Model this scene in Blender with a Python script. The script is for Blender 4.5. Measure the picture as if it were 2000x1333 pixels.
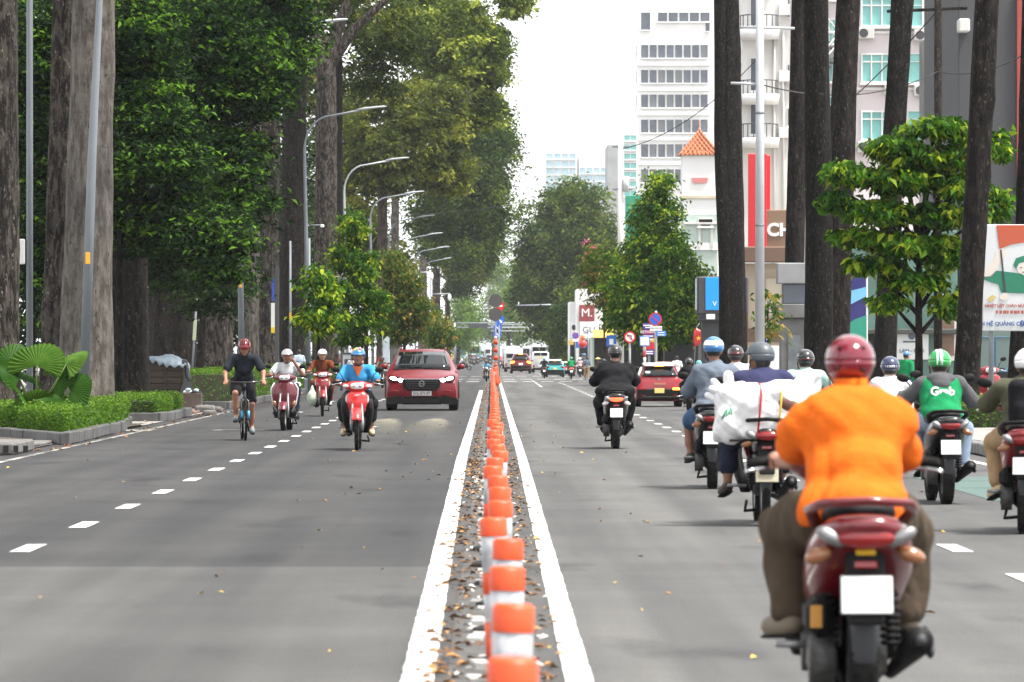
import bpy, bmesh, math, random
import numpy as np
from mathutils import Vector, Matrix, Euler
R = math.radians
S = bpy.context.scene
COL = S.collection
for o in list(bpy.data.objects):
    bpy.data.objects.remove(o)
# ------------------------------------------------------------------ camera, world, sun, exposure
FPX, EYE, VX, VY = 10000.0, 1.45, 960.0, 692.0      # long lens (180 mm), eye height
cam = bpy.data.cameras.new('camera')
cam.lens = 180; cam.sensor_width = 36
cam.shift_x = 40 / 2000; cam.shift_y = 25.5 / 2000
cam.clip_start = 0.5; cam.clip_end = 6000
cam.dof.use_dof = True; cam.dof.focus_distance = 98; cam.dof.aperture_fstop = 9.0
camo = bpy.data.objects.new('camera', cam); COL.objects.link(camo)
camo.location = (0, 0, EYE); camo.rotation_euler = (R(90), 0, 0)
S.camera = camo
SUN_EL, SUN_AZ = R(66), R(112)                      # azimuth clockwise from +Y (ahead)
w = bpy.data.worlds.new('World'); S.world = w; w.use_nodes = True
nt = w.node_tree; nt.nodes.clear()
sky = nt.nodes.new('ShaderNodeTexSky'); sky.sky_type = 'NISHITA'; sky.sun_disc = False
sky.sun_elevation = SUN_EL; sky.sun_rotation = SUN_AZ
sky.dust_density = 1.5; sky.air_density = 1.0; sky.ozone_density = 1.0
hs = nt.nodes.new('ShaderNodeHueSaturation'); hs.inputs['Saturation'].default_value = 0.16
bg = nt.nodes.new('ShaderNodeBackground'); bg.inputs['Strength'].default_value = 0.105
wo = nt.nodes.new('ShaderNodeOutputWorld')
cl = nt.nodes.new('ShaderNodeMixRGB'); cl.inputs[0].default_value = .7; cl.inputs[2].default_value = (7.2, 7.3, 7.5, 1)   # even bright cloud cover
nt.links.new(sky.outputs[0], hs.inputs['Color']); nt.links.new(hs.outputs[0], cl.inputs[1]); nt.links.new(cl.outputs[0], bg.inputs[0]); nt.links.new(bg.outputs[0], wo.inputs[0])
sun = bpy.data.lights.new('sun', 'SUN'); sun.energy = 2.8; sun.angle = R(9); sun.color = (1, 0.95, 0.87)
suno = bpy.data.objects.new('sun', sun); COL.objects.link(suno)
sd = Vector((math.sin(SUN_AZ) * math.cos(SUN_EL), math.cos(SUN_AZ) * math.cos(SUN_EL), math.sin(SUN_EL)))
suno.rotation_euler = sd.to_track_quat('Z', 'Y').to_euler()
vs = S.view_settings
vs.view_transform = 'Standard'; vs.look = 'None'; vs.gamma = 1; vs.use_curve_mapping = False
vs.exposure = 1.5
S.render.engine = 'CYCLES'
cy = S.cycles
cy.use_denoising = True
cy.max_bounces = 5; cy.diffuse_bounces = 3; cy.glossy_bounces = 3; cy.transmission_bounces = 3
cy.transparent_max_bounces = 4; cy.volume_bounces = 0
cy.sample_clamp_indirect = 6
cy.use_adaptive_sampling = True; cy.adaptive_threshold = 0.02

# ------------------------------------------------------------------ geometry helpers
def gd(py):
    "distance of the ground seen at photo row py"
    return FPX * EYE / (py - VY)
def wx(px, d): return (px - VX) * d / FPX
def wz(py, d): return EYE - (py - VY) * d / FPX
def V(*a): return Vector(a)

MATS = {}
def mat(name, col, rough=0.6, metal=0.0, col2=None, scale=6.0, bump=0.0, bscale=None, stretch=(1, 1, 1), emit=0.0,
        coat=0.0, spec=0.5, lo=0.35, hi=0.65, detail=5.0, alpha=None, world=False):
    if name in MATS: return MATS[name]
    m = bpy.data.materials.new(name); m.use_nodes = True
    n = m.node_tree; b = n.nodes['Principled BSDF']
    b.inputs['Roughness'].default_value = rough; b.inputs['Metallic'].default_value = metal
    b.inputs['Specular IOR Level'].default_value = spec
    if coat: b.inputs['Coat Weight'].default_value = coat; b.inputs['Coat Roughness'].default_value = 0.05
    c = (*col, 1)
    b.inputs['Base Color'].default_value = c
    if emit:
        b.inputs['Emission Color'].default_value = c; b.inputs['Emission Strength'].default_value = emit
    if alpha is not None: b.inputs['Alpha'].default_value = alpha
    if col2 or bump:
        tc = n.nodes.new('ShaderNodeTexCoord'); mp = n.nodes.new('ShaderNodeMapping')
        mp.inputs['Scale'].default_value = stretch
        if world:
            g = n.nodes.new('ShaderNodeNewGeometry'); n.links.new(g.outputs['Position'], mp.inputs[0])
        else:
            n.links.new(tc.outputs['Object'], mp.inputs[0])
    if col2:
        t = n.nodes.new('ShaderNodeTexNoise'); t.inputs['Scale'].default_value = scale; t.inputs['Detail'].default_value = detail
        t.inputs['Roughness'].default_value = 0.6
        r = n.nodes.new('ShaderNodeValToRGB'); r.color_ramp.elements[0].position = lo; r.color_ramp.elements[1].position = hi
        r.color_ramp.elements[0].color = c; r.color_ramp.elements[1].color = (*col2, 1)
        n.links.new(mp.outputs[0], t.inputs['Vector']); n.links.new(t.outputs['Fac'], r.inputs[0]); n.links.new(r.outputs[0], b.inputs['Base Color'])
    if bump:
        t2 = n.nodes.new('ShaderNodeTexNoise'); t2.inputs['Scale'].default_value = bscale or scale * 3; t2.inputs['Detail'].default_value = 6
        bp = n.nodes.new('ShaderNodeBump'); bp.inputs['Strength'].default_value = bump; bp.inputs['Distance'].default_value = 0.02
        n.links.new(mp.outputs[0], t2.inputs['Vector']); n.links.new(t2.outputs['Fac'], bp.inputs['Height']); n.links.new(bp.outputs[0], b.inputs['Normal'])
    MATS[name] = m
    return m

def leaf_mat(name, a, b_, tip, trans=0.35):
    "foliage: colour varies from leaf to leaf by the tint attribute"
    if name in MATS: return MATS[name]
    m = bpy.data.materials.new(name); m.use_nodes = True
    n = m.node_tree; b = n.nodes['Principled BSDF']; out = n.nodes['Material Output']
    at = n.nodes.new('ShaderNodeAttribute'); at.attribute_name = 'tint'
    r = n.nodes.new('ShaderNodeValToRGB')
    e = r.color_ramp.elements
    e[0].position = 0.0; e[0].color = (*a, 1)
    e[1].position = 1.0; e[1].color = (*tip, 1)
    k = e.new(0.62); k.color = (*b_, 1)
    n.links.new(at.outputs['Fac'], r.inputs[0]); n.links.new(r.outputs[0], b.inputs['Base Color'])
    b.inputs['Roughness'].default_value = 0.55; b.inputs['Specular IOR Level'].default_value = 0.12
    tr = n.nodes.new('ShaderNodeBsdfTranslucent'); mx = n.nodes.new('ShaderNodeMixShader'); mx.inputs[0].default_value = trans
    hsv = n.nodes.new('ShaderNodeHueSaturation'); hsv.inputs['Value'].default_value = 1.5; hsv.inputs['Hue'].default_value = 0.49
    n.links.new(r.outputs[0], hsv.inputs['Color']); n.links.new(hsv.outputs[0], tr.inputs[0])
    n.links.new(b.outputs[0], mx.inputs[1]); n.links.new(tr.outputs[0], mx.inputs[2]); n.links.new(mx.outputs[0], out.inputs[0])
    MATS[name] = m
    return m

def link(name, me, m=None, parent=None, loc=None, rot=None, kind=None):
    o = bpy.data.objects.new(name, me); COL.objects.link(o)
    if m is not None and me is not None and len(me.materials) == 0:
        for x in (m if isinstance(m, (list, tuple)) else [m]): me.materials.append(x)
    if parent is not None: o.parent = parent
    if loc is not None: o.location = loc
    if rot is not None: o.rotation_euler = rot
    if kind: o['kind'] = kind
    return o
def tag(o, label, cat, group=None):
    o['label'] = label; o['category'] = cat
    if group: o['group'] = group
    return o
def thing(name, label, cat, loc=(0, 0, 0), rz=0.0, group=None, scale=1.0):
    o = bpy.data.objects.new(name, None); COL.objects.link(o)
    o.location = loc; o.rotation_euler = (0, 0, rz); o.scale = (scale,) * 3 if not isinstance(scale, tuple) else scale
    o.empty_display_size = 0.2
    return tag(o, label, cat, group)
def copy_tree(o, parent=None):
    c = o.copy(); COL.objects.link(c)
    if parent is not None: c.parent = parent
    for ch in o.children: copy_tree(ch, c)
    return c

class MB:
    "collects faces of one mesh"
    def __init__(s): s.v = []; s.f = []; s.mi = []; s.sm = []
    def add(s, vs_, fs, mi=0, smooth=False):
        k = len(s.v); s.v += [tuple(x) for x in vs_]
        for f in fs: s.f.append(tuple(i + k for i in f)); s.mi.append(mi); s.sm.append(smooth)
        return s
    def box(s, c, size, rot=None, b=0.0, mi=0):
        hx, hy, hz = (q / 2 for q in size); c = Vector(c)
        M = Euler(rot).to_matrix() if rot else Matrix.Identity(3)
        b = min(b, hx * .9, hy * .9, hz * .9)
        if b <= 0:
            vs_ = [c + M @ Vector((x * hx, y * hy, z * hz)) for x in (-1, 1) for y in (-1, 1) for z in (-1, 1)]
            return s.add(vs_, [(0, 1, 3, 2), (4, 6, 7, 5), (0, 4, 5, 1), (2, 3, 7, 6), (0, 2, 6, 4), (1, 5, 7, 3)], mi)
        idx = {}; vs_ = []
        for sx in (-1, 1):
            for sy in (-1, 1):
                for sz in (-1, 1):
                    for a in range(3):
                        p = [sx * (hx - (b if a != 0 else 0)), sy * (hy - (b if a != 1 else 0)), sz * (hz - (b if a != 2 else 0))]
                        idx[(sx, sy, sz, a)] = len(vs_); vs_.append(c + M @ Vector(p))
        fs = []
        g = lambda t, a: idx[(t[0], t[1], t[2], a)]
        for a in range(3):
            o1, o2 = (a + 1) % 3, (a + 2) % 3
            for sg in (-1, 1):
                q = []
                for u, v in ((-1, -1), (1, -1), (1, 1), (-1, 1)):
                    t = [0, 0, 0]; t[a] = sg; t[o1] = u; t[o2] = v; q.append(g(t, a))
                fs.append(tuple(q if sg > 0 else q[::-1]))
            for u in (-1, 1):
                for v in (-1, 1):
                    t0 = [0, 0, 0]; t1 = [0, 0, 0]; t0[a] = -1; t1[a] = 1
                    for t in (t0, t1): t[o1] = u; t[o2] = v
                    q = [g(t0, o1), g(t1, o1), g(t1, o2), g(t0, o2)]
                    fs.append(tuple(q if u * v < 0 else q[::-1]))
        for sx in (-1, 1):
            for sy in (-1, 1):
                for sz in (-1, 1):
                    t = (sx, sy, sz); q = [g(t, 0), g(t, 1), g(t, 2)]
                    fs.append(tuple(q if sx * sy * sz > 0 else q[::-1]))
        return s.add(vs_, fs, mi)
    def rings(s, rings, closed=True, cap=True, mi=0, smooth=True):
        n = len(rings[0]); vs_ = [p for r in rings for p in r]; fs = []
        for i in range(len(rings) - 1):
            for j in range(n if closed else n - 1):
                k = (j + 1) % n
                fs.append((i * n + j, i * n + k, (i + 1) * n + k, (i + 1) * n + j))
        if cap and closed:
            fs.append(tuple(range(n))[::-1]); fs.append(tuple((len(rings) - 1) * n + j for j in range(n)))
        return s.add(vs_, fs, mi, smooth)
    def tube(s, pts, rad, n=8, mi=0, smooth=True, wob=None, cap=True, flat=None):
        pts = [Vector(p) for p in pts]
        if not isinstance(rad, (list, tuple)): rad = [rad] * len(pts)
        rings = []; up = None
        for i, p in enumerate(pts):
            t = (pts[min(i + 1, len(pts) - 1)] - pts[max(i - 1, 0)]).normalized()
            if up is None:
                up = Vector((0, 0, 1)) if abs(t.z) < .9 else Vector((0, 1, 0))
            a = t.cross(up).normalized(); b = a.cross(t).normalized(); up = b
            ring = []
            for j in range(n):
                th = 2 * math.pi * j / n
                r = rad[i] * (wob(i, th, p) if wob else 1)
                ring.append(p + a * math.cos(th) * r * (flat[0] if flat else 1) + b * math.sin(th) * r * (flat[1] if flat else 1))
            rings.append(ring)
        rings = [r[::-1] for r in rings]
        return s.rings(rings, True, cap, mi, smooth)
    def cyl(s, p0, p1, r0, r1=None, n=16, mi=0, smooth=True):
        return s.tube([p0, p1], [r0, r0 if r1 is None else r1], n, mi, smooth)
    def loft(s, secs, axis='y', n=20, mi=0, smooth=True):
        "secs: (pos, c1, c2, h1, h2, exponent) superellipse sections; axis y: c=(x,z); axis z: c=(x,y); axis x: c=(y,z)"
        rings = []
        for q in secs:
            p, c1, c2, h1, h2 = q[:5]; e = q[5] if len(q) > 5 else 2.5
            ring = []
            for j in range(n):
                th = 2 * math.pi * j / n; c, s_ = math.cos(th), math.sin(th)
                u = c1 + h1 * math.copysign(abs(c) ** (2 / e), c); v_ = c2 + h2 * math.copysign(abs(s_) ** (2 / e), s_)
                ring.append({'y': (u, p, v_), 'z': (u, v_, p), 'x': (p, u, v_)}[axis])
            rings.append(ring)
        inc = secs[-1][0] > secs[0][0]
        if (axis == 'y') == inc: rings = [r[::-1] for r in rings]
        return s.rings(rings, True, True, mi, smooth)
    def ell(s, c, r, rot=None, nu=14, nv=8, mi=0, v0=-90, v1=90, u0=0, u1=360):
        "ellipsoid patch, v = latitude range, u = longitude range"
        M = Euler(rot).to_matrix() if rot else Matrix.Identity(3); c = Vector(c); full = u1 - u0 >= 360
        rings = []
        for i in range(nv + 1):
            la = R(v0 + (v1 - v0) * i / nv); ring = []
            for j in range(nu if full else nu + 1):
                lo = R(u0 + (u1 - u0) * j / nu)
                ring.append(c + M @ Vector((r[0] * math.cos(la) * math.cos(lo), r[1] * math.cos(la) * math.sin(lo), r[2] * math.sin(la))))
            rings.append(ring)
        return s.rings(rings, full, False, mi, True)
    def lathe(s, prof, c=(0, 0, 0), axis='x', n=24, mi=0, smooth=True, a0=0, a1=360):
        "prof: (along, radius)"
        full = a1 - a0 >= 360; rings = []; c = Vector(c)
        for a, r in prof:
            ring = []
            for j in range(n if full else n + 1):
                th = R(a0 + (a1 - a0) * j / n); q = (r * math.cos(th), r * math.sin(th))
                ring.append(c + Vector({'x': (a, q[0], q[1]), 'y': (q[1], a, q[0]), 'z': (q[0], q[1], a)}[axis]))
            rings.append(ring)
        return s.rings(rings, full, False, mi, smooth)
    def prism(s, poly, a0, a1, axis='y', mi=0):
        "poly in the plane across axis (y: x,z ; x: y,z ; z: x,y), extruded a0..a1"
        f = {'y': lambda u, v, a: (u, a, v), 'x': lambda u, v, a: (a, u, v), 'z': lambda u, v, a: (u, v, a)}[axis]
        n = len(poly); vs_ = [f(u, v, a0) for u, v in poly] + [f(u, v, a1) for u, v in poly]
        fs = [tuple(range(n)), tuple(range(n, 2 * n))[::-1]] + [(i, i + n, (i + 1) % n + n, (i + 1) % n) for i in range(n)]
        return s.add(vs_, fs, mi)
    def disc(s, c, r, axis='y', t=0.004, n=28, mi=0):
        c = Vector(c); d = Vector({'y': (0, 1, 0), 'x': (1, 0, 0), 'z': (0, 0, 1)}[axis])
        return s.cyl(c - d * t / 2, c + d * t / 2, r, r, n, mi, False)
    def build(s, name, m=None, parent=None, loc=None, rot=None, kind=None, fix=True):
        me = bpy.data.meshes.new(name); me.from_pydata(s.v, [], s.f)
        if any(s.mi): me.polygons.foreach_set('material_index', s.mi)
        me.polygons.foreach_set('use_smooth', s.sm)
        if fix:
            b = bmesh.new(); b.from_mesh(me); bmesh.ops.recalc_face_normals(b, faces=b.faces); b.to_mesh(me); b.free()
        me.update()
        return link(name, me, m, parent, loc, rot, kind)

def fast_mesh(name, verts, faces, tint=None, smooth=False):
    me = bpy.data.meshes.new(name); k = faces.shape[1]; nf = len(faces)
    me.vertices.add(len(verts)); me.vertices.foreach_set('co', np.ascontiguousarray(verts, dtype=np.float32).ravel())
    me.loops.add(nf * k); me.loops.foreach_set('vertex_index', np.ascontiguousarray(faces, dtype=np.int32).ravel())
    me.polygons.add(nf); me.polygons.foreach_set('loop_start', np.arange(0, nf * k, k, dtype=np.int32))
    if smooth: me.polygons.foreach_set('use_smooth', np.ones(nf, dtype=bool))
    if tint is not None:
        a = me.attributes.new('tint', 'FLOAT', 'POINT'); a.data.foreach_set('value', np.ascontiguousarray(tint, dtype=np.float32))
    me.update(calc_edges=True)
    return me

_fc = {}
def text(name, body, size, loc, m, parent=None, rz=0.0, ext=0.004, align='CENTER', sx=1.0, bold=0.0):
    "raised lettering facing -Y (towards the camera) when rz = 0"
    key = (body, size, ext, align, bold)
    if key not in _fc:
        cu = bpy.data.curves.new('letters', 'FONT'); cu.body = body; cu.size = size; cu.extrude = ext
        cu.align_x = align; cu.align_y = 'CENTER'; cu.resolution_u = 3; cu.offset = bold
        t = bpy.data.objects.new('letters', cu); COL.objects.link(t)
        dg = bpy.context.evaluated_depsgraph_get(); dg.update()
        me = bpy.data.meshes.new_from_object(t.evaluated_get(dg))
        bpy.data.objects.remove(t); bpy.data.curves.remove(cu); _fc[key] = me
    me = _fc[key].copy(); me.materials.clear(); me.materials.append(m)
    o = link(name, me, None, parent, loc, (R(90), 0, rz)); o.scale = (sx, 1, 1)
    return o

# ------------------------------------------------------------------ organic surfaces: distance field + surface nets
def _nets(D, org, h):
    Sg = D < 0; nx, ny, nz = D.shape
    cs = [(i, j, k) for i in (0, 1) for j in (0, 1) for k in (0, 1)]
    sub = lambda A, c: A[c[0]:nx - 1 + c[0], c[1]:ny - 1 + c[1], c[2]:nz - 1 + c[2]]
    cnt = sum(sub(Sg, c).astype(np.int8) for c in cs)
    cell = (cnt > 0) & (cnt < 8); ids = np.full(cell.shape, -1, np.int32); N = int(cell.sum()); ids[cell] = np.arange(N)
    base = np.argwhere(cell).astype(np.float32); val = {c: sub(D, c)[cell] for c in cs}
    acc = np.zeros((N, 3), np.float32); num = np.zeros(N, np.float32)
    for a in cs:
        for ax in range(3):
            if a[ax]: continue
            b = list(a); b[ax] = 1; b = tuple(b)
            A, B = val[a], val[b]; cr = (A < 0) != (B < 0); t = np.where(cr, A / np.where(cr, A - B, 1), 0)
            for q in range(3):
                acc[:, q] += np.where(cr, a[q] + (t if q == ax else 0), 0)
            num += cr
    P = (base + acc / num[:, None]) * h + org
    F = []
    for ax in range(3):
        o1, o2 = (ax + 1) % 3, (ax + 2) % 3
        lo = [slice(None)] * 3; hi = [slice(None)] * 3; lo[ax] = slice(0, -1); hi[ax] = slice(1, None)
        s0, s1 = Sg[tuple(lo)], Sg[tuple(hi)]
        E = np.argwhere(s0 != s1); E = E[(E[:, o1] > 0) & (E[:, o2] > 0) & (E[:, o1] < D.shape[o1] - 1) & (E[:, o2] < D.shape[o2] - 1)]
        ins = s0[tuple(E.T)]
        q = []
        for u, v_ in ((-1, -1), (0, -1), (0, 0), (-1, 0)):
            e = E.copy(); e[:, o1] += u; e[:, o2] += v_; q.append(ids[tuple(e.T)])
        q = np.stack(q, 1); q[~ins] = q[~ins][:, ::-1]; F.append(q)
    return P, np.concatenate(F)

def sdf(prims, h=0.02, k=0.03, off=0.0, fold=0.0, seed=1, cuts=()):
    "prims: ('c',p0,p1,r0,r1) round cone | ('e',c,r[,rot]) ellipsoid | ('b',c,half,round) box.  Returns verts, quads"
    lo = np.full(3, 1e9); hi = -lo
    for p in prims:
        if p[0] == 'c':
            for q, r in ((p[1], p[3]), (p[2], p[4])): lo = np.minimum(lo, np.array(q) - r); hi = np.maximum(hi, np.array(q) + r)
        else:
            r = max(p[2]) if p[0] == 'e' and len(p) > 3 else np.array(p[2]); lo = np.minimum(lo, np.array(p[1]) - r); hi = np.maximum(hi, np.array(p[1]) + r)
    lo -= off + 3 * h + .01; hi += off + 3 * h + .01
    ax = [np.arange(lo[i], hi[i], h, dtype=np.float32) for i in range(3)]
    X, Y, Z = np.meshgrid(*ax, indexing='ij')
    D = None
    for p in prims:
        if p[0] == 'c':
            a = np.array(p[1], np.float32); b = np.array(p[2], np.float32); ba = b - a; L2 = max(float(ba @ ba), 1e-9)
            t = np.clip(((X - a[0]) * ba[0] + (Y - a[1]) * ba[1] + (Z - a[2]) * ba[2]) / L2, 0, 1)
            d = np.sqrt((X - a[0] - t * ba[0]) ** 2 + (Y - a[1] - t * ba[1]) ** 2 + (Z - a[2] - t * ba[2]) ** 2) - (p[3] + (p[4] - p[3]) * t)
        elif p[0] == 'e':
            x, y, z = X - p[1][0], Y - p[1][1], Z - p[1][2]
            if len(p) > 3:
                M = np.array(Euler(p[3]).to_matrix().transposed(), np.float32)
                x, y, z = (M[i, 0] * x + M[i, 1] * y + M[i, 2] * z for i in range(3))
            r = p[2]; k0 = np.sqrt((x / r[0]) ** 2 + (y / r[1]) ** 2 + (z / r[2]) ** 2) + 1e-6
            k1 = np.sqrt((x / r[0] ** 2) ** 2 + (y / r[1] ** 2) ** 2 + (z / r[2] ** 2) ** 2) + 1e-6
            d = k0 * (k0 - 1) / k1
        else:
            rr = p[3]; q = [np.abs(C - p[1][i]) - (p[2][i] - rr) for i, C in enumerate((X, Y, Z))]
            d = np.sqrt(sum(np.maximum(c, 0) ** 2 for c in q)) + np.minimum(np.maximum(np.maximum(q[0], q[1]), q[2]), 0) - rr
        if D is None: D = d
        else:
            hh = np.clip(0.5 + 0.5 * (D - d) / k, 0, 1); D = D + (d - D) * hh - k * hh * (1 - hh)
    if off: D = D - off
    if fold:
        rg = np.random.default_rng(seed)
        for f, a in ((18, .5), (31, .35), (52, .25)):
            w_ = rg.normal(size=(2, 3)); w_ /= np.linalg.norm(w_, axis=1)[:, None]; ph = rg.uniform(0, 6, 2)
            s1 = np.sin(f * (w_[0, 0] * X + w_[0, 1] * Y + w_[0, 2] * Z) + ph[0] + 1.3 * np.sin(f * .4 * (w_[1, 0] * X + w_[1, 1] * Y + w_[1, 2] * Z) + ph[1]))
            D = D + fold * a * (s1 * s1 * s1 - .55)
    for c in cuts:   # half space (point, normal) removed on the normal's side
        D = np.maximum(D, (X - c[0][0]) * c[1][0] + (Y - c[0][1]) * c[1][1] + (Z - c[0][2]) * c[1][2])
    return _nets(D.astype(np.float32), lo.astype(np.float32), h)
def sdf_obj(name, prims, m, parent=None, **kw):
    v, f = sdf(prims, **kw)
    return link(name, fast_mesh(name, v, f, smooth=True), m, parent)
# ------------------------------------------------------------------ setting: ground, road, kerbs, paving, markings
def bark_mat(name, dark, light, fleck, scale=9.0, lo=.44, hi=.58, bump=1.0):
    if name in MATS: return MATS[name]
    m = bpy.data.materials.new(name); m.use_nodes = True
    n = m.node_tree; b = n.nodes['Principled BSDF']; b.inputs['Roughness'].default_value = .9; b.inputs['Specular IOR Level'].default_value = .15
    tc = n.nodes.new('ShaderNodeTexCoord')
    def noise(sc, st, det=6):
        mp = n.nodes.new('ShaderNodeMapping'); mp.inputs['Scale'].default_value = st
        t = n.nodes.new('ShaderNodeTexNoise'); t.inputs['Scale'].default_value = sc; t.inputs['Detail'].default_value = det; t.inputs['Roughness'].default_value = .68
        n.links.new(tc.outputs['Object'], mp.inputs[0]); n.links.new(mp.outputs[0], t.inputs['Vector']); return t
    def ramp(src, a, ca, c, cb):
        r = n.nodes.new('ShaderNodeValToRGB'); r.color_ramp.elements[0].position = a; r.color_ramp.elements[1].position = c
        r.color_ramp.elements[0].color = (*ca, 1); r.color_ramp.elements[1].color = (*cb, 1); n.links.new(src.outputs['Fac'], r.inputs[0]); return r
    t1 = noise(scale, (1, 1, .3)); r1 = ramp(t1, lo, dark, hi, light)
    t2 = noise(scale * 1.7, (1, 1, .5), 4); r2 = ramp(t2, .60, (0, 0, 0), .66, (1, 1, 1))
    mx = n.nodes.new('ShaderNodeMixRGB'); n.links.new(r2.outputs[0], mx.inputs[0]); n.links.new(r1.outputs[0], mx.inputs[1]); mx.inputs[2].default_value = (*fleck, 1)
    t4 = noise(.55, (1, 1, .6), 3); r4 = ramp(t4, .35, (.7, .7, .7), .65, (1.2, 1.15, 1.1))
    mm = n.nodes.new('ShaderNodeMixRGB'); mm.blend_type = 'MULTIPLY'; mm.inputs[0].default_value = 1
    n.links.new(mx.outputs[0], mm.inputs[1]); n.links.new(r4.outputs[0], mm.inputs[2]); n.links.new(mm.outputs[0], b.inputs['Base Color'])
    t3 = noise(scale * 2.2, (1, 1, .28), 8); bp = n.nodes.new('ShaderNodeBump'); bp.inputs['Strength'].default_value = bump; bp.inputs['Distance'].default_value = .06
    n.links.new(t3.outputs['Fac'], bp.inputs['Height']); n.links.new(bp.outputs[0], b.inputs['Normal'])
    MATS[name] = m; return m

def asphalt_mat(name, c, c2):
    m = mat(name, c, .85, 0, c2, .35, .35, 60, world=True, lo=.3, hi=.7, detail=8, spec=.3)
    n = m.node_tree; b = n.nodes['Principled BSDF']; src = b.inputs['Base Color'].links[0].from_socket
    g = n.nodes.new('ShaderNodeNewGeometry')
    def nz(sc, st, a, ca, c_, cb, det=6):
        mp = n.nodes.new('ShaderNodeMapping'); mp.inputs['Scale'].default_value = st; n.links.new(g.outputs['Position'], mp.inputs[0])
        t = n.nodes.new('ShaderNodeTexNoise'); t.inputs['Scale'].default_value = sc; t.inputs['Detail'].default_value = det
        n.links.new(mp.outputs[0], t.inputs['Vector'])
        r = n.nodes.new('ShaderNodeValToRGB'); r.color_ramp.elements[0].position = a; r.color_ramp.elements[1].position = c_
        r.color_ramp.elements[0].color = (*ca, 1); r.color_ramp.elements[1].color = (*cb, 1); n.links.new(t.outputs['Fac'], r.inputs[0]); return r
    for r in (nz(1.5, (1, .02, 1), .38, (.74, .74, .76), .62, (1.16, 1.15, 1.14)),          # wheel-worn strips along the street
              nz(90, (1, 1, 1), .38, (.62, .62, .62), .62, (1.36, 1.36, 1.35), 3),            # aggregate
              nz(.9, (1, .25, 1), .60, (1, 1, 1), .70, (.52, .52, .53), 8)):                # oil and water stains
        mx = n.nodes.new('ShaderNodeMixRGB'); mx.blend_type = 'MULTIPLY'; mx.inputs[0].default_value = 1
        n.links.new(src, mx.inputs[1]); n.links.new(r.outputs[0], mx.inputs[2]); src = mx.outputs[0]
    n.links.new(src, b.inputs['Base Color']); return m

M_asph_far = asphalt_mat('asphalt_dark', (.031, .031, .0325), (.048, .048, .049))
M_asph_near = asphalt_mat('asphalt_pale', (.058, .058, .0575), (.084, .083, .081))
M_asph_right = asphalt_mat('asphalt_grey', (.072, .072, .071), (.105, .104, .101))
M_ground = mat('earth', (.07, .055, .04), .95, 0, (.11, .09, .07), .8, world=True)
M_paint = mat('road_paint', (.74, .73, .70), .75, 0, (.30, .295, .285), 3.5, .25, 40, world=True, lo=.42, hi=.68, detail=12)
M_paint_old = mat('worn_paint', (.5, .48, .44), .8, 0, (.06, .06, .06), 3.0, 0, world=True, lo=.40, hi=.54, detail=9)
M_conc = mat('concrete', (.16, .155, .145), .9, 0, (.10, .098, .092), 1.6, .3, 30, world=True, detail=9)
M_kerb = mat('kerb_granite', (.20, .20, .195), .85, 0, (.12, .12, .12), 2.2, .35, 50, world=True, detail=9)
M_paver = mat('paving', (.30, .285, .26), .9, 0, (.19, .18, .17), 1.1, .25, 30, world=True, detail=8)
M_redpave = mat('red_paving', (.24, .13, .10), .9, 0, (.16, .11, .09), 1.5, .25, 30, world=True)
M_soil = mat('soil', (.045, .033, .024), .95, 0, (.08, .06, .04), 5, .5, 30, world=True)
M_green_lane = mat('cycle_lane_green', (.055, .115, .10), .85, 0, (.075, .10, .095), .9, .2, 60, world=True, detail=8)

def sheet(name, x0, x1, y0, y1, z, m, kind='structure', parent=None, n=1):
    mb = MB(); mb.add([(x0, y0, z), (x1, y0, z), (x1, y1, z), (x0, y1, z)], [(0, 1, 2, 3)])
    return mb.build(name, m, parent, kind=kind)
sheet('ground', -260, 260, -30, 2500, -.03, M_ground)
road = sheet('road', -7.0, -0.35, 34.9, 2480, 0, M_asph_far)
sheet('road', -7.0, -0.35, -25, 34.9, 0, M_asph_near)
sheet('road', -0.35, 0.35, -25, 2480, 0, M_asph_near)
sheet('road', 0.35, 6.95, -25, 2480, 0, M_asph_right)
sheet('side_street', -60, -7.0, 285, 330, -.001, M_asph_far)
sheet('side_street', 6.95, 60, 285, 330, -.001, M_asph_right)
sheet('cycle_lane', 4.95, 6.35, 50.5, 60.5, .004, M_green_lane)
def mark(x0, x1, y0, y1, m=None, z=.006, skew=0.0):
    mb = MB(); mb.add([(x0, y0, z), (x1, y0, z), (x1 + skew, y1, z), (x0 + skew, y1, z)], [(0, 1, 2, 3)])
    return mb.build('lane_marking', m or M_paint, road)
# dashed lane lines
PER = 5.22
for i in range(80):
    y = 37.4 + i * PER - 3 * PER
    if 262 < y < 345: continue
    for sx in (-1, 1):
        if sx > 0 and y < 30: continue
        mark(sx * 3.45 - .075, sx * 3.45 + .075, y, y + 1.5)
# median edge lines, slightly ragged
def ragged(xc, wd, y0, y1, seed):
    rg = random.Random(seed); mb = MB(); y = y0; prev = None
    ys = []
    while y < y1: ys.append(y); y += .25 + (y - y0) * .006
    for y in ys:
        s = max(.3, 1 - (y - 90) / 260) if y > 90 else 1
        xo = xc - math.copysign(.085 if xc < 0 else .04, xc) * max(0, 1 - (y - 20) / 50)
        a, b = xo - wd / 2 + rg.uniform(-.004, .004), xo + wd / 2 + rg.uniform(-.004, .004)
        cur = [(a, y, .006), (b, y, .006)]
        if prev: mb.add([prev[0], prev[1], cur[1], cur[0]], [(0, 1, 2, 3)])
        prev = cur
    return mb.build('lane_marking', M_paint, road)
ragged(-.41, .148, 18, 205, 1)
ragged(.425, .125, 18, 262, 2)
for x0, x1, y0, y1 in ((-6.62, -6.52, 60, 140), (6.42, 6.54, 45, 250)): mark(x0, x1, y0, y1, M_paint_old if x0 < 0 else M_paint)
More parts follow.
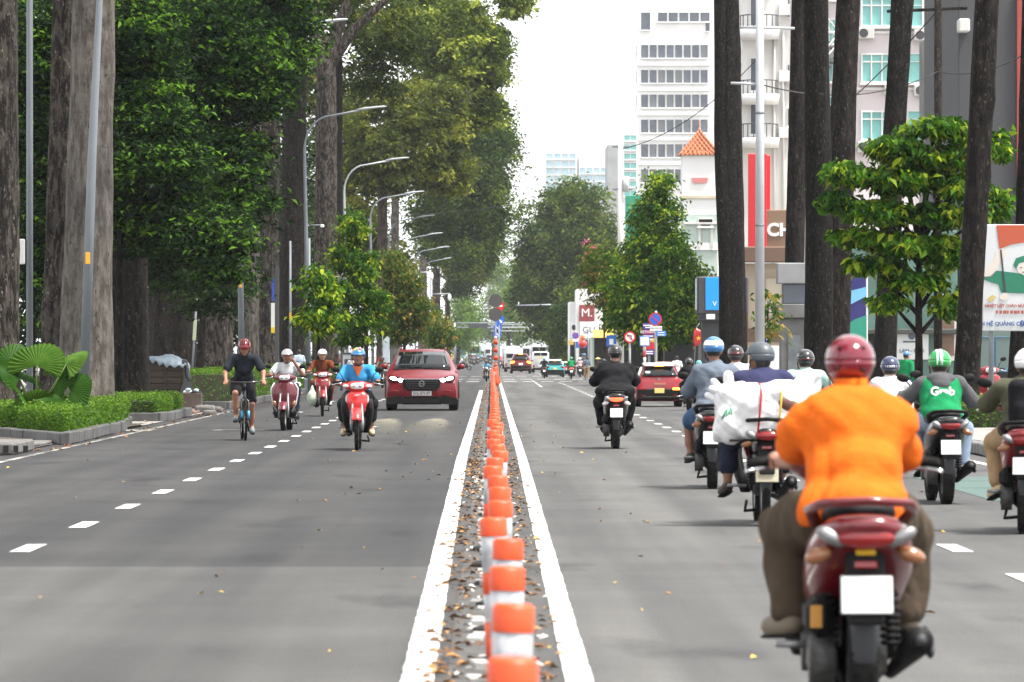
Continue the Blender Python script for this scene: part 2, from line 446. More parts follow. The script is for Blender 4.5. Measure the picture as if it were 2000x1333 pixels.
for k in range(3): mark(5.1, 6.3, 52.2 + k * 3.1, 52.32 + k * 3.1, mat('ghost_paint', (.16, .20, .17), .85, 0, (.07, .11, .10), 3.0, world=True), .009)
mark(-7.0, -6.4, 96, 98.2, M_paint_old, .008); mark(-5.3, -4.2, 97.0, 97.5, M_paint_old, .008)
# zebra and stop marks at the crossing
for y, w_ in ((268, .9), (292, .7), (330, .6)):
    for k in range(-6, 7):
        if k: mark(k * .98 - .33, k * .98 + .33, y, y + w_ * 3)
for k in range(7):
    y = 225 + k * 13; mark(2.2 + k * .02 - .06, 2.2 + .06, y, y + 9)
# narrow raised median base of painted bricks between the posts
M_brick = mat('white_painted_brick', (.45, .44, .42), .85, 0, (.14, .135, .13), 2.5, .3, 30, world=True, lo=.4, hi=.7)
med = sheet('median', -.2, .22, 15, 262, .004, mat('median_grit', (.05, .049, .047), .9, 0, (.095, .092, .088), 6, .4, 60, world=True, detail=9))
rg = random.Random(5)
bm_ = MB(); bm_.box((0, 0, .02), (.075, .24, .04), b=.006); brick0 = bm_.build('brick', M_brick, med); brick0.location = (-.06, 20, .004)
for i in range(1, 150):
    if rg.random() < .45: continue
    b = brick0.copy(); COL.objects.link(b); b.parent = med
    b.location = (-.055 + rg.uniform(-.03, .03), 20 + i * .36 + rg.uniform(-.05, .05), .004 - rg.random() * .03); b.rotation_euler = (0, 0, rg.uniform(-.12, .12))
# pavements
sheet('pavement', -45, -7.02, 66, 285, .012, M_paver)
sheet('pavement', -45, -7.02, 330, 2480, .012, M_paver)
pr = sheet('pavement', 7.22, 60, 30, 285, .14, M_paver)
sheet('pavement', 7.22, 60, 330, 2480, .14, M_paver)
def kerb(pts, h=.16, wd=.18, step=1.0, z=0.0, parent=None, m=M_kerb, seed=3):
    rg = random.Random(seed)
    for a, b in zip(pts, pts[1:]):
        a, b = Vector((*a, 0)), Vector((*b, 0)); L = (b - a).length; n = max(1, round(L / step)); d = (b - a) / n; ang = math.atan2(d.y, d.x)
        me = None
        for i in range(n):
            if me is None:
                mb = MB(); mb.box((0, 0, h / 2), (d.length - .016, wd, h), b=.018); o = mb.build('kerb_stone', m, parent); me = o.data
            else: o = link('kerb_stone', me, None, parent)
            o.location = a + d * (i + .5) + Vector((rg.uniform(-.01, .01), 0, z + rg.uniform(-.008, .004))); o.rotation_euler = (0, 0, ang)
kerb([(7.1, 40), (7.1, 150)], .17, .22, 1.0, 0, pr)
kr = MB(); kr.box((7.1, 217, .08), (.22, 134, .16)); kr.build('kerb', M_kerb, pr)
M_plinth = mat('planter_edge', (.10, .10, .10), .85, 0, (.06, .06, .06), 1.5, .3, 40, world=True)
pA = sheet('planter', -10, -6.98, 84, 103.5, .05, M_soil)
kerb([(-9.2, 90.5), (-6.82, 81.8), (-6.95, 96), (-7.35, 103.6), (-10, 104)], .2, .16, 1.1, 0, pA, M_plinth)
pB = sheet('planter', -10, -7.2, 110.2, 120, .05, M_soil)
kerb([(-10, 109.6), (-7.15, 109.6), (-7.0, 112), (-7.15, 121)], .2, .16, 1.1, 0, pB, M_plinth)
pC = sheet('planter', -10, -6.95, 135.5, 240, .05, M_soil)
kerb([(-9.2, 135.2), (-7.0, 135.2), (-6.85, 138), (-6.85, 240)], .2, .16, 1.3, 0, pC, M_plinth)
# flagstones that can be told apart near the front
lp = sheet('footpath', -11, -7.02, 70, 81.5, .016, M_conc)
rg = random.Random(8)
for i in range(4):
    for j in range(9):
        mb = MB(); mb.box((0, 0, .02), (.98, 1.22, .04), b=.012); o = mb.build('paving_slab', M_conc, lp)
        o.location = (-7.55 - i, 72 + j * 1.25, .012 + rg.uniform(0, .012))
for i in range(5):
    for j in range(3):
        mb = MB(); mb.box((0, 0, .02), (.78, 1.4, .04), b=.012); o = mb.build('paving_slab', M_redpave, lp)
        o.location = (-7.55 - j * .8, 123 + i * 1.45, .012 + rg.uniform(0, .02)); o.rotation_euler = (rg.uniform(-.02, .02), rg.uniform(-.03, .03), rg.uniform(-.08, .08))
for i in range(3):
    for j in range(10):
        mb = MB(); mb.box((0, 0, .01), (1.18, 1.96, .03), b=.01); o = mb.build('paving_slab', M_paver, pr)
        o.location = (7.85 + i * 1.2, 70 + j * 2.0, .142 + rg.uniform(0, .006))
# storm drain inlet at the kerb
dr = thing('storm_drain', 'concrete storm drain box with a dark slotted mouth at the road edge', 'drain', (-6.95, 73.8, 0))
mb = MB(); mb.box((-.5, 1.2, .09), (1.2, 3.4, .18), b=.03); mb.build('cover', M_conc, dr)
M_black = mat('black', (.008, .008, .008), .7)
for k in range(6):
    mb = MB(); mb.box((-.42 + k * .14, -.505, .09), (.07, .02, .10)); mb.build('slot', M_black, dr)

# ------------------------------------------------------------------ trees
def vnoise(seed):
    rg = random.Random(seed); ws = [(rg.uniform(2, 7), rg.uniform(.2, 1.2), rg.uniform(0, 6.3)) for _ in range(6)]
    return lambda th, z: sum(math.sin(round(a) * th + b * z + c) for a, b, c in ws) / 6
def trunk_mesh(r, hgt, seed, lean=(0, 0), flare=.5, fh=1.4, taper=.25, n=36, step=.35, rough=.07, bend=.0, fl=.09):
    f = vnoise(seed); g = vnoise(seed + 77); rg = random.Random(seed); nz = max(6, int(hgt / step)); pts = []; rad = []
    ph = rg.uniform(0, 6)
    for i in range(nz + 1):
        z = -.25 + (hgt + .25) * i / nz; t = max(z, 0) / hgt
        pts.append((lean[0] * t + bend * math.sin(t * 5 + ph), lean[1] * t, z)); rad.append(r * (1 - taper * t) * (1 + flare * math.exp(-max(z, 0) / fh)))
    kn = [(rg.uniform(0, hgt), rg.uniform(0, 6.28), rg.uniform(.06, .2), rg.uniform(.15, .4)) for _ in range(int(hgt * .8))]
    def wob(i, th, p):
        z = p.z; k = math.exp(-max(z, 0) / (fh * 1.6))
        return 1 + rough * f(th, z * .5) + .05 * g(th * 1, z * 2.3) + fl * k * math.sin(5 * th + ph) + .02 * math.sin(13 * th + z * 3) * math.sin(z * 7 + th) + sum(a * math.exp(-((z - kz) / w) ** 2 - (((th - kt + math.pi) % 6.2832 - math.pi) / .45) ** 2) for kz, kt, a, w in kn if abs(z - kz) < .9)
    mb = MB(); mb.tube(pts, rad, n, wob=wob); return mb, pts, rad

def leaves(rng, C, size, droop=.5, jitter=.35, up=.6, wide=.42):
    N = len(C); th = rng.uniform(0, 2 * np.pi, N)
    D = np.stack([np.cos(th), np.sin(th), -droop + rng.normal(0, jitter, N)], 1); D /= np.linalg.norm(D, axis=1)[:, None]
    U = rng.normal(0, .55, (N, 3)); U[:, 2] += up
    Sd = np.cross(D, U); Sd /= np.linalg.norm(Sd, axis=1)[:, None] + 1e-6; Nn = np.cross(Sd, D)
    s = size * rng.uniform(.65, 1.25, N)[:, None]
    a = C; m = C + D * s * .45 + Nn * s * .05; t = C + D * s - Nn * s * .12
    l = m + Sd * s * wide * .5 + Nn * s * .10; r = m - Sd * s * wide * .5 + Nn * s * .10
    Vv = np.stack([a, l, t, r], 1).reshape(-1, 3); b = np.arange(N) * 4
    F = np.concatenate([np.stack([b, b + 2, b + 1], 1), np.stack([b, b + 3, b + 2], 1)])
    return Vv, F
def cloud(rng, blobs, n, clump=.5, per=40, shell=.5, flat=.7):
    "leaf positions in clumps spread through ellipsoids; returns positions and clump id noise"
    vol = np.array([b[3] * b[4] * b[5] for b in blobs]) ** .8; vol = vol / vol.sum(); out = []; tn = []
    for b, v in zip(blobs, vol):
        nn = max(per, int(n * v)); k = max(1, nn // per)
        d = rng.normal(size=(k, 3)); d /= np.linalg.norm(d, axis=1)[:, None]
        rr = (shell + (1 - shell) * rng.uniform(0, 1, k)) * np.where(rng.uniform(0, 1, k) < .2, rng.uniform(.1, 1, k), 1)
        rr *= 1 + .16 * np.sin(d[:, 0] * 4 + b[0]) * np.cos(d[:, 2] * 5 + b[1]) + rng.normal(0, .05, k)
        c = np.array(b[:3]) + d * rr[:, None] * np.array(b[3:6])
        cr = clump * rng.uniform(.6, 1.4, k)
        p = np.repeat(c, per, 0) + rng.normal(0, .5, (k * per, 3)) * np.repeat(cr, per)[:, None] * np.array([1, 1, flat])
        out.append(p); tn.append(np.repeat(rng.uniform(0, 1, k), per))
    return np.concatenate(out), np.concatenate(tn)
def crown(name, seed, blobs, n, size, m, parent=None, clump=.5, per=40, shell=.5, droop=.5, up=.6, flat=.7, wide=.42, kind='stuff', loc=None):
    rng = np.random.default_rng(seed); P, ct = cloud(rng, blobs, n, clump, per, shell, flat)
    Vv, F = leaves(rng, P, size, droop, up=up, wide=wide)
    tint = np.clip(.8 * ct ** 1.3 + .5 * rng.uniform(0, 1, len(P)) ** 1.5 - .08, 0, 1)
    return link(name, fast_mesh(name, Vv, F, np.repeat(tint, 4)), m, parent, loc, kind=kind)

B_dark = bark_mat('bark_dark', (.007, .006, .0055), (.024, .020, .018), (.085, .077, .07), 9)  # bark tone lowered so the canopy's shade sits in the colour
B_mott = bark_mat('bark_mottled', (.017, .014, .012), (.085, .075, .067), (.20, .185, .17), 9, .45, .57)
B_pale = bark_mat('bark_pale', (.085, .075, .067), (.18, .168, .155), (.03, .026, .023), 8, .40, .60, .7)
B_black = bark_mat('bark_blackish', (.006, .0055, .005), (.020, .018, .0165), (.085, .08, .075), 14, .42, .62, 1.0)
B_brown = bark_mat('bark_brown', (.030, .022, .018), (.075, .058, .048), (.13, .11, .095), 8)
B_grey = bark_mat('bark_grey', (.06, .053, .047), (.16, .148, .135), (.03, .027, .025), 8)
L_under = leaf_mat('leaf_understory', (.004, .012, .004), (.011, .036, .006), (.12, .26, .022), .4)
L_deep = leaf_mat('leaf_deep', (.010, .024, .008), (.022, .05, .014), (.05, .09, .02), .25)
L_gold = leaf_mat('leaf_olive', (.020, .034, .006), (.085, .112, .016), (.30, .32, .045), .4)
L_canopy = leaf_mat('leaf_canopy', (.018, .038, .006), (.09, .14, .018), (.36, .42, .06), .4)
L_mid = leaf_mat('leaf_mid', (.014, .028, .007), (.048, .078, .015), (.17, .20, .035), .35)
L_young = leaf_mat('leaf_young', (.010, .045, .004), (.055, .155, .008), (.36, .45, .03), .42)
L_rust = leaf_mat('leaf_rust', (.018, .055, .007), (.075, .14, .015), (.32, .22, .05), .42)
L_green = leaf_mat('leaf_avenue', (.012, .032, .006), (.048, .088, .012), (.19, .25, .035), .4)
L_far = leaf_mat('leaf_far', (.05, .10, .025), (.12, .21, .04), (.24, .36, .08), .45)

def tree(name, label, group, X, Y, r, hgt, bark, seed, crown_spec=None, limbs=(), **kw):
    t = thing(name, label, 'tree', (X, Y, 0), 0, group)
    mb, pts, rad = trunk_mesh(r, hgt, seed, **kw); mb.build('trunk', bark, t, fix=False)
    for L in limbs:
        lb = MB(); n_ = len(L) - 1; r0, r1 = L[0]
        p = L[1:]; f = vnoise(seed + 5); q = []
        for a, b in zip(p, p[1:]):
            for k in range(5): q.append(Vector(a).lerp(Vector(b), k / 5))
        q.append(Vector(p[-1])); lb.tube(q, [r0 + (r1 - r0) * i / (len(q) - 1) for i in range(len(q))], 14, wob=lambda i, th, pp: 1 + .12 * f(th, pp.z)); lb.build('limb', bark, t, fix=False)
    if crown_spec:
        blobs, n_, size, m, opt = crown_spec
        crown('crown', seed + 9, [(b[0] - X, b[1] - Y, *b[2:]) for b in blobs], n_, size, m, t, **opt)
    return t
def pb(px, py, d, rx, ry, rz):
    "crown blob placed at a photo position and distance; radii in photo pixels (across, up) and metres (deep)"
    k = d / FPX
    return (wx(px, d), d, wz(py, d), rx * k, ry, rz * k)
GL = 'tall old street trees along the park side'
GR = 'tall street trees along the shop side'
# left row: px centre, distance, radius, bark
tree('street_tree', 'mottled grey trunk nearest the camera, rising behind the clipped hedge and fan palm', GL, -9.12, 92, .62, 17, B_mott, 11, lean=(.12, 0), flare=.12)
tree('street_tree', 'brown mottled trunk pressed against the pale smooth one', GL, -8.75, 104.5, .42, 17, B_mott, 10, lean=(.3, .2), flare=.25, fh=2.6)
tree('street_tree', 'pale smooth thick trunk with dark flecks behind the leaning grey lamp post', GL, -8.02, 101, .47, 17, B_pale, 12, lean=(.35, .2), flare=.28, fh=2.6, rough=.05)
tree('street_tree', 'very dark thick trunk standing beside the tarp covered rubbish cart', GL, -9.1, 126, .60, 16, B_dark, 13, lean=(.2, 0), flare=.22, fh=2.5)
tree('street_tree', 'broad dark trunk directly behind the rubbish cart', GL, -9.5, 152, .62, 17, B_dark, 14, flare=.35, fh=3)
tree('street_tree', 'ridged grey trunk between the thin leaning stem and the cyclist', GL, -9.0, 167, .47, 17, B_mott, 15, lean=(.3, 0), flare=.15, fh=4, fl=.15)
tree('street_tree', 'grey blotched trunk just behind the lamp post over the cyclist', GL, -8.85, 186, .38, 18, B_grey, 16, lean=(.3, 0), flare=.2)
tree('street_tree', 'dark ridged trunk behind the blue and yellow banner post', GL, -9.1, 206, .48, 20, B_mott, 17, lean=(.35, 0), flare=.3)
tree('street_tree', 'dark furrowed trunk behind the white shirted scooter rider', GL, -8.85, 226, .62, 20, B_dark, 18, lean=(.25, 0), flare=.15)
tree('street_tree', 'massive brown trunk forking high behind the curved lamp arms', GL, -7.95, 246, .60, 15.6, B_mott, 19, flare=.18, fh=4,
     crown_spec=([pb(640, -20, 250, 130, 3, 90), pb(760, 60, 255, 90, 3, 70), pb(720, 150, 256, 55, 2, 50)], 16000, .30, L_mid, dict(clump=.8, per=60)),
     limbs=[((.42, .2), (0, 0, 15), (.5, 0, 17), (1.6, 0, 19.5)), ((.4, .2), (0, 0, 15), (-.6, 0, 17), (-.9, 0, 20)), ((.3, .15), (.1, 0, 15.2), (1.3, 0, 17), (3, 0, 18.6))])
tree('street_tree', 'slim dark trunk tucked close behind the massive forked one', GL, -7.5, 252, .22, 16, B_black, 20)
tree('street_tree', 'reddish brown trunk with an olive gold crown above the young bushy trees', GL, -7.05, 331, .38, 14, B_brown, 21, flare=.15,
     crown_spec=([pb(770, 270, 331, 110, 4, 110), pb(850, 220, 333, 70, 3, 90), pb(730, 330, 333, 70, 3, 70), pb(870, 340, 335, 60, 3, 60)], 30000, .40, L_gold, dict(clump=.75, per=70, flat=.55)))
tree('street_tree', 'pale grey trunk with one branch forking off towards the road', GL, -6.6, 351, .33, 13.5, B_grey, 22, flare=.1,
     crown_spec=([pb(880, 90, 350, 100, 4, 100), pb(950, 120, 352, 48, 3, 80), pb(830, 30, 352, 70, 3, 70), pb(940, 210, 352, 45, 3, 45), pb(1005, 10, 352, 30, 2, 25)], 40000, .42, L_canopy, dict(clump=.8, per=70, flat=.55)),
     limbs=[((.25, .14), (0, 0, 12), (.8, 0, 14), (1.6, 0, 17))])
tree('street_tree', 'grey trunk under dense dark foliage behind the row of lamp arms', GL, -6.1, 455, .45, 10, B_grey, 23,
     crown_spec=([pb(920, 330, 455, 85, 5, 110), pb(960, 260, 456, 45, 4, 60), pb(860, 420, 458, 70, 4, 70), pb(950, 420, 458, 48, 4, 50)], 30000, .45, L_green, dict(clump=1.1, per=60)))
tree('street_tree', 'furrowed brown grey trunk midway down the avenue', GL, -5.5, 510, .5, 10, B_mott, 24,
     crown_spec=([pb(905, 480, 510, 62, 5, 65), pb(955, 470, 512, 34, 4, 40), pb(850, 480, 515, 40, 4, 50)], 16000, .45, L_green, dict(clump=1.0, per=60)))
tree('street_tree', 'thin far trunk at the edge of the light green foliage', GL, -4.9, 570, .35, 9, B_mott, 25,
     crown_spec=([pb(905, 540, 570, 40, 4, 40), pb(935, 520, 575, 22, 3, 30)], 8000, .42, L_mid, dict(clump=1.0, per=60)))
tree('street_tree', 'light green feathery tree at the far end of the tree row', GL, -4.6, 690, .3, 6, B_mott, 26,
     crown_spec=([pb(908, 620, 690, 34, 5, 50), pb(890, 660, 692, 30, 5, 30)], 9000, .4, L_far, dict(clump=1.2, per=60, flat=1.6)))
tree('street_tree', 'hazy pale tree closing the view at the end of the avenue', GL, .5, 1330, .5, 8, B_mott, 27,
     crown_spec=([pb(985, 560, 1330, 42, 10, 75), pb(1010, 610, 1335, 50, 10, 60), pb(955, 640, 1340, 45, 8, 40), pb(1040, 600, 1340, 40, 8, 60)], 14000, .9, L_far, dict(clump=2.2, per=60)))
tree('street_tree', 'middle distance green tree just before the hazy one', GL, 3.0, 900, .4, 8, B_mott, 28,
     crown_spec=([pb(1000, 600, 900, 30, 6, 55), pb(1030, 560, 905, 35, 6, 80), pb(1020, 650, 910, 40, 6, 28)], 10000, .6, L_far, dict(clump=1.6, per=60)))
for i, t in enumerate([o for o in bpy.data.objects if o.name.startswith('street_tree') and o.location.x < -8.3 and o.location.y < 235]):  # crowns above the view, added to shade the trunks and road below
    crown('crown', 300 + i, [(1.2, 0, 21.5, 6.5, 8, 4.5), (-3.5, 2, 20, 5, 7, 5)], 2600, 1.15, L_mid, t, clump=2.0, per=30)
# big round tree and companions on the right in the distance
tree('street_tree', 'big round dark green tree over the far traffic beside the mast arm', GR, 6.8, 560, .55, 9, B_dark, 31,
     crown_spec=([pb(1100, 470, 560, 95, 6, 105), pb(1060, 540, 562, 65, 6, 90), pb(1140, 540, 562, 65, 6, 100), pb(1100, 610, 565, 80, 5, 70), pb(1120, 400, 560, 70, 4, 45), pb(1170, 480, 561, 40, 4, 60)], 60000, .5, L_green, dict(clump=1.2, per=60)))
tree('street_tree', 'dark tree filling the gap left of the shop signs', GR, 8.6, 480, .45, 8, B_dark, 32,
     crown_spec=([pb(1110, 650, 480, 45, 4, 70), pb(1150, 590, 482, 40, 4, 80)], 12000, .45, L_green, dict(clump=1.0, per=60)))
# right row of bare dark trunks
tree('street_tree', 'thick black trunk with a fused second stem in front of the blue screen kiosk', GR, 7.12, 150, .38, 15, B_black, 41, lean=(-.25, 0), flare=.12, rough=.12, taper=.15,
     limbs=[((.26, .2), (-.2, -.15, 0), (-.24, -.15, 4), (-.38, -.15, 8), (-.42, -.15, 14))])
tree('street_tree', 'slim dark grey trunk above the concrete gate pillar', GR, 8.9, 152, .30, 15, B_dark, 42, lean=(.35, 0), rough=.14, taper=.1)
tree('street_tree', 'straight black trunk close beside the thicker dark one', GR, 7.0, 110, .30, 12, B_black, 43, lean=(.0, 0), flare=.1, rough=.12, taper=.2, bend=.04)
tree('street_tree', 'thicker dark trunk next to the straight black one', GR, 8.38, 126, .38, 14, B_dark, 44, lean=(.55, 0), flare=.15, rough=.12, taper=.38)
tree('street_tree', 'dark trunk rising out behind the top of the bushy young tree', GR, 9.95, 131, .27, 14, B_black, 45, lean=(.8, 0), flare=.3, rough=.12, bend=.05, taper=.0)
tree('street_tree', 'leaning dark trunk between the bushy young tree and the poster board', GR, 8.85, 96, .24, 12, B_dark, 46, lean=(.65, 0), flare=.1, rough=.1, taper=.15)
tree('street_tree', 'dark trunk behind the painted poster board at the frame edge', GR, 10.75, 104, .22, 12, B_black, 47, lean=(.3, 0), rough=.1)

# unseen trees added along the line of the row; their crowns shade the park side
for i, Y in enumerate((64, 40, 16)):
    tree('street_tree', ['old street tree on the park side just before the nearest planter', 'old park side street tree between the planter and the camera', 'old park side street tree close beside the camera'][i], GL, -9.2, Y, .6, 16, B_mott, 110 + i,
         ([(-9, Y, 19, 6.5, 9, 5.5), (-13, Y + 3, 17, 5, 8, 6), (-8, Y + 6, 12, 3, 5, 3)], 4200, .95, L_mid, dict(clump=1.8, per=30)), flare=.2)
# understory on the left: leafy small trees between the trunks
GU = 'leafy understory trees between the old trunks'
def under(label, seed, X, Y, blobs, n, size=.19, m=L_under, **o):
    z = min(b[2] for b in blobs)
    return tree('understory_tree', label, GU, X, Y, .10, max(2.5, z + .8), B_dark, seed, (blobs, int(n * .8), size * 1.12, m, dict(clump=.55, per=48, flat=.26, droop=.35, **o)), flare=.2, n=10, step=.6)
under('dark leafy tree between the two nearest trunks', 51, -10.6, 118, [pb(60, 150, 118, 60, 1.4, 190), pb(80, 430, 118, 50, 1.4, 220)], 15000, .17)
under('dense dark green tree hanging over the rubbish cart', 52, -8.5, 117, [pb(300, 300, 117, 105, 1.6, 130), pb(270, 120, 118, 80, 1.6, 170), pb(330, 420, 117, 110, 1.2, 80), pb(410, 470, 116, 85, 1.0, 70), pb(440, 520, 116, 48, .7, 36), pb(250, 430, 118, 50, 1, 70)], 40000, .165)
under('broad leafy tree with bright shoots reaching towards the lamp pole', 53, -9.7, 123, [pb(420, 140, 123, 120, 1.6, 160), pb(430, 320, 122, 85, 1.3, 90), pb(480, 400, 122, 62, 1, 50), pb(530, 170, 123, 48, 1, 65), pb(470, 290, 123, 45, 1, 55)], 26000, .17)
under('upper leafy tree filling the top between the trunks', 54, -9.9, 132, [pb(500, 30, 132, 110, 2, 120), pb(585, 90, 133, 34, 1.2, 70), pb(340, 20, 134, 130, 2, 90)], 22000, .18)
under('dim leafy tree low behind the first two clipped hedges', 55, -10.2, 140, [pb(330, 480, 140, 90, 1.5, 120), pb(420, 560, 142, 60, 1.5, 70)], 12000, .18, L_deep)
GB = 'dark park trees behind the street trees'
tree('park_tree', 'olive park tree showing between the forked trunk and the lamp arms', GB, -11.5, 352, .3, 6, B_dark, 68, ([pb(690, 300, 352, 70, 3, 150), pb(700, 480, 353, 60, 3, 110), pb(760, 560, 354, 60, 3, 90), pb(640, 420, 353, 40, 3, 150), pb(625, 180, 353, 45, 3, 130)], 26000, .42, L_gold, dict(clump=.9, per=60)))
for i, (px, d, r) in enumerate(((100, 165, 130), (250, 185, 140), (390, 205, 120), (480, 232, 100), (590, 262, 90))):
    k = d / FPX
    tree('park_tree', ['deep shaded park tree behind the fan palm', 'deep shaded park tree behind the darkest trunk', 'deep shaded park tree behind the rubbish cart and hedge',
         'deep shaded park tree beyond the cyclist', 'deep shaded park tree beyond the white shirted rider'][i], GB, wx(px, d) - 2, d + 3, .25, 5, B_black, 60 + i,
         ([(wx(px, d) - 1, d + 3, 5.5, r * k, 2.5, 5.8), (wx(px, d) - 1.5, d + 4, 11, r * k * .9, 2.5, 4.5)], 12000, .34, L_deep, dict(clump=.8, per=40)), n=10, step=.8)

# young trees: the 300 largest leaves one by one, the rest as a mass
def leaf_shape(s, rng):
    a = [(0, 0, 0), (.22, .3, .06), (.2, .65, .03), (0, 1, -.14), (-.2, .65, .03), (-.22, .3, .06), (0, .5, -.03)]
    v = np.array(a) * s; f = [(0, 1, 6), (1, 2, 6), (2, 3, 6), (3, 4, 6), (4, 5, 6), (5, 0, 6)]
    return v, f
def young(name, label, X, Y, r, hgt, bark, seed, blobs, n, size, m, nl=240, group=None, droop=.75, clump=.3, per=14, flat=.6, **kw):
    t = thing(name, label, 'tree', (X, Y, 0), 0, group)
    mb, pts, rad = trunk_mesh(r, hgt, seed, flare=.15, n=12, step=.3, taper=.5, **kw); mb.build('trunk', bark, t, fix=False)
    rng = np.random.default_rng(seed); lb = [(b[0] - X, b[1] - Y, *b[2:]) for b in blobs]
    for b in lb:
        z0 = max(hgt * .45, b[2] - b[5] * .5 - 1); q = MB(); q.tube([(0, 0, min(z0, hgt * .9)), ((b[0]) * .6, b[1] * .6, (z0 + b[2]) / 2 + .1), (b[0], b[1], b[2])], [r * .6, r * .35, r * .12], 7); q.build('limb', bark, t, fix=False)
    crown('crown', seed + 1, lb, n, size, m, t, clump=clump, per=per, droop=droop, flat=flat, shell=.55)
    rng = np.random.default_rng(seed + 2); P, ct = cloud(rng, lb, nl, clump, per, .92, flat); P = P[:nl]
    mes = []
    for i in range(6):
        v, f = leaf_shape(size * (1 + .07 * i), rng); tv = [.25, .45, .6, .72, .85, 1][i]
        mes.append(fast_mesh('leaf', v, np.array(f), np.full(len(v), tv))); mes[-1].materials.append(m)
    cen = np.mean([b[:3] for b in lb], 0)
    for i, p in enumerate(P):
        o = link('leaf', mes[int(rng.integers(6))], None, t, p); a = math.atan2(p[1] - cen[1], p[0] - cen[0]) - math.pi / 2 + rng.normal(0, .7)
        o.rotation_euler = (-.75 + rng.normal(0, .3), rng.normal(0, .4), a)
    return t
GY = 'young broad leaved street trees'
young('young_tree', 'bushy bright green young tree on a thin stem behind the green vested rider', wx(1795, 105), 105, .09, 4.1, B_dark, 71,
      [pb(1835, 245, 105, 62, .7, 18), pb(1900, 285, 105, 40, .6, 16), pb(1750, 285, 105, 55, .7, 18), pb(1830, 310, 105, 70, .8, 18), pb(1665, 335, 105, 50, .8, 18), pb(1765, 350, 105, 80, .9, 20), pb(1880, 360, 105, 45, .8, 20), pb(1640, 390, 105, 38, .7, 15),
       pb(1720, 410, 105, 75, .9, 20), pb(1840, 415, 105, 70, .8, 20), pb(1675, 460, 105, 55, .7, 16), pb(1790, 475, 105, 85, .9, 20), pb(1860, 500, 105, 40, .6, 20), pb(1705, 515, 105, 50, .7, 14), pb(1790, 545, 105, 62, .8, 16), pb(1735, 590, 105, 30, .5, 16), pb(1855, 590, 105, 28, .5, 22),
       pb(1948, 285, 106, 20, .4, 30), pb(1945, 400, 106, 22, .4, 40)], 13500, .24, L_young, 300, GY, clump=.22, flat=.45)
young('young_tree', 'tall cone shaped green tree behind the red hatchback', wx(1290, 235), 235, .14, 5.5, B_dark, 72,
      [pb(1288, 365, 235, 32, .9, 30), pb(1285, 420, 235, 52, 1.2, 45), pb(1285, 490, 235, 72, 1.6, 55), pb(1280, 560, 235, 92, 1.8, 55), pb(1285, 630, 235, 98, 1.6, 48), pb(1238, 600, 236, 48, 1.4, 55), pb(1350, 590, 236, 48, 1.4, 80), pb(1238, 525, 237, 42, 1.3, 42)], 36000, .23, L_young, 300, GY, clump=.42, droop=.6)
young('young_tree', 'small drooping young tree by the thin camera pole', wx(622, 152), 152, .06, 3.8, B_dark, 73,
      [pb(628, 570, 152, 36, .6, 35), pb(625, 625, 152, 42, .7, 28), pb(615, 540, 152, 20, .5, 20)], 2200, .21, L_young, 200, GY, clump=.26)
young('young_tree', 'taller bright young tree over the blue shirted rider', wx(715, 190), 190, .09, 5.0, B_brown, 74,
      [pb(690, 445, 190, 26, .7, 30), pb(672, 500, 190, 24, .7, 30), pb(705, 520, 190, 34, .8, 32), pb(690, 570, 190, 44, .9, 28), pb(735, 590, 190, 24, .7, 26), pb(700, 625, 190, 46, .9, 20), pb(690, 662, 190, 36, .7, 14)], 9000, .20, L_young, 300, GY, clump=.34)
young('young_tree', 'young tree with rusty new leaves behind the red car', wx(790, 262), 262, .09, 5.0, B_brown, 75,
      [pb(765, 515, 262, 24, .9, 28), pb(790, 555, 262, 34, 1, 34), pb(765, 600, 262, 38, 1, 28), pb(810, 610, 262, 36, 1, 34), pb(780, 650, 262, 50, 1, 22)], 13000, .21, L_rust, 240, GY, clump=.4)
young('young_tree', 'small dark young tree farther along beyond the rusty one', wx(855, 330), 330, .09, 3.6, B_brown, 76,
      [pb(862, 655, 330, 28, 1, 32), pb(845, 630, 332, 20, 1, 28)], 3500, .28, L_rust, 120, GY, clump=.45)
young('bougainvillea', 'straggly bougainvillea with pink flowers beside the cone shaped tree', wx(1180, 262), 262, .07, 3.6, B_brown, 77,
      [pb(1185, 545, 262, 42, 1.2, 60), pb(1165, 520, 262, 26, 1, 50), pb(1205, 590, 262, 34, 1.2, 50)], 5500, .22, L_rust, 160, None, clump=.4)
young('sapling', 'spindly sapling in front of the pale lamp post and cafe', wx(1500, 140), 140, .03, 2.9, B_dark, 78,
      [pb(1500, 600, 140, 22, .4, 30), pb(1510, 635, 140, 32, .4, 18)], 170, .2, L_rust, 60, None, clump=.25, per=8)
L_pink = mat('petal_pink', (.7, .08, .22), .6)
bt = [o for o in bpy.data.objects if o.name.startswith('bougainvillea')][0]
rng = np.random.default_rng(4); P, _ = cloud(rng, [(wx(1150, 262) - bt.location.x, 0, wz(485, 262), .55, .5, .5), (wx(1140, 262) - bt.location.x, 0, wz(545, 262), .4, .5, .5)], 120, .2, 20)
v_, f_ = leaves(rng, P, .10, 0, wide=.9); link('blossom', fast_mesh('blossom', v_, f_), L_pink, bt, kind='stuff')

